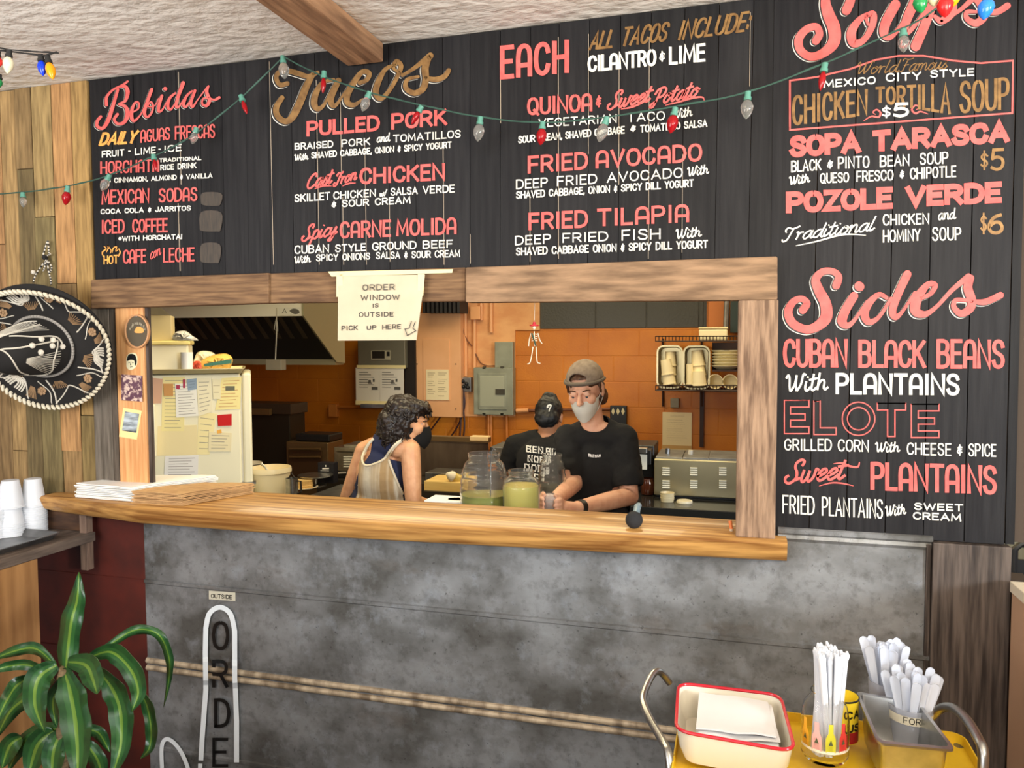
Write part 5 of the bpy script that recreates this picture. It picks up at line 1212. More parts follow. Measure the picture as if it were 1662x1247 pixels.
for px_, py_ in ((677, 591), (740, 591), (740, 664)): m = MB(); m.ball(P(px_, py_, YK - .121), .006, 8); obj('screw', m, flat('dark_latch', (60, 56, 44), .5), t)
t = root('control_box', 'grey stainless control box under the paper sign with a small display', 'control box', 618, 597, 3.5)
part('box_body', t, 581, 548, 657, 597, 3.500, .19, mat('grey_steel_box', srgb(128, 126, 112), .4, metal=.4), .004); part('display', t, 602, 569, 633, 584, 3.494, .008, flat('display_frame', (176, 170, 150), .4)); part('display_window', t, 604, 570, 624, 582, 3.490, .006, flat('display_dark', (40, 36, 30), .3)); part('switch', t, 628, 571, 632, 578, 3.488, .008, black_pl)
part('gap_strip', t, 657, 548, 673, 660, 3.550, .14, flat('gap_shade', (34, 26, 22), .8))  # dark strip standing in for a black gap, its shade put into the colour
t = root('instruction_sheet', 'pair of laminated instruction sheets taped below the grey control box', 'paper', 617, 658, 3.48)
part('sheet', t, 578, 597, 616, 655, 3.485, .003, flat('laminated_paper', (226, 222, 212), .3)); part('sheet', t, 616.5, 597, 655, 655, 3.485, .003, flat('laminated_paper', (226, 222, 212), .3))
part('tape_strip', t, 579, 593, 658, 598, 3.48, .003, flat('masking_tape', (236, 222, 168), .6)); part('tape_strip', t, 577, 652, 655, 657, 3.48, .003, flat('masking_tape', (236, 222, 168), .6))
m = MB()
for dx in (0, 37):
    for i in range(7): a, b = P(583 + dx, 604 + i * 4, 3.483), P(597 + dx + (i % 3) * 5, 605 + i * 4, 3.483); m.box((a.x, a.y, b.z), (b.x, a.y + .001, a.z))
    for xx_, yy_, w_, h_ in ((598, 617, 4, 3), (605, 615, 3, 5), (603, 628, 10, 5), (597, 621, 7, 2)): a, b = P(xx_ + dx, yy_, 3.483), P(xx_ + w_ + dx, yy_ + h_, 3.483); m.box((a.x, a.y, b.z), (b.x, a.y + .001, a.z))
obj('printed_diagram', m, flat('print_grey', (90, 88, 84), .8), t)
kbox('wall_ledge', 'thin steel ledge under the instruction sheets', 'ledge', 585, 657, 640, 662, 3.44, .25, steel, .002)
peach_c = flat('painted_conduit', (222, 158, 104), .45)
t = root('conduit', 'painted conduit run with a junction box left of the breaker panel', 'conduit', 772, 600, YK)
m = MB()
for pts in ([(755, 484), (756, 611)], [(770, 516), (770, 600)], [(781, 486), (781, 520)], [(797, 484), (797, 540)]): tubepx(m, pts, YK - .03, .016, 10)
obj('conduit_pipe', m, peach_c, t, smooth=True)
part('junction_cover', t, 763, 497, 779, 519, YK - .08, .07, peach_c, .004)
m = MB(); m.tube([P(a, b, YK - .04) for a, b in smooth_pts([(750, 510), (751, 530), (757, 550), (766, 562)], 5)], .006, 6); m.tube([P(a, b, YK - .04) for a, b in smooth_pts([(772, 574), (779, 588), (790, 594), (803, 594)], 5)], .006, 6); obj('wire', m, flat('brown_wire', (120, 72, 44), .6), t, smooth=True)
t = root('conduit', 'pair of orange painted pipes running down below the breaker panel', 'conduit', 810, 715, YK); m = MB()
for pts in ([(797, 673), (797, 730)], [(793, 673), (793, 730)], [(822, 673), (823, 730)]): tubepx(m, pts, YK - .03, .012, 8)
obj('conduit_pipe', m, mat('orange_pipe', srgb(196, 118, 48), .45), t, smooth=True)
t = root('conduit', 'horizontal conduit along the back wall right of the breaker panel', 'conduit', 920, 667, YK); m = MB(); tubepx(m, [(833, 667), (1000, 664)], YK - .03, .014, 10); obj('conduit_pipe', m, mat('brown_pipe', srgb(110, 62, 36), .5), t, smooth=True); m = MB(); tubepx(m, [(838, 667), (858, 666)], YK - .03, .02, 10); obj('coupling', m, peach_c, t, smooth=True)
t = root('outlet_box', 'outlet box with black plugs and hanging cords beside the tan panel', 'outlet', 755, 635, YK); part('box_body', t, 746, 613, 764, 636, YK - .07, .06, dull_steel, .003)
for a, b in ((751, 619), (757, 623), (752, 628), (759, 629)):
    m = MB(); m.ball(P(a, b, YK - .08), (.018, .02, .016), 10); obj('plug', m, black_pl, t, smooth=True)
for pts in ([(748, 630), (744, 650), (748, 680), (746, 716)], [(753, 634), (752, 660), (754, 690), (751, 718)], [(746, 624), (726, 660), (704, 692), (688, 712)], [(752, 632), (754, 660), (744, 690), (728, 714)]):
    m = MB(); m.tube([P(a, b, YK - .07) for a, b in smooth_pts(pts, 6)], .007, 6); obj('cord', m, flat('maroon_cord', (48, 20, 22), .5), t, smooth=True)
t = root('outlet_box', 'orange painted outlet box left of the hanging steel ledge', 'outlet', 539, 677, YK); part('cover_plate', t, 533, 657, 546, 677, YK - .05, .05, mat('orange_plate', srgb(206, 130, 60), .45), .003); m = MB(); tubepx(m, [(546, 661), (640, 661)], YK - .03, .014, 8); obj('conduit_pipe', m, mat('orange_pipe', srgb(196, 118, 48), .45), t, smooth=True)
kbox('outlet_box', 'small grey outlet box under the wire shelf on the right of the back wall', 'outlet', 1088, 647, 1102, 662, YK - .04, .04, flat('grey_outlet', (140, 130, 108), .5))
t = root('notice', 'typed paper notice on the orange wall below the wire shelf', 'paper', 1098, 728, YK - .01)
part('sheet', t, 1075, 670, 1123, 728, YK - .012, .004, flat('aged_paper', (232, 214, 170), .8)); part('tape_strip', t, 1074, 724, 1122, 730, YK - .014, .003, flat('tan_tape', (200, 160, 100), .6))
m = MB()
for i in range(11):
    xa, xb = ((1088, 1111) if i == 0 else (1082, 1115 - (i * 7) % 9)); a, b = P(xa, 675 + i * 3.6 + (3 if i else 0), YK - .0135), P(xb, 675.8 + i * 3.6 + (3 if i else 0), YK - .0135); m.box((a.x, a.y, b.z), (b.x, a.y + .001, a.z))
obj('typed_lines', m, flat('faded_ink', (150, 132, 104), .8), t)
kbox('mug_rack', 'small black wall plaque with a row of pale diamonds behind the masked man', 'plaque', 990, 659, 1017, 700, YK - .05, .04, black_pl)
bp = [o for o in COL.objects if o.name == 'mug_rack'][0]; bp.name = 'wall_plaque'
m = MB()
for i in range(3):
    c_ = P(995 + i * 8, 668, YK - .052); m.prism([c_ + Vector(v) for v in ((-.014, 0, 0), (0, 0, .03), (.014, 0, 0), (0, 0, -.03))], (0, .003, 0))
obj('pale_diamond', m, flat('pale_ivory', (206, 196, 160), .6), bp)

# --- range hood
t = root('range_hood', 'large stainless range hood with dark baffle filters at the upper left of the kitchen', 'range hood', 430, 590, 2.6)
yf = 2.0; F0, F1 = P(180, 513, yf), P(490, 513, yf); zf = F1.z; zft = P(490, 497, yf).z + .05
xr_, xl_ = F1.x, XKL + .02; yr = 2.42; zr2 = P(560, 588, yr).z
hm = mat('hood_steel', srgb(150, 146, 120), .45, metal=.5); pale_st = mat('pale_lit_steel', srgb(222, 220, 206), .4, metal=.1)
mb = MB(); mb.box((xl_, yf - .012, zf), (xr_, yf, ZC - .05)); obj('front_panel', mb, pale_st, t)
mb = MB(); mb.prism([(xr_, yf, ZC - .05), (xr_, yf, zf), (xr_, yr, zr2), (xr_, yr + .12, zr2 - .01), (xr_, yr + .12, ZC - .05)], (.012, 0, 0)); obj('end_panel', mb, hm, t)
mb = MB(); mb.box((xl_, yr, zr2 - .02), (xr_, yr + .12, zr2 + .02)); obj('grease_trough', mb, hm, t)
mb = MB(); mb.hexa([(xl_, yf, zf + .10), (xr_, yf, zf + .10), (xr_, yr, zr2 + .02), (xl_, yr, zr2 + .02)], (0, 0, .02)); obj('filter_bank', mb, flat('hood_black', (18, 16, 14), .7), t)
k = 0; x = xl_ + .05; d = Vector((0, yr - yf, zr2 - zf - .06))
mb = MB()
while x < xr_ - .05:
    p = Vector((x, yf + .02, zf + .07)); mb.hexa([p, p + Vector((.035, 0, 0)), p + Vector((.035, 0, 0)) + d * .97, p + d * .97], (0, 0, .012)); x += .10
obj('baffles', mb, mat('baffle_steel', srgb(84, 76, 62), .5, metal=.5), t)
t = root('pull_cord', 'thin pull cord with a small grey box hanging from the hood', 'cord', 447, 600, 1.99)
m = MB(); m.tube([P(a, b, 1.985) for a, b in ((449, 500), (449, 540), (448, 560), (447, 585))], .0035, 6); obj('cord', m, flat('pale_cord', (170, 164, 150), .6), t)
part('pull_box', t, 431, 584, 456, 601, 1.96, .06, flat('grey_pull_box', (116, 108, 92), .5), .004)
m = MB(); m.tube([P(a, b, 1.985) for a, b in ((449, 515), (447, 522), (445, 535), (451, 538), (450, 522))], .002, 5); obj('loop', m, flat('pale_cord', (170, 164, 150), .6), t)
# decal on the hood front
kbox('decal', 'pale sticker with a recycling mark at the end of the hood front', 'sticker', 452, 499, 488, 512, yf - .016, .003, flat('decal_paper', (206, 206, 196), .5), 0)
dec = [o for o in COL.objects if o.name == 'decal'][0]
m = MB(); letters(m, 'A', 458, 509, 465, 509, 8, 8, 1, 0, lambda x, y: P(x, y, yf - .017)); q = smooth_pts([(470, 505), (476, 501), (484, 503), (486, 508), (478, 510)], 4, True); m.add([P(a, b, yf - .017) for a, b in q], [list(range(len(q)))]); obj('decal_print', m, flat('print_grey', (90, 88, 84), .8), dec)

# --- refrigerator with papers, turned so that its side faces the bar window
yfr = 1.2; frm = mat('fridge_enamel', srgb(240, 232, 200), .35)
FO = P(407, 606, yfr); eu = Vector((FO.x - CAM.x, FO.y - CAM.y, 0)).normalized(); eu, ev = Vector((eu.y, -eu.x, 0)), eu
FM = Matrix(((eu.x, ev.x, 0, FO.x), (eu.y, ev.y, 0, FO.y), (0, 0, 1, 0), (0, 0, 0, 1)))
def PL(px, py, v=0.0):
    r = ray(px, py); d = ev.dot(r); t = (v + ev.dot(FO) - ev.dot(CAM)) / d; return CAM + r * t
def UL(px, py, v): return (PL(px, py, v) - FO).dot(eu)
def fw_(u, v, z): return FM @ Vector((u, v, z))
ztf = PL(391, 607, 0).z; u1 = UL(391, 700, 0); u0 = UL(215, 700, 0) - .05
t = thing('refrigerator', 'cream white refrigerator covered in notes and letters behind the bar', 'refrigerator', fw_((u0 + u1) / 2, .35, 0))
mb = MB(); mb.box((u0, 0, 0), (u1, .68, ztf), FM, bev=.008); obj('body', mb, frm, t)
mb = MB(); mb.box((u1 + .010, .006, .08), (0, .67, ztf + .004), FM, bev=.012); obj('door', mb, frm, t)
mb = MB(); mb.box((u1, .02, .12), (u1 + .012, .66, ztf - .01), FM); obj('door_gasket', mb, flat('gasket', (206, 200, 184), .6), t)
zhg = PL(399, 783, 0).z; mb = MB(); mb.box((u1 - .01, -.02, zhg - .008), (.015, .05, zhg), FM); obj('hinge', mb, dull_steel, t)
def note(label, pts, rgb, lines=0, lift=.002, col=(150, 140, 130), cat='paper', name='note'):
    mb = MB(); mb.hexa([PL(u, v, -lift) for u, v in pts], ev * .0012); o = obj(name, mb, flat('note_%d_%d_%d' % rgb, rgb, .8)); tag(o, label, cat)
    if lines:
        m = MB(); (xa, ya), (xb, yb), (xc, yc), (xd, yd) = pts
        for i in range(lines):
            v = (i + 1) / (lines + 1); ly = ya * (1 - v) + yd * v; lx = xa * (1 - v) + xd * v; rx = xb * (1 - v) + xc * v; ry = yb * (1 - v) + yc * v
            w = .12; e = .1 + .25 * ((i * 37) % 5) / 5
            put_ribbon(m, [(lx + (rx - lx) * w, ly + (ry - ly) * w), (rx - (rx - lx) * e, ry - (ry - ly) * e)], .4, lambda x, yy: PL(x, yy, -lift - .0006))
        obj('written_lines', m, flat('note_ink_%d' % col[0], col, .8), o)
    return o
note('large cream sheet with faint columns covering the lower fridge side', [(256, 692), (320, 690), (322, 738), (255, 740)], (238, 220, 168), 0, .0012)
note('wide pale yellow poster sheet across the upper fridge side', [(264, 612), (300, 612), (299, 700), (262, 700)], (242, 226, 160), 14, .0016)
note('long cream sheet on the right half of the fridge side', [(322, 668), (352, 672), (340, 738), (320, 738)], (244, 228, 170), 6, .0016)
n_ = note('white letter with red stamps pinned high on the fridge', [(284, 623), (318, 622), (322, 675), (286, 678)], (242, 238, 226), 11, .004)
mb = MB()
for (xa, ya, xb, yb_) in ((286, 625, 292, 632), (297, 616, 301, 630)): mb.hexa([PL(u, v, -.0052) for u, v in ((xa, ya), (xb, ya), (xb, yb_), (xa, yb_))], ev * .0008)
obj('red_stamp', mb, flat('stamp_red', (176, 56, 84), .7), n_)
note('blue grey card between two letters at the top of the fridge', [(303, 616), (319, 614), (319.5, 632), (305, 634)], (148, 166, 184), 3, .0056, (120, 136, 150), 'card', 'card')
note('cream letter right of the blue grey card on the fridge', [(319, 614), (341, 614), (345, 668), (322, 676)], (240, 230, 196), 8, .0036)
note('narrow folded slip hanging top right on the fridge', [(344, 615), (358, 615), (358, 648), (346, 648)], (238, 228, 190), 2, .005, (170, 150, 120))
note('small brown print pinned left on the fridge', [(265, 623), (281, 623), (281, 643), (266, 643)], (204, 150, 88), 0, .005, cat='picture', name='picture')
note('pink and yellow flowered picture at the fridge top left corner', [(243, 613), (264, 615), (262, 655), (243, 655)], (216, 170, 140), 0, .0025, cat='picture', name='picture')
note('small photo strip near the top right corner of the fridge', [(366, 627), (381, 627), (381, 634), (366, 634)], (110, 110, 92), 0, .003, cat='picture', name='picture')
note('yellow notepaper with orange handwriting at the fridge top right', [(360, 614), (392, 612), (390, 664), (349, 666)], (244, 228, 160), 9, .002, (200, 140, 90))
note('small red envelope on the right of the fridge', [(353, 674), (376, 672), (376, 691), (354, 692)], (200, 24, 26), 0, .006, cat='envelope', name='envelope')
note('cream postcard with handwriting below the red envelope', [(339, 701), (376, 703), (375, 733), (338, 733)], (236, 222, 180), 5, .004, (150, 130, 110), 'postcard', 'postcard')
note('white typed sheet low on the fridge behind the paper bags', [(268, 741), (322, 739), (321, 775), (266, 775)], (236, 232, 226), 7, .003)
note('small orange sticker above the postcard on the fridge', [(352, 699), (359, 697), (360, 703), (353, 704)], (240, 176, 80), 0, .0055, cat='sticker', name='sticker')
mb = MB(); mb.box((UL(241, 700, -.03), -.045, PL(246, 742, 0).z), (UL(253, 700, -.03), -.008, PL(246, 655, 0).z), FM, bev=.01); o = obj('plastic_bag', mb, flat('white_plastic_bag', (238, 230, 200), .5)); tag(o, 'white plastic bag hanging on the left edge of the fridge side', 'bag')
ztop = ztf + .004
# things on top of it
us = UL(395, 603, -.03); mb = pan(u0 - .05, -.03, us, .46, ztop + .001, .026, .014, .008, .01); mb.v = [FM @ v for v in mb.v]; o = obj('sheet_pan', mb, flat('pale_sheet_pan', (196, 180, 132), .4, metal=.3), smooth=True); tag(o, 'wide shallow sheet pan lying on top of the refrigerator', 'pan')
zp_ = ztop + .0035
ua, ub, zz = UL(225, 570, .05), UL(308, 570, .05), PL(300, 553, .05).z
t = thing('storage_tub', 'large frosted plastic tub with pale yellow lid on the sheet pan', 'tub', fw_((ua + ub) / 2, .18, zp_))
mb = MB(); mb.box((ua, .05, zp_), (ub - .005, .34, zz - .02), FM, bev=.012); obj('tub_body', mb, flat('frosted_tub', (234, 226, 198), .4), t)
mb = MB(); mb.box((ua - .005, .04, zz - .022), (ub + .004, .35, zz), FM, bev=.006); obj('lid', mb, flat('yellow_lid', (244, 226, 150), .4), t)
uc, ud, z3_ = UL(215, 530, .1), UL(278, 530, .1), PL(270, 512, .1).z
t = thing('cardboard_box', 'tan cardboard box standing on the plastic tub lid', 'box', fw_((uc + ud) / 2, .2, zz + .001)); mb = MB(); mb.box((uc, .1, zz + .001), (ud, .3, z3_), FM, bev=.003); obj('box_body', mb, flat('pale_card_box', (206, 190, 150), .8), t)
mb = MB(); mb.hexa([fw_(uc, .1, z3_), fw_(ud, .1, z3_), fw_(ud - .05, .07, z3_ + .04), fw_(uc, .07, z3_ + .05)], ev * .003); obj('flap', mb, flat('grey_card_flap', (170, 166, 156), .8), t)
def lump(name, label, cat, pts, dep, thick, m, zbase, seed=1, loc=False):
    "soft crumpled bag: outline from the photo, puffed in depth"
    rng = random.Random(seed); q = smooth_pts(pts, 4, True); cx_ = sum(p[0] for p in q) / len(q); cy_ = sum(p[1] for p in q) / len(q); mb = MB(); rings = []; dv = ev if loc else Vector((0, 1, 0))
    for s, dy in ((.02, -1), (.55, -.92), (.85, -.6), (1, 0), (.85, .6), (.55, .92), (.02, 1)):
        rings.append([(PL if loc else P)(cx_ + (x - cx_) * s, cy_ + (y - cy_) * s, dep) + Vector((rng.uniform(-.006, .006) * (s < 1), rng.uniform(-.008, .008) * (s < 1), rng.uniform(-.005, .005) * (s < 1))) + dv * dy * thick for x, y in q])
    n = len(q)
    for r in rings:
        for p in r: p.z = max(p.z, zbase)
    mb.add([p for r in rings for p in r], [(i * n + k, i * n + (k + 1) % n, (i + 1) * n + (k + 1) % n, (i + 1) * n + k) for i in range(6) for k in range(n)] + [list(range(n)), [6 * n + k for k in range(n)]])
    return tag(obj(name, mb, m, smooth=True), label, cat)
lump('plastic_bag', 'crumpled clear plastic bag lying on the tub lid', 'bag', [(279, 551), (284, 540), (300, 537), (312, 545), (322, 553), (308, 556), (290, 557)], .07, .03, flat('crumpled_plastic', (206, 204, 198), .2), zz + .001, 1, True)
zc2 = PL(302, 572, .01).z; mb = MB(); mb.lathe([(0, 0), (.028, 0), (.031, zc2 - zp_), (.029, zc2 - zp_), (.026, .003), (0, .003)], fw_(UL(303, 580, .005), .008, zp_), 24); tag(obj('cup', mb, flat('white_cup', (240, 238, 236), .35), smooth=True), 'white cup standing in front of the plastic tub on the sheet pan', 'cup')
lump('bread_bag', 'soft white bread bag behind the chip bag on the sheet pan', 'bag', [(316, 600), (317, 578), (326, 570), (345, 572), (352, 582), (350, 600)], .27, .06, flat('bread_bag_white', (236, 224, 196), .5), zp_, 1, True)
lb = lump('chip_bag', 'yellow and green snack bag lying at the right end of the sheet pan', 'bag', [(326, 602), (327, 586), (345, 577), (366, 574), (377, 581), (376, 592), (370, 601), (345, 603)], .12, .05, flat('snack_yellow', (238, 186, 92), .4), zp_, 3, True)
mb = MB(); mb.prism([PL(a, b, .062) for a, b in ((331, 591), (352, 587), (376, 583), (376, 590), (352, 593), (332, 595))], ev * .006); obj('green_stripe', mb, flat('snack_green', (46, 104, 88), .4), lb)
lump('snack_packet', 'small red packet beside the snack bag on the sheet pan', 'packet', [(314, 603), (314, 588), (325, 587), (327, 603)], .04, .018, flat('packet_red', (196, 76, 52), .5), zp_, 5, True)

# --- skeleton ornament hanging from the header
yo = .08
t = root('skeleton_ornament', 'tiny hanging skeleton ornament with a red sombrero under the header beam', 'ornament', 868, 592, yo)
bone = flat('bone_white', (230, 214, 186), .6); m = MB()
m.tube([P(868, 488, yo), P(867.5, 520, yo)], .0007, 5); obj('thread', m, flat('thread_pale', (210, 200, 180), .6), t)
m = MB(); m.ball(P(867, 532, yo), (.0055, .005, .0065), 10)
for pts in ([(867, 538), (868, 562)], [(862, 541), (859, 552), (858, 562)], [(873, 541), (876, 552), (880, 558)], [(865, 563), (863, 577), (860, 589), (856, 591)], [(870, 563), (871, 577), (872, 588), (877, 590)]): m.tube([P(a, b, yo) for a, b in smooth_pts(pts, 3)], .0016, 6)
for k in range(4): m.tube([P(863, 543 + k * 3.5, yo), P(867, 542 + k * 3.5, yo - .003), P(872, 543 + k * 3.5, yo)], .0012, 5)
obj('bones', m, bone, t, smooth=True)
m = MB(); p = P(867, 529, yo); m.lathe([(0, .014), (.004, .013), (.006, .004), (.015, .001), (.016, .004), (.015, -.001), (0, -.001)], p, 16); obj('tiny_sombrero', m, flat('red_hat', (196, 40, 52), .5), t, smooth=True)
m = MB(); m.tube([P(863, 541, yo - .004), P(870, 562, yo - .004)], .0026, 6); obj('sash', m, flat('sash_green', (40, 66, 44), .6), t)

# --- worktops
mb = MB(); mb.box((-2.05, .22, .93), (.02, .93, .955)); mb.box((-2.05, .26, 0), (.02, .62, .93)); tag(obj('prep_counter', mb, dull_steel), 'low steel prep counter directly behind the wooden bar', 'counter')
ZP = .956
z_b = P(470, 798, 1.75).z
mb = MB(); mb.box((-2.45, 1.56, z_b - .04), (P(590, 800, 1.75).x, 2.05, z_b)); mb.box((-2.43, 1.58, 0), (P(590, 800, 1.75).x - .02, 2.03, z_b - .04)); tag(obj('steel_table', mb, dull_steel), 'steel work table holding the white bucket left of the woman', 'table')
# bucket
bc = Vector((P(440, 798, 1.68).x, 1.68, z_b)); br = (P(464, 770, 1.68).x - P(408, 770, 1.68).x) / 2; bh = P(436, 758, 1.68).z - z_b
t = thing('bucket', 'translucent white bucket of cream coloured sauce with a spoon', 'bucket', bc)
mb = MB(); mb.lathe([(0, .001), (br * .84, .001), (br * .97, bh * .8), (br * 1.03, bh * .82), (br * 1.03, bh * .9), (br, bh), (br * .97, bh), (br * .94, bh * .86), (br * .8, .008), (0, .008)], bc, 30); obj('bucket_body', mb, flat('bucket_plastic', (236, 224, 190), .35), t, smooth=True)
mb = MB(); mb.lathe([(0, bh * .72), (br * .90, bh * .72), (br * .90, bh * .7), (0, bh * .7)], bc, 30); obj('sauce', mb, flat('cream_sauce', (240, 214, 140), .3), t, smooth=True)
mb = MB(); mb.tube([bc + Vector((.01, -.02, bh * .7)), bc + Vector((-.02, -.03, bh * 1.02)), bc + Vector((-.045, -.03, bh * 1.14))], [.007, .006, .009], 8); obj('spoon', mb, steel, t, smooth=True)
mc = Vector((P(474, 798, 1.6).x, 1.6, z_b)); mr = .036; mh = P(474, 776, 1.6).z - z_b
t = thing('measuring_cup', 'small steel measuring cup with a handle beside the white bucket', 'cup', mc); mb = MB(); mb.lathe([(0, .001), (mr, .001), (mr, mh), (mr * .94, mh), (mr * .94, .004), (0, .004)], mc, 24); obj('cup_body', mb, steel, t, smooth=True)
mb = MB(); mb.tube([mc + Vector((mr, 0, mh * .85)), mc + Vector((mr + .024, 0, mh * .85)), mc + Vector((mr + .026, 0, mh * .3)), mc + Vector((mr, 0, mh * .2))], .006, 8); mb.tube([mc + Vector((-.02, 0, mh)), mc + Vector((0, 0, mh + .03)), mc + Vector((.02, 0, mh))], .004, 6); obj('handle', mb, flat('dark_handle', (40, 34, 30), .5), t, smooth=True)
pc_ = Vector((P(494, 795, 1.85).x, 1.85, z_b)); mb = MB(); mb.lathe([(0, .001), (.05, .001), (.085, .012), (.085, .015), (.05, .005), (0, .005)], pc_, 30); tag(obj('plate', mb, flat('cream_plate', (240, 230, 206), .3), smooth=True), 'cream plate under the tortilla stack on the steel table', 'plate')
tor = mat('tortilla', srgb(236, 206, 146), .9, col2=srgb(214, 176, 110), scale=60)
for i in range(7):
    mb = MB(); mb.lathe([(0, 0), (.052, 0), (.054, .004), (.052, .007), (0, .007)], pc_ + Vector((rnd(-.003, .003), rnd(-.003, .003), .006 + i * .0078)), 24); tag(obj('tortilla', mb, tor, smooth=True), 'round corn tortilla in the stack on the cream plate', 'tortilla', 'tortillas stacked on the cream plate')
mb = MB(); p = Vector((P(512, 772, 1.95).x, 1.95, z_b + .07)); mb.lathe([(0, -.069), (.07, -.069), (.07, -.06), (.012, -.05), (.012, -.004), (.11, -.002), (.112, .004), (0, .004)], p, 30); tag(obj('cake_stand', mb, steel, smooth=True), 'low round steel stand behind the tortilla plate', 'stand')
t = root('bowl', 'pale bowl stack edge showing beside the fridge door', 'bowl', 408, 755, 1.9); mb = MB(); p = P(404, 752, 1.95); mb.lathe([(0, 0), (.05, 0), (.085, .03), (.085, .034), (.05, .006), (0, .006)], (p.x, 1.95, p.z - .03), 26); obj('bowl_body', mb, flat('cream_plate', (240, 230, 206), .3), t, smooth=True)
mb = MB(); mb.box((p.x - .1, 1.9, z_b + .002), (p.x + .1, 2.05, p.z - .031), bev=.004); tag(obj('food_container', mb, flat('dark_container', (50, 44, 40), .4)), 'dark food container under the pale bowl beside the fridge door', 'container')

# --- cooking line at the back left
yl = 2.75
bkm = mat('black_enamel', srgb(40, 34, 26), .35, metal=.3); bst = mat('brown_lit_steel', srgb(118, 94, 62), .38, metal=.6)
def unit(name, label, cat, x0, y0, x1, dep, thick, m, parts=()):
    a, b = P(x0, y0, dep), P(x1, y0, dep); t = thing(name, label, cat, ((a.x + b.x) / 2, dep + thick / 2, 0)); mb = MB(); mb.box((a.x, dep, 0), (b.x, dep + thick, b.z), bev=.008); obj('body', mb, m, t)
    return t
t = unit('griddle', 'tall dark griddle unit with a back splash beside the refrigerator', 'griddle', 340, 668, 470, yl, .22, bkm); part('back_splash', t, 340, 656, 472, 670, yl - .02, .24, mat('dark_splash', srgb(70, 56, 44), .4, metal=.5), .004); part('front_rail', t, 340, 664, 438, 672, yl - .05, .03, bst, .003)
t = unit('oven', 'dark steel oven with two handle bars right of the griddle', 'oven', 464, 719, 532, yl - .1, .24, bst)
part('oven_door', t, 468, 732, 522, 772, yl - .112, .012, mat('oven_door_steel', srgb(90, 66, 42), .35, metal=.6), .003)
for yy in (729, 742): m = MB(); tubepx(m, [(470, yy), (520, yy)], yl - .14, .010, 8); obj('handle_bar', m, bst, t, smooth=True)
kbox('baking_sheet', 'flat black sheet lying on top of the oven', 'lid', 479, 706, 535, 716, yl - .08, .2, black_pl, .01)
t = root('coffee_box', 'small black carton with white print in front of the oven', 'box', 528, 774, 2.05); a = P(516, 774, 2.05); b = P(541, 752, 2.05)
mb = MB(); mb.box((a.x, 2.05, z_b + .002), (b.x, 2.11, b.z), bev=.002); obj('carton', mb, flat('navy_carton', (26, 26, 34), .5), t)
m = MB(); pp = lambda x, y: P(x, y, 2.049)
put_ribbon(m, [(523, 761), (534, 760.5)], 1.1, pp); put_ribbon(m, [(519, 770.5), (537, 771)], 1.2, pp); put_ribbon(m, [(528.5, 755), (528.7, 758)], .8, pp); put_ribbon(m, [(520, 764), (534, 764.6)], .3, pp); obj('carton_print', m, flat('print_white', (232, 230, 226), .6), t)
t = root('food_warmer', 'bright steel food warmer with vent slots left of the woman', 'appliance', 568, 800, 2.3); a, b = P(542, 765, 2.3), P(600, 735, 2.3)
mb = MB(); mb.box((a.x, 2.3, a.z), (b.x, 2.52, b.z), bev=.006); obj('warmer_body', mb, steel, t); mb = MB(); mb.box((a.x, 2.3, P(720, 782, 2.25).z - .019), (b.x, 2.52, a.z - .002), bev=.004); obj('base', mb, black_pl, t)
part('top_tray', t, 542, 728, 600, 733, 2.27, .25, steel, .003); part('pan_lid', t, 558, 723, 600, 727, 2.31, .2, steel, .003)
m = MB()
for k in range(5): tubepx(m, [(558, 742 + k * 4), (572, 742 + k * 4)], 2.297, .006, 6)
obj('vent_slots', m, pale_st, t); m = MB(); put_ribbon(m, [(548, 768), (562, 767)], 1.4, lambda x, y: P(x, y, 2.298)); obj('badge', m, flat('badge_white', (200, 196, 190), .5), t)
zkc = P(720, 800, 2.0).z
mb = MB(); mb.box((a.x - .1, 2.24, 0), (P(1000, 780, 2.25).x, 2.95, P(720, 782, 2.25).z - .02)); tag(obj('back_counter', mb, flat('dark_counter', (44, 38, 32), .5)), 'long dark counter along the back of the kitchen', 'counter')
# splash guard, rail, board
t = root('splash_guard', 'tall brushed steel splash guard right of the woman', 'splash guard', 735, 776, 2.55); a, b = P(670, 775, 2.55), P(792, 713, 2.55)
mb = MB(); mb.box((a.x, 2.55, P(720, 782, 2.25).z - .019), (b.x, 2.57, b.z), bev=.003); obj('guard_panel', mb, mat('brushed_guard', srgb(110, 94, 78), .4, metal=.6, col2=srgb(70, 54, 44), scale=2.5, stretch=(2.5, 1, .6)), t); part('top_flange', t, 670, 711, 793, 715, 2.53, .06, bst, .002)
kbox('towel', 'crumpled pale cloth on top of the splash guard corner', 'cloth', 762, 709, 792, 716, 2.52, .07, flat('cream_cloth', (232, 200, 150), .9), .006)
kbox('ingredient_rail', 'shallow steel ingredient rail in front of the splash guard', 'rail', 690, 770, 755, 781, 2.22, .2, steel, .003)
kbox('cutting_board', 'pale cutting board on the back counter right of the woman', 'cutting board', 688, 784, 752, 797, 1.95, .24, mat('maple_board', srgb(232, 200, 128), .6, col2=srgb(216, 178, 104), scale=8, stretch=(.5, 4, 4)), .004)
mb = MB(); mb.box((P(690, 800, 1.95).x, 1.92, 0), (P(756, 800, 1.95).x, 2.2, P(720, 797.5, 1.95).z)); tag(obj('steel_cabinet', mb, flat('dark_counter', (44, 38, 32), .5)), 'dark steel cabinet carrying the cutting board', 'cabinet')
t = root('squeeze_bottle', 'plastic squeeze bottle of yellow sauce lying on the cutting board', 'bottle', 733, 784, 2.0); p0, p1 = P(747, 780, 2.02), P(727, 770, 1.96)
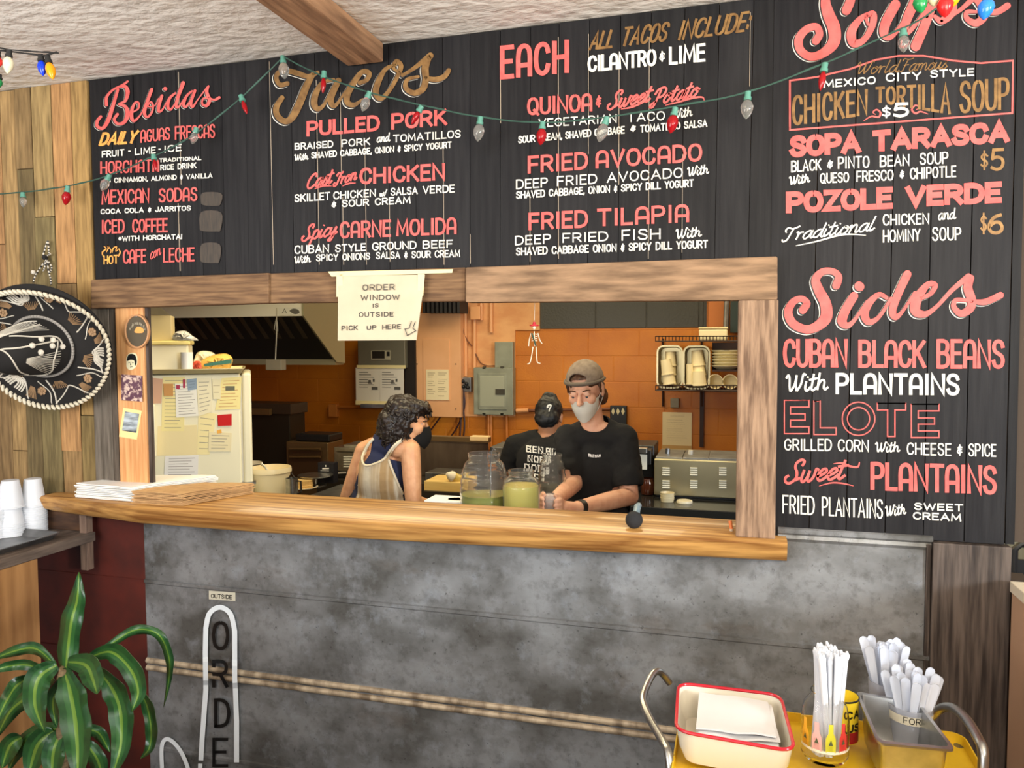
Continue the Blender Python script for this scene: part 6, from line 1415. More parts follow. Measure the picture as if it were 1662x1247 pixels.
mb = MB(); dv = (p1 - p0); mb.tube([p0, p0 + dv * .55, p0 + dv * .62], [.032, .030, .027], 16); obj('bottle_body', mb, flat('sauce_bottle', (208, 182, 100), .3), t, smooth=True)
mb = MB(); mb.tube([p0 + dv * .62, p0 + dv * .8, p0 + dv * .95, p0 + dv * 1.1], [.033, .031, .018, .010], 16); obj('bottle_cap', mb, flat('cap_white', (236, 226, 206), .4), t, smooth=True)
kbox('steel_pan', 'dull steel pan on the back counter behind the large drink jar', 'pan', 795, 727, 832, 752, 2.6, .3, dull_steel, .004)
a, b = P(688, 822, .42), P(752, 816, .42); mb = MB(); mb.box((a.x, .42, ZP + .001), (b.x, .54, b.z), bev=.003); tag(obj('takeout_box', mb, paper_w), 'white paper box behind the bar right of the woman', 'box')
lump('paper_scrap', 'crumpled white paper scrap beside the large drink jar', 'paper', [(728, 822), (733, 812), (740, 815), (746, 812), (752, 822), (740, 818)], .48, .02, paper_w, b.z + .001, 9)

# --- drink jars on the prep counter
def drink_jar(name, label, cx_, yb, dep, prof, scale, liquid, lcol, top=None):
    b = P(cx_, yb, dep); b.z = ZP + .001; t = thing(name, label, 'drink jar', b)
    pr_ = [(r * scale, z * scale) for r, z in prof]; q = smooth_pts(pr_, 3)
    inner = [(max(r - .003, 0), z) for r, z in reversed(q)]; inner[-1] = (0, .006)
    mb = MB(); mb.lathe([(0, 0)] + q + inner[:-1] + [(0, .006)], b, 40, closed=True); obj('jar_wall', mb, clear_pl, t, smooth=True, angle=70)
    if liquid:
        lq = [(max(r - .0042, 0), max(z, .007)) for r, z in q if z <= liquid * scale]; mb = MB(); mb.lathe([(0, .007)] + lq + [(lq[-1][0], liquid * scale), (0, liquid * scale)], b, 36); obj('drink', mb, lcol, t, smooth=True)
    return t, b
lime = mat('pale_lime_drink', srgb(208, 200, 98), .2, trans=.25, ior=1.33); green = mat('green_lime_drink', srgb(150, 158, 66), .2, trans=.3, ior=1.33); water = mat('water', srgb(206, 206, 190), .05, trans=.9, ior=1.15)
def jar_profile(cx_, dep, rows, base_r):
    m_ = (P(cx_ + 1, 790, dep).x - P(cx_, 790, dep).x); pr_ = [(base_r * m_ * .86, 0), (base_r * m_, .02)]
    for r, y in rows: pr_.append((r * m_, P(cx_, y, dep).z - ZP))
    return pr_
def lev(cx_, y, dep): return P(cx_, y, dep).z - ZP
RB = [(37, 822), (37.4, 812), (36.6, 806), (37.6, 800), (37.4, 793), (36, 789), (36.6, 784), (36, 777), (34.4, 773), (34.6, 768), (33, 762), (31.4, 759), (31, 755), (28, 750), (24.5, 747), (23.6, 743), (25, 741), (25, 736)]
drink_jar('drink_jar', 'large clear ribbed jar with green drink on the prep counter', 786, 824, .42, jar_profile(786, .42, RB, 37), 1, lev(786, 802, .42), green)
b = Vector((P(797, 824, .42).x, .40, ZP + .01)); mb = MB(); mb.tube([b, (b.x + .006, .40, lev(797, 760, .4) + ZP), (b.x + .010, .40, lev(797, 733, .4) + ZP), (b.x + .018, .40, lev(797, 728, .4) + ZP), (b.x + .026, .40, lev(797, 731, .4) + ZP)], .0024, 6); tag(obj('ladle', mb, dull_steel, smooth=True), 'thin steel ladle standing in the large drink jar', 'ladle')
RM = [(29, 822), (29.4, 800), (29.2, 790), (27.5, 785), (27.8, 781), (23, 776), (20, 774), (19.4, 770), (20.6, 768), (20.6, 764)]
drink_jar('drink_jar', 'squat clear jar full of pale yellow lime drink beside the large jar', 846, 826, .36, jar_profile(846, .36, RM, 29), 1, lev(846, 788, .36), lime)
RW = [(23, 822), (23.2, 800), (22.2, 795), (23, 789), (22.6, 782), (21.4, 778), (22, 772), (20.4, 767), (20.8, 761), (18.8, 756), (18.6, 751), (15.6, 747), (15, 743), (16, 741), (16, 737)]
drink_jar('drink_jar', 'nearly empty clear ribbed jar with water beside the masked man', 896, 826, .84, jar_profile(896, .84, RW, 23), 1, lev(896, 788, .84), water)

# --- right side: refrigerated prep unit, coffee gear and wire shelf
zd = P(1120, 812, 1.65).z; a, b = P(1052, 808, 1.7), P(1200, 808, 1.7)
t = thing('prep_fridge', 'black counter unit with a glossy top at the right of the kitchen', 'counter', (b.x, 1.7, 0)); yd0 = 1.42
mb = MB(); mb.box((P(1000, 830, yd0).x, yd0, zd - .05), (b.x + .5, 2.15, zd), bev=.004); obj('top', mb, flat('glossy_black', (40, 40, 38), .12), t); mb = MB(); mb.box((P(1004, 830, yd0).x, yd0 + .03, 0), (b.x + .5, 2.12, zd - .05)); obj('cabinet_body', mb, black_pl, t)
mb = MB(); mb.tube([(P(1178, 850, yd0).x, yd0 + .01, zd - .3), (P(1178, 850, yd0).x, yd0 + .01, zd - .06)], .012, 8); obj('door_handle', mb, flat('dark_grey_metal', (70, 74, 74), .35), t)
t = root('condiment_unit', 'steel topping unit with louvred vents on the black counter', 'appliance', 1130, 808, 1.68); a, b = P(1061, 806, 1.68), P(1215, 751, 1.68)
mb = MB(); mb.box((a.x, 1.68, zd + .012), (b.x, 2.1, b.z), bev=.006); obj('unit_body', mb, mat('warm_steel', srgb(196, 186, 150), .32, metal=.85), t)
mb = MB(); mb.box((a.x + .01, 1.7, zd + .001), (b.x, 2.08, zd + .012)); obj('foot_rail', mb, black_pl, t)
for x0_ in (1075, 1120, 1167):
    for y0_ in (760, 781):
        m = MB()
        for k in range(4): tubepx(m, [(x0_, y0_ + k * 3.6), (x0_ + 12, y0_ + k * 3.6 + .4)], 1.677, .0045, 6)
        obj('vent_louvres', m, pale_st, t, smooth=True)
for x0_, x1_, lab in ((1064, 1107, 0), (1108, 1150, 1), (1150, 1196, 2)): part('pan_lid', t, x0_, 743 + lab, x1_, 749 + lab, 1.72, .3, dull_steel, .003)
m = MB(); tubepx(m, [(1083, 744), (1084, 728)], 1.85, .012, 8); obj('utensil', m, dull_steel, t, smooth=True); m = MB(); tubepx(m, [(1120, 744), (1121, 731)], 1.85, .013, 8); obj('utensil', m, flat('pale_utensil', (210, 204, 190), .4), t, smooth=True); m = MB(); m.tube([P(1186, 751, 1.9), P(1195, 740, 1.9)], .012, 8); obj('utensil', m, pale_st, t, smooth=True)
cb = Vector((P(1083, 812, 1.58).x, 1.58, zd + .001))
for i in range(3):
    mb = MB(); mb.lathe([(0, 0), (.032, 0), (.036, .022), (.034, .022), (.031, .003), (0, .003)], cb + Vector((0, 0, .0125 * i)), 24); tag(obj('deli_cup', mb, flat('cream_cup', (222, 208, 170), .35), smooth=True), 'pale deli cup in the small stack on the black counter', 'cup', 'deli cups stacked on the black counter')
mb = MB(); mb.lathe([(0, 0), (.040, 0), (.041, .006), (.038, .013), (0, .014)], Vector((P(1111, 812, 1.57).x, 1.57, zd + .001)), 26); tag(obj('lid', mb, flat('cream_lid', (240, 228, 196), .35), smooth=True), 'round cream lid lying right of the deli cups on the black counter', 'lid')
t = root('coffee_machine', 'black coffee machine behind the right shoulder of the masked man', 'coffee machine', 1045, 800, 1.75); a, b = P(1028, 800, 1.75), P(1060, 726, 1.75)
mb = MB(); mb.box((a.x - .03, 1.8, zd + .001), (b.x, 2.05, b.z), bev=.006); mb.box((a.x - .03, 1.7, b.z - .09), (b.x - .005, 1.82, b.z - .01), bev=.004); obj('housing', mb, black_pl, t); part('steel_panel', t, 1030, 738, 1050, 762, 1.695, .01, pale_st, .002); mb = MB(); mb.lathe([(0, .0), (.035, 0), (.04, .05), (.03, .085), (.028, .085), (.036, .05), (.03, .004), (0, .004)], (P(1050, 800, 1.7).x, 1.74, zd + .004), 22); obj('carafe', mb, mat('coffee_brown_glass', srgb(70, 34, 20), .1, coat=.5), t, smooth=True); part('spout', t, 1034, 728, 1050, 736, 1.66, .05, steel, .003)

ys_ = 3.3
t = root('wire_shelf', 'black two tier wire shelf with steel pans of cups on the orange back wall', 'shelf', 1130, 635, ys_)
wire = flat('dark_brown_wire', (52, 30, 22), .5)
def rail(y, h, x0=1064, x1=1235):
    m = MB()
    for yy in (y, y + h): tubepx(m, [(x0, yy), (x1, yy)], ys_ - .04, .005, 6)
    x = x0
    while x < x1: tubepx(m, [(x, y), (x, y + h)], ys_ - .04, .0035, 5); x += 5.5
    a, b = P(x0, y + h, ys_ - .04), P(x1, y + h, ys_ - .04)
    for k in range(6): m.tube([a + Vector((0, .075 * k, 0)), Vector((b.x, b.y + .075 * k, a.z))], .004, 5)
    x = a.x
    while x < b.x: m.tube([(x, a.y, a.z), (x, a.y + .42, a.z)], .0035, 5); x += .05
    return m
obj('upper_basket', rail(546, 8), wire, t, smooth=True); obj('lower_basket', rail(626, 8), wire, t, smooth=True)
for xx in (1076, 1139): m = MB(); tubepx(m, [(xx, 550), (xx, 660)], YK - .02, .01, 6); obj('bracket', m, wire, t)
m = MB(); a, b = P(1136, 634, YK - .02), P(1142, 726, YK - .02); m.box((a.x, YK - .025, b.z), (b.x, YK - .005, a.z)); obj('slotted_rail', m, wire, t)
zsh = P(1100, 634, ys_ - .04).z + .006
def pan_up(label, x0, x1, y0, y1):
    a, b = P(x0, y1, ys_), P(x1, y0, ys_); t = thing('steel_pan', label, 'pan', ((a.x + b.x) / 2, ys_ + .1, zsh)); m = pan(0, 0, b.x - a.x, b.z - a.z, 0, .14, .01, .012, .04)
    mt = Matrix(((1, 0, 0), (0, 0, -1), (0, 1, 0))); m.v = [Vector((v.x + a.x, ys_ + .14 - v.z, v.y + max(a.z, zsh + .012))) for v in m.v]
    obj('pan_body', m, mat('warm_pan_steel', srgb(200, 184, 140), .3, metal=.9) if 'warm_pan' not in M else M['warm_pan'], t, smooth=True); return t
pan_up('upright steel pan of paper cups at the left of the wire shelf', 1068, 1106, 563, 628); pan_up('upright steel pan of paper cups at the middle of the wire shelf', 1111, 1150, 564, 630)
pcm = flat('cream_paper_cup', (238, 224, 184), .5)
def pcup(x0, y0, x1, y1, r, dep, label, group, step=.02, n=3, ):
    p0, p1 = P(x0, y0, dep), P(x1, y1, dep); d = p1 - p0; L_ = d.length; mtx = d.to_track_quat('Z', 'Y').to_matrix()
    for i in range(n):
        o_ = p0 + d * (i / (n + .6)); h = L_ / (n + .6) * 1.55
        m = MB(); m.lathe([(r, 0), (r + .004, .0), (r + .004, .008), (r, .009), (r * .82, h), (0, h), (0, h - .003), (r * .8, h - .004), (r - .003, 0)], o_, 22, mtx=mtx, closed=True); tag(obj('paper_cup', m, pcm, smooth=True), label, 'cup', group)
la = 'cream paper cup stacked inside the left steel pan on the wire shelf'; lb_ = 'cream paper cup stacked inside the middle steel pan on the wire shelf'
pcup(1088, 624, 1088, 570, .042, ys_ + .06, la, 'paper cups in the left pan'); pcup(1087, 624, 1080, 583, .044, ys_ - .01, la, 'paper cups in the left pan', n=2)
pcup(1135, 610, 1131, 568, .048, ys_ + .06, lb_, 'paper cups in the middle pan', n=2); pcup(1135, 626, 1134, 602, .052, ys_ - .01, lb_, 'paper cups in the middle pan', n=1); pcup(1121, 624, 1119, 590, .03, ys_ + .03, lb_, 'paper cups in the middle pan', n=1)
zb0 = P(1175, 600, ys_ + .05).z; x_b = P(1178, 600, ys_ + .05).x
mb = MB(); mb.box((P(1156, 600, ys_).x, ys_ - .02, zb0 - .012), (P(1235, 600, ys_).x, ys_ + .2, zb0)); mb.box((P(1155, 560, ys_).x, ys_ + .17, zb0 - .012), (P(1235, 560, ys_).x, ys_ + .2, P(1155, 556, ys_).z)); tag(obj('shelf_rack', mb, wire), 'small dark rack holding the bowls at the right of the wire shelf', 'rack')
for i in range(6):
    m = MB(); r = .105; m.lathe([(0, 0), (r * .6, 0), (r, .026), (r, .03), (r * .58, .005), (0, .005)], (x_b, ys_ + .07, zb0 + .001 + i * .0215), 30); tag(obj('bowl', m, flat('cream_bowl', (236, 226, 190), .45), smooth=True), 'cream paper bowl in the stack at the right of the wire shelf', 'bowl', 'paper bowls stacked on the wire shelf')
for x_, lab in ((1161, 'round cream tub lying on its side left of its twin on the wire shelf'), (1185, 'round cream tub lying on its side against the post on the wire shelf')):
    c_ = P(x_, 622, ys_); m = MB(); m.lathe([(0, 0), (.046, 0), (.054, .10), (.054, .104), (.049, .104), (.044, .012), (0, .012)], (c_.x, ys_ + .1, max(c_.z, zsh + .058)), 28, mtx=Matrix(((1, 0, 0), (0, 0, -1), (0, 1, 0)))); tag(obj('tub', m, pcm, smooth=True), lab, 'tub')
zu = P(1160, 554, ys_ - .04).z + .006
t = root('food_container', 'cream lidded food container on the top of the wire shelf', 'container', 1158, 545, ys_ + .05); a, b = P(1134, 552, ys_), P(1181, 531, ys_)
m = MB(); m.box((a.x, ys_ + .0, zu), (b.x, ys_ + .18, b.z - .012), bev=.012); obj('container_body', m, pcm, t); m = MB(); m.box((a.x - .004, ys_ - .004, b.z - .013), (b.x + .004, ys_ + .184, b.z), bev=.006); obj('lid', m, flat('cream_lid2', (230, 214, 168), .45), t)
t = root('conduit', 'grey pipe and dark duct beside the post at the top right of the kitchen', 'duct', 1185, 540, 3.5); m = MB(); tubepx(m, [(1180, 480), (1178, 535)], 3.5, .02, 8); obj('pipe', m, dull_steel, t, smooth=True); part('duct', t, 1185, 470, 1240, 540, 3.5, .15, flat('dark_teal', (36, 50, 48), .5))
part('orange_panel', t, 1150, 480, 1178, 531, 3.62, .06, mat('orange_panel_paint', srgb(196, 116, 54), .5))
m = MB()
for i in range(9): a = P(686 + i * 7, 508, 3.4); m.box((a.x, 3.4, a.z), (a.x + .022, 3.6, a.z + .12 + .02 * (i % 3)))
o = obj('shelf_rack', m, flat('dark_shelf_goods', (30, 28, 30), .6)); tag(o, 'dark shelf of stored goods above the tan panel box', 'shelf'); o.name = 'storage_shelf'
# ------------------------------------------------------------------ people
from mathutils.bvhtree import BVHTree


def project(v):
    d = Vector(v) - CAM; z = d.dot(F); return W / 2 + FPX * d.dot(RT) / z, H / 2 - FPX * d.dot(UP) / z


def ico(mb, c_, r, mtx=None): mb.ball(c_, r, 18, mtx=mtx)
def cap(mb, pts, rs, seg=16):
    "tapered chain of limbs with round joints"
    pts = [Vector(p) for p in pts]
    for p, r in zip(pts, rs): mb.ball(p, r, 16)
    for a, b, ra, rb in zip(pts, pts[1:], rs, rs[1:]):
        if (b - a).length > 1e-5: mb.tube([a, b], [ra, rb], seg)


def fuse(mb, voxel, smooth=6, disp=None):
    "one continuous skin round overlapping volumes; returns world-space verts and faces"
    me = bpy.data.meshes.new('tmp'); me.from_pydata(mb.v, [], mb.f); bm = bmesh.new(); bm.from_mesh(me)
    bmesh.ops.recalc_face_normals(bm, faces=bm.faces[:]); bm.to_mesh(me); bm.free()
    o = bpy.data.objects.new('tmp', me); COL.objects.link(o)
    m = o.modifiers.new('r', 'REMESH'); m.mode = 'VOXEL'; m.voxel_size = voxel
    if smooth: s = o.modifiers.new('s', 'SMOOTH'); s.factor = .5; s.iterations = smooth
    if disp:
        tx = bpy.data.textures.new('t', 'CLOUDS'); tx.noise_scale = disp[0]; dm = o.modifiers.new('d', 'DISPLACE'); dm.texture = tx; dm.strength = disp[1]; dm.texture_coords = 'GLOBAL'
    dg = bpy.context.evaluated_depsgraph_get(); ev = o.evaluated_get(dg); m2 = bpy.data.meshes.new_from_object(ev)
    out = MB(); out.add([v.co.copy() for v in m2.vertices], [list(p.vertices) for p in m2.polygons])
    bpy.data.objects.remove(o); bpy.data.meshes.remove(me); bpy.data.meshes.remove(m2)
    return out


def trim(mb, keep):
    k = [keep(v) for v in mb.v]; idx = {}; out = MB()
    for f in mb.f:
        if all(k[i] for i in f):
            g = []
            for i in f:
                if i not in idx: idx[i] = len(out.v); out.v.append(mb.v[i]); out.c.append((1, 1, 1))
                g.append(idx[i])
            out.f.append(g); out.m.append(0)
    ec = {}
    for f in out.f:
        for a, b in zip(f, f[1:] + f[:1]): ec[(min(a, b), max(a, b))] = ec.get((min(a, b), max(a, b)), 0) + 1
    nb = {}
    for (a, b), n in ec.items():
        if n == 1: nb.setdefault(a, []).append(b); nb.setdefault(b, []).append(a)
    for _ in range(12):
        new = {i: out.v[i] * .4 + (out.v[n[0]] + out.v[n[1]]) * .3 for i, n in nb.items() if len(n) == 2}
        for i, p in new.items(): out.v[i] = p
    return out


def inside(poly, x, y):
    r = False; n = len(poly)
    for i in range(n):
        (x1_, y1_), (x2_, y2_) = poly[i], poly[i - 1]
        if (y1_ > y) != (y2_ > y) and x < (x2_ - x1_) * (y - y1_) / (y2_ - y1_) + x1_: r = not r
    return r


def onsurf(mb, lift=.0015):
    t = BVHTree.FromPolygons([tuple(v) for v in mb.v], mb.f)
    def f(x, y):
        d = ray(x, y).normalized(); h = t.ray_cast(CAM, d)
        if h[0] is None: h = (t.find_nearest(P(x, y, 1.2))[0],)
        _nst[0] += 0
        return h[0] - d * lift
    return f


def thicken(o, t=.003):
    s = o.modifiers.new('cloth', 'SOLIDIFY'); s.thickness = t; s.offset = 1; return o


def head_parts(mb, Mx, male=True, ears=True, nose=True):
    e = lambda c_, r: mb.ball(Mx @ Vector(c_), r, 20, mtx=Mx.to_3x3())
    e((0, .014, .026), (.075, .096, .090)); e((0, -.034, -.038), (.057, .058, .074)); e((0, -.066, -.092), (.027, .022, .019)); e((0, -.080, .024), (.048, .014, .011))
    for s in (-1, 1):
        e((s * .037, -.060, -.020), (.026, .03, .03)); e((s * .0315, -.0875, .0078), (.0175, .0085, .0088)); e((s * .0315, -.083, -.0085), (.016, .008, .005))
        if ears: e((s * .076, .010, -.008), (.009, .019, .030)); e((s * .080, .016, .004), (.006, .014, .018))
    a = Mx @ Vector((0, -.090, .016)); b = Mx @ Vector((0, -.116, -.028)); cap(mb, [a, (a + b) / 2, b], [.0075, .009, .0115])
    for s in (-1, 1): e((s * .010, -.102, -.030), (.008, .010, .007))
    e((0, -.088, -.056), (.021, .010, .006)); e((0, -.086, -.066), (.018, .010, .007))


def eyes(par, Mx, iris, lid_m):
    for s in (-1, 1):
        w = MB(); w.ball(Mx @ Vector((s * .0315, -.0795, .001)), .0125, 16); o = obj('eye', w, flat('eye_white', (196, 182, 166), .25), par, smooth=True)
        i = MB(); i.ball(Mx @ Vector((s * .0315 - .001, -.0905, -.003)), (.0058, .003, .0058), 12, mtx=Mx.to_3x3()); obj('iris', i, iris, o, smooth=True)
        b = MB(); b.tube([Mx @ Vector((s * .016, -.0935, .0235)), Mx @ Vector((s * .034, -.0940, .0285)), Mx @ Vector((s * .050, -.082, .0235))], [.0026, .0034, .0018], 8); obj('eyebrow', b, lid_m, par, smooth=True)


def hand(mb, wrist, palm, cup_c, r, a0, a1, zs, thumb):
    "palm and five bent fingers closed round an upright thing of radius r"
    cap(mb, [wrist, (Vector(wrist) + Vector(palm)) / 2, palm], [.025, .027, .028])
    ln = (1, 1.08, 1.0, .8); p0 = Vector(palm)
    for k, (z, L_) in enumerate(zip(zs, ln)):
        st = p0 + Vector((0, -.012, z * .8)); pts = [st]; aa = [a0 + (a1 - a0) * t * L_ for t in (.25, .6, 1)]
        for a in aa: pts.append(Vector(cup_c) + Vector(((r + .009) * math.cos(R(a)), (r + .009) * math.sin(R(a)), z)))
        cap(mb, pts, [.0098, .0095, .0088, .0078], 10)
    t0 = p0 + Vector((0, 0, .018)); cap(mb, [t0, t0 * .45 + Vector(thumb) * .55 + Vector((0, -.004, .012)), Vector(thumb)], [.0125, .011, .009], 10)


def legs_floor(mb, hip, w, d=0):
    for s in (-1, 1):
        h = Vector(hip) + Vector((s * w, 0, 0)); z = h.z
        cap(mb, [h, (h.x, h.y - .02, z * .52), (h.x, h.y + .01, .09)], [.085, .06, .042]); cap(mb, [(h.x, h.y + .03, .045), (h.x, h.y - .13, .035)], [.042, .034])


skin_p = mat('pale_skin', srgb(226, 176, 148), .5, col2=srgb(216, 160, 132), scale=30, sss=.12)
skin_w = mat('warm_skin', srgb(226, 172, 130), .5, col2=srgb(214, 156, 116), scale=30, sss=.12)
skin_d = mat('tan_skin', srgb(176, 124, 92), .5, sss=.1)
black_t = mat('black_cotton', srgb(20, 20, 21), .9, bump=.3, bscale=30, bdist=.004)
hair_br = mat('brown_hair', srgb(84, 52, 32), .5, col2=srgb(52, 32, 20), scale=60, stretch=(1, 1, .3))
hair_dk = mat('dark_curls', srgb(44, 32, 26), .42, col2=srgb(24, 18, 15), scale=60)
jean = flat('dark_trousers', (30, 32, 38), .8)

# ---- masked man in a backwards cap
y0 = 1.05
hc_ = P(950, 633, y0)
Mh = Matrix.Translation(hc_) @ Matrix.Rotation(R(-5), 4, 'Z') @ Matrix.Rotation(R(16), 4, 'X') @ Matrix.Rotation(R(-3), 4, 'Y')
man = thing('person', 'man in black t-shirt, backwards cap and pale chin mask working behind the bar', 'person', (hc_.x, y0 + .05, 0))
S1, S2 = P(922, 712, y0 + .03), P(1010, 712, y0 + .05); chest = P(966, 762, y0 + .06); waist = P(962, 850, y0 + .05); hipc = Vector((waist.x, y0 + .06, .88))
E1_, W1 = P(932, 786, y0 - .05), P(900, 811, .62); E2_, W2 = P(1022, 806, y0 - .02), P(934, 825, .62)
cupc = P(894, 821, .52); palm1 = P(880, 817, .565); palm2 = P(914, 824, .565)
mb = MB(); head_parts(mb, Mh)
cap(mb, [Mh @ Vector((0, .022, -.06)), P(963, 697, y0 + .06), P(966, 722, y0 + .07)], [.056, .055, .07])
cap(mb, [S1, P(944, 708, y0 + .05), P(966, 703, y0 + .06), P(988, 708, y0 + .06), S2], [.05, .06, .062, .06, .05])
mb.ball(chest, (.155, .095, .16), 24); mb.ball(waist, (.14, .09, .17), 24); mb.ball(hipc, (.15, .10, .12), 24); legs_floor(mb, hipc, .085)
cap(mb, [S1, E1_, (E1_ + W1) / 2, W1], [.047, .038, .037, .026]); cap(mb, [S2, E2_, (E2_ * .6 + W2 * .4), W2], [.05, .041, .040, .027])
hand(mb, W1, palm1, cupc, .032, 182, 236, (.030, .012, -.006, -.022), tuple(cupc + Vector((-.022, -.02, .045))))
hand(mb, W2, palm2, cupc, .032, -2, -52, (.026, .008, -.010, -.026), tuple(cupc + Vector((.022, -.016, .044))))
obj('body', fuse(mb, .0042, 4), skin_p, man, smooth=True, angle=80)
eyes(man, Mh, flat('iris_blue', (62, 70, 74), .2), hair_br)
# shirt
mb = MB(); cap(mb, [S1 + Vector((0, 0, -.006)), P(944, 712, y0 + .05), P(966, 706, y0 + .06), P(988, 712, y0 + .06), S2 + Vector((0, 0, -.006))], [.064, .07, .074, .072, .066]); cap(mb, [P(974, 700, y0 + .075), P(1000, 712, y0 + .06)], [.072, .066]); cap(mb, [P(958, 702, y0 + .075), P(934, 712, y0 + .05)], [.070, .066])
mb.ball(chest, (.172, .108, .17), 24); mb.ball(chest + Vector((0, 0, -.13)), (.166, .106, .2), 24); mb.ball(waist, (.165, .108, .18), 24); mb.ball(hipc + Vector((0, 0, .03)), (.165, .112, .12), 24)
cap(mb, [S1, S1 * .38 + E1_ * .62], [.064, .066]); cap(mb, [S2, S2 * .25 + E2_ * .75], [.068, .070])
sh_ = fuse(mb, .007, 5, (.05, .012)); nk = Mh @ Vector((0, .028, -.13)); zh = hipc.z - .04
ax1 = (E1_ - S1).normalized(); ax2 = (E2_ - S2).normalized(); l1 = (E1_ - S1).length; l2 = (E2_ - S2).length
def keep(v):
    if v.z < zh: return False
    if (v - P(964, 679, y0 + .02)).length < .066: return False
    d1_ = (v - S1); t1 = d1_.dot(ax1); d2_ = (v - S2); t2 = d2_.dot(ax2)
    if t1 > l1 * .74 and (d1_ - ax1 * t1).length < .085 and v.x < chest.x - .09 and t1 < l1 * 1.15: return False
    if t2 > l2 * .84 and (d2_ - ax2 * t2).length < .09 and v.x > chest.x + .09 and t2 < l2 * 1.3: return False
    return True
shirt = trim(sh_, keep); so = thicken(obj('t_shirt', shirt, black_t, man, smooth=True, angle=80))
lt = MB(); fs_ = onsurf(shirt, .009); letters(lt, 'TRATTORIA'[:4], 955, 741.5, 964, 743, 5, 5, 1.1, 0, fs_); letters(lt, 'RAM', 966, 743, 975, 742, 4.6, 4.6, 1.1, 0, fs_); obj('shirt_print', lt, flat('print_white', (232, 230, 226), .6), so)
mb = MB(); mb.ball(hipc, (.158, .108, .12), 24)
for s in (-1, 1): h = hipc + Vector((s * .085, 0, 0)); cap(mb, [h, (h.x, h.y - .02, h.z * .52), (h.x, h.y + .01, .1)], [.094, .07, .056])
obj('trousers', fuse(mb, .01, 3), jean, man, smooth=True)
# cap, hair, mask
mb = MB(); e = lambda m_, c_, r: m_.ball(Mh @ Vector(c_), r, 24, mtx=Mh.to_3x3())
e(mb, (0, .014, .040), (.083, .104, .094)); capm = fuse(mb, .0045, 3); iv = Mh.inverted()
def kc_(v):
    p = iv @ v
    if p.z < .052 - .12 * max(0, p.y): return False
    return not (p.y < -.02 and (p.x + .006) ** 2 / .042 ** 2 + (p.z - .062) ** 2 / .034 ** 2 < 1 and p.z > .066)
capo = thicken(obj('cap', trim(capm, kc_), mat('grey_brown_cap', srgb(132, 118, 104), .9, col2=srgb(112, 98, 86), scale=40, bump=.2, bscale=200), man, smooth=True, angle=80), .004)
mb = MB(); mb.tube([Mh @ Vector((.088 * math.sin(a), .014 - .106 * math.cos(a), .055 - .02 * (1 - math.cos(a)) * .5)) for a in [R(k) for k in range(-100, 101, 10)]], .008, 8); obj('cap_strap', mb, flat('dark_cap_band', (92, 82, 72), .8), capo, smooth=True)
mb = MB(); mb.ball(Mh @ Vector((0, .06, .02)), .004); 
mb = MB()
e(mb, (0, .002, .052), (.074, .088, .062)); e(mb, (0, .052, -.004), (.078, .062, .072)); e(mb, (.064, .045, -.045), (.022, .038, .045)); e(mb, (-.064, .045, -.045), (.02, .036, .04)); e(mb, (.05, .085, -.06), (.03, .03, .035)); e(mb, (.078, -.018, .018), (.006, .012, .03)); e(mb, (-.076, -.018, .018), (.006, .012, .03))
hm_ = fuse(mb, .005, 2, (.02, .010)); obj('hair', trim(hm_, lambda v: (iv @ v).y > -.068 or (iv @ v).z > .07), hair_br, man, smooth=True, angle=80)
rows = []
for i in range(9):
    v = i / 8; z = -.026 - .106 * v; row = []
    for k in range(13):
        u = -1 + k / 6; a = u * 1.18; rx = .073 * (1 - .18 * v * v); ry = .101 + .014 * math.sin(PI * min(1, v * 1.1))
        zz = z + .004 * abs(u) * (1 - v) + .045 * abs(u) ** 1.5 * v
        row.append(Mh @ Vector((rx * math.sin(a), -ry * math.cos(a) * (1 - .10 * v) + .006, zz + .003 * math.sin(i * 2.6))))
    rows.append(row)
mb = MB(); mb.slab(rows, Mh.to_3x3() @ Vector((0, .003, 0))); mo = obj('face_mask', mb, flat('pale_grey_mask', (206, 204, 194), .85), man, smooth=True)
mb = MB()
for s in (-1, 1):
    mb.tube([Mh @ Vector((s * .066, -.03, -.03)), Mh @ Vector((s * .078, -.005, .0)), Mh @ Vector((s * .083, .02, .012))], .0014, 5); mb.tube([Mh @ Vector((s * .058, -.04, -.085)), Mh @ Vector((s * .076, .0, -.04)), Mh @ Vector((s * .083, .02, -.02))], .0014, 5)
obj('ear_loop', mb, flat('pale_grey_mask', (206, 204, 194), .85), mo)
mb = MB(); cz0 = cupc + Vector((0, 0, -.045)); mb.lathe([(0, 0), (.024, 0), (.031, .07), (.033, .072), (.033, .076), (.028, .086), (.014, .094), (.012, .094), (.026, .084), (.030, .074), (.023, .003), (0, .003)], cz0, 28); tag(obj('plastic_cup', mb, mat('clear_cup', (.9, .9, .94), .05, trans=.8, ior=1.3), smooth=True), 'clear domed plastic cup held in both hands by the masked man', 'cup')
mb = MB(); mb.tube([W1 + Vector((.03, .03, -.0)), W1 + Vector((.05, .0, -.012))], .02, 12)
wv = (E1_ - W1).normalized(); mb = MB(); mb.tube([W2 + (E2_ - W2).normalized() * .02, W2 + (E2_ - W2).normalized() * .05], .031, 18); obj('wristband', mb, black_pl, man, smooth=True)

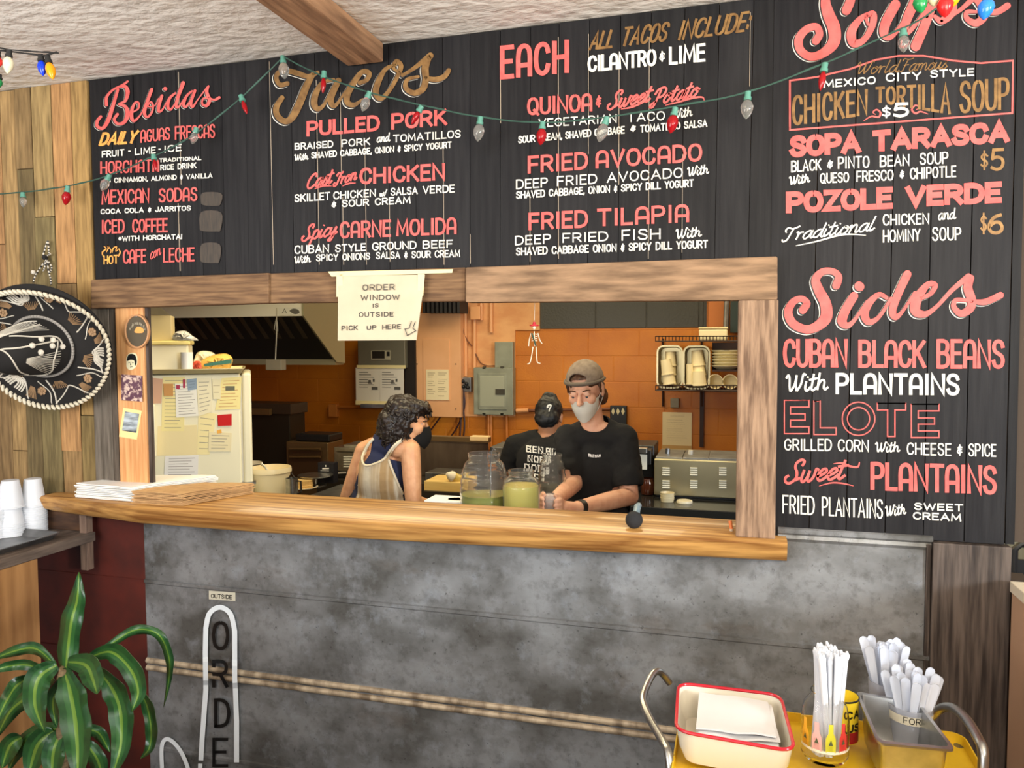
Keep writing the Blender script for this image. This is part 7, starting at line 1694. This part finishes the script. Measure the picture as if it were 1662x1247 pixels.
# ---- woman seen from behind
yw = 1.16
hw = P(662, 684, yw)
Mw = Matrix.Translation(hw) @ Matrix.Rotation(R(103), 4, 'Z') @ Matrix.Rotation(R(14), 4, 'X')
wo = thing('person', 'woman with dark curly hair, black mask and striped tank top seen from behind', 'person', (P(620, 800, yw).x, yw, 0))
SL, SR_ = P(591, 731, yw + .02), P(666, 730, yw - .04); ch_ = P(619, 775, yw + .0); wa = P(616, 850, yw + .02); hp_ = Vector((wa.x, yw + .02, .86))
EL, ER = P(563, 806, yw + .02), P(671, 815, yw - .07)
mb = MB(); head_parts(mb, Mw, ears=False)
cap(mb, [Mw @ Vector((0, .03, -.05)), P(632, 713, yw - .0), P(624, 735, yw + .02)], [.052, .052, .056])
cap(mb, [SL, P(606, 727, yw + .02), P(626, 722, yw), P(648, 725, yw - .03), SR_], [.046, .054, .058, .056, .047])
mb.ball(ch_, (.135, .095, .16), 24); mb.ball(wa, (.135, .095, .17), 24); mb.ball(hp_, (.165, .115, .14), 24); legs_floor(mb, hp_, .085)
WL, WR = EL + Vector((.06, .2, -.05)), ER + Vector((.02, .2, -.06))
cap(mb, [SL, (SL + EL) / 2, EL, WL], [.046, .042, .036, .025]); cap(mb, [SR_, (SR_ + ER) / 2, ER, WR], [.050, .047, .040, .026])
for Wr in (WL, WR):
    d_ = Vector((.0, .06, -.03)); pm_ = Wr + d_; cap(mb, [Wr, pm_], [.026, .027])
    for k in range(4): st = pm_ + Vector((-.02 + .013 * k, .02, 0)); cap(mb, [st, st + Vector((0, .03, -.008)), st + Vector((0, .045, -.03))], [.0095, .009, .008], 10)
    cap(mb, [pm_ + Vector((.02, -.01, .0)), pm_ + Vector((.04, .02, -.005)), pm_ + Vector((.042, .04, -.012))], [.012, .010, .009], 10)
obj('body', fuse(mb, .0045, 4), skin_w, wo, smooth=True, angle=80)
eyes(wo, Mw, flat('iris_dark', (44, 32, 26), .2), hair_dk)
def torso_w(g):
    m = MB(); cap(m, [SL + Vector((.012, 0, 0)), P(606, 727, yw + .02), P(626, 722, yw), P(648, 725, yw - .03), SR_ + Vector((-.012, 0, 0))], [.046 + g, .054 + g, .058 + g, .056 + g, .047 + g])
    m.ball(ch_, (.135 + g, .095 + g, .16 + g), 24); m.ball(wa, (.135 + g * 2, .095 + g * 2, .18), 24); m.ball(hp_, (.165 + g, .115 + g, .14), 24); return m
navy = trim(fuse(torso_w(.011), .006, 4), lambda v: inside([(606, 705), (646, 702), (640, 722), (630, 745), (640, 746), (660, 752), (668, 800), (690, 840), (560, 840), (584, 760), (600, 738)], *project(v)) and v.z > hp_.z - .06)
thicken(obj('undershirt', navy, flat('navy_cotton', (34, 40, 70), .85), wo, smooth=True, angle=80), .002)
tk = fuse(torso_w(.018), .0055, 4, (.04, .006))
PT = [(604, 711), (610, 712), (600, 722), (590, 744), (592, 754), (597, 757), (612, 752), (624, 745), (632, 733), (640, 722), (650, 713), (658, 711), (656, 716), (647, 722), (637, 735), (631, 748), (636, 762), (646, 785), (654, 800), (662, 860), (556, 860), (580, 800), (581, 770), (584, 742), (592, 722)]
tank = trim(tk, lambda v: inside(PT, *project(v)) and v.z > hp_.z - .03)
m_st = mat('striped_knit', srgb(214, 204, 182), .9, col2=srgb(176, 148, 108), scale=22, stretch=(1.6, 0.02, .02), contrast=(.42, .6), bump=.3, bscale=120, bdist=.002)
to = thicken(obj('tank_top', tank, m_st, wo, smooth=True, angle=80), .0035)
fsk = onsurf(tk, .004); cr = flat('cream_knit_trim', (224, 212, 186), .9); mb = MB()
for pts in ([(606, 712), (596, 724), (588, 742), (590, 753), (597, 756), (612, 751.5), (624, 744.5), (632, 733), (641, 722), (654, 712)], [(631, 747), (636, 761), (645, 783), (654, 802)]):
    mb.tube([fsk(*p) for p in smooth_pts(pts, 5)], .0058, 8)
obj('knit_edge', mb, cr, to, smooth=True)
mb = MB(); e = lambda c_, r: mb.ball(Mw @ Vector(c_), r, 20, mtx=Mw.to_3x3())
e((0, .028, .040), (.090, .105, .092)); e((0, .075, -.03), (.092, .075, .09)); e((.03, .10, -.085), (.06, .05, .045)); e((-.05, .06, -.07), (.045, .05, .06)); e((.06, .05, -.06), (.04, .05, .06)); e((0, -.055, .085), (.066, .045, .034)); e((.066, .012, -.02), (.03, .042, .06)); e((-.066, .012, -.02), (.03, .042, .06))
iw = Mw.inverted(); base_h = fuse(mb, .006, 2, (.022, .022)); rng = random.Random(4); curls = MB(); curls.v = list(base_h.v); curls.f = list(base_h.f); curls.m = [0] * len(base_h.f); curls.c = list(base_h.c)
for k in range(230):
    v = base_h.v[rng.randrange(len(base_h.v))]; p = iw @ v
    if p.y < -.028 and p.z < .066: continue
    n = (v - Mw @ Vector((0, .03, 0))).normalized(); ph_ = rng.uniform(0, 6.3); rr2 = rng.uniform(.007, .012); t = n.cross(Vector((rng.uniform(-1, 1), rng.uniform(-1, 1), rng.uniform(-1, 1)))).normalized(); b = n.cross(t)
    q = [v - n * .006 + (t * math.cos(ph_ + s * 1.1) + b * math.sin(ph_ + s * 1.1)) * rr2 + Vector((0, 0, -.0045 * s)) + n * .0015 * s for s in range(7)]
    curls.tube(q, [.0035, .0045, .0048, .0048, .0045, .004, .002], 6)
obj('hair', curls, hair_dk, wo, smooth=True, angle=80)
rows = []
for i in range(9):
    v = i / 8; row = []
    for k in range(13):
        u = -1 + k / 6; a = u * 1.25; bulge = math.sin(PI * (.12 + .76 * v)); nosey = (1 - abs(u)) ** 1.3
        row.append(Mw @ Vector((.068 * math.sin(a) * (1 - .2 * v), -(.086 + .034 * bulge * nosey) * math.cos(a) - .016 * nosey, .002 - .120 * v - .022 * abs(u) * (1 - v) + .045 * abs(u) * v)))
    rows.append(row)
mb = MB(); mb.slab(rows, Mw.to_3x3() @ Vector((0, .003, 0))); mo = obj('face_mask', mb, flat('black_mask', (16, 16, 17), .8), wo, smooth=True)
mb = MB()
for s in (-1, 1):
    mb.tube([Mw @ Vector((s * .064, -.030, -.03)), Mw @ Vector((s * .076, .0, .02)), Mw @ Vector((s * .084, .02, .034))], .0017, 5); mb.tube([Mw @ Vector((s * .060, -.03, -.08)), Mw @ Vector((s * .076, .0, -.05)), Mw @ Vector((s * .083, .02, -.03))], .0017, 5)
obj('ear_loop', mb, flat('black_mask', (16, 16, 17), .8), mo)
mb = MB(); mb.ball(hp_, (.172, .122, .14), 24)
for s in (-1, 1): h = hp_ + Vector((s * .085, 0, 0)); cap(mb, [h, (h.x, h.y - .02, h.z * .52), (h.x, h.y + .01, .1)], [.096, .072, .056])
obj('trousers', fuse(mb, .01, 3), jean, wo, smooth=True)

# ---- third worker bent over the back counter
y3 = 1.98
h3 = P(891, 678, y3 + .02); M3 = Matrix.Translation(h3) @ Matrix.Rotation(R(182), 4, 'Z') @ Matrix.Rotation(R(22), 4, 'X')
tw3 = thing('person', 'worker in black lettered t-shirt and dark head wrap bent over with back turned', 'person', (P(884, 780, 1.8).x, 1.8, 0))
SL, SR_ = P(838, 724, y3), P(934, 728, y3); ch_ = P(886, 752, y3 - .06); wa = P(886, 812, y3 - .14); hp_ = Vector((wa.x, y3 - .2, .80))
EL, ER = P(826, 762, y3 + .06), P(946, 768, y3 + .06)
mb = MB(); head_parts(mb, M3); cap(mb, [M3 @ Vector((0, .02, -.06)), P(889, 703, y3 - .01), P(887, 722, y3 - .02)], [.056, .055, .07])
cap(mb, [SL, P(862, 718, y3), P(886, 714, y3), P(910, 719, y3), SR_], [.05, .06, .062, .06, .05]); mb.ball(ch_, (.16, .10, .14), 24); mb.ball(wa, (.15, .10, .15), 24); mb.ball(hp_, (.16, .11, .13), 24); legs_floor(mb, hp_, .09)
for S_, E_ in ((SL, EL), (SR_, ER)):
    W_ = E_ + Vector((.03 if S_ is SL else -.03, .13, -.02)); cap(mb, [S_, E_, W_], [.048, .04, .027]); pm_ = W_ + Vector((0, .05, -.01)); cap(mb, [W_, pm_], [.026, .027])
    for k in range(4): st = pm_ + Vector((-.02 + .013 * k, .02, 0)); cap(mb, [st, st + Vector((0, .03, -.006)), st + Vector((0, .045, -.025))], [.0095, .009, .008], 10)
    cap(mb, [pm_ + Vector((.02, -.01, 0)), pm_ + Vector((.038, .02, 0))], [.012, .009], 10)
obj('body', fuse(mb, .0055, 4), skin_d, tw3, smooth=True, angle=80); eyes(tw3, M3, flat('iris_dark', (44, 32, 26), .2), hair_dk)
mb = MB(); cap(mb, [SL, P(862, 719, y3), P(886, 716, y3), P(910, 720, y3), SR_], [.066, .072, .074, .072, .066]); mb.ball(ch_, (.178, .116, .15), 24); mb.ball(wa, (.17, .115, .16), 24); mb.ball(hp_, (.17, .12, .10), 24)
cap(mb, [SL, SL * .25 + EL * .75], [.068, .072]); cap(mb, [SR_, SR_ * .25 + ER * .75], [.068, .072]); s3_ = fuse(mb, .008, 5, (.05, .012)); ax1 = (EL - SL).normalized(); ax2 = (ER - SR_).normalized(); l1 = (EL - SL).length; l2 = (ER - SR_).length
def k3(v):
    if (v - P(889, 703, y3)).length < .062 or v.z < hp_.z: return False
    for S_, ax_, L_, sg in ((SL, ax1, l1, -1), (SR_, ax2, l2, 1)):
        d_ = v - S_; t = d_.dot(ax_)
        if t > L_ * .86 and t < L_ * 1.4 and (d_ - ax_ * t).length < .095 and (v.x - ch_.x) * sg > .11: return False
    return True
s3t = trim(s3_, k3); so3 = thicken(obj('t_shirt', s3t, black_t, tw3, smooth=True, angle=80)); fz = onsurf(s3_, .013); lt = MB()
def black_letters(text, x0, y0, x1, y1, h):
    letters(lt, text, x0, y0, x1, y1, h, h, 1.9, 0, fz, gap=.36)
    n = len(text.replace(' ', ''))
    for k in range(n * 2):  # pointed serifs
        u = (k + .5) / (2 * n); cx_, cy_ = x0 + (x1 - x0) * u, y0 + (y1 - y0) * u
        for yy in (cy_ - .5, cy_ - h + .5): lt.add([fz(cx_ - 1.5, yy), fz(cx_, yy - 1), fz(cx_ + 1.5, yy), fz(cx_, yy + 1)], [(0, 1, 2, 3)])
black_letters('BEN', 855, 734, 881, 737, 11); black_letters('BUR', 887, 738, 912, 741, 11); black_letters('NOBO', 857, 749.5, 893, 754, 11); black_letters('DOES', 852, 764, 890, 768, 11.5); black_letters('IT', 867, 776, 879, 778, 7)
obj('shirt_lettering', lt, flat('print_white', (232, 230, 226), .6), so3)
mb = MB(); e = lambda c_, r: mb.ball(M3 @ Vector(c_), r, 20, mtx=M3.to_3x3()); e((0, .018, .034), (.082, .104, .094)); e((0, .066, -.018), (.074, .056, .066)); e((0, .03, .115), (.045, .05, .03)); wr_ = obj('head_wrap', fuse(mb, .006, 2, (.03, .012)), flat('black_head_wrap', (22, 22, 24), .5), tw3, smooth=True)
fw = onsurf(fuse(mb, .006, 2), .008); mb = MB(); swash(mb, [(891, 660), (888, 662), (889, 658.5), (893, 657.5), (894.5, 659), (892, 664), (891, 668)], [1.2, 1.6, 2, 2, 2, 1.6, 1.2], fw, 0, 4); obj('wrap_print', mb, flat('print_white', (232, 230, 226), .6), wr_)
mb = MB(); mb.ball(hp_, (.168, .118, .13), 24)
for s in (-1, 1): h = hp_ + Vector((s * .09, 0, 0)); cap(mb, [h, (h.x, h.y - .02, h.z * .52), (h.x, h.y + .01, .1)], [.096, .072, .056])
obj('trousers', fuse(mb, .01, 3), jean, tw3, smooth=True)
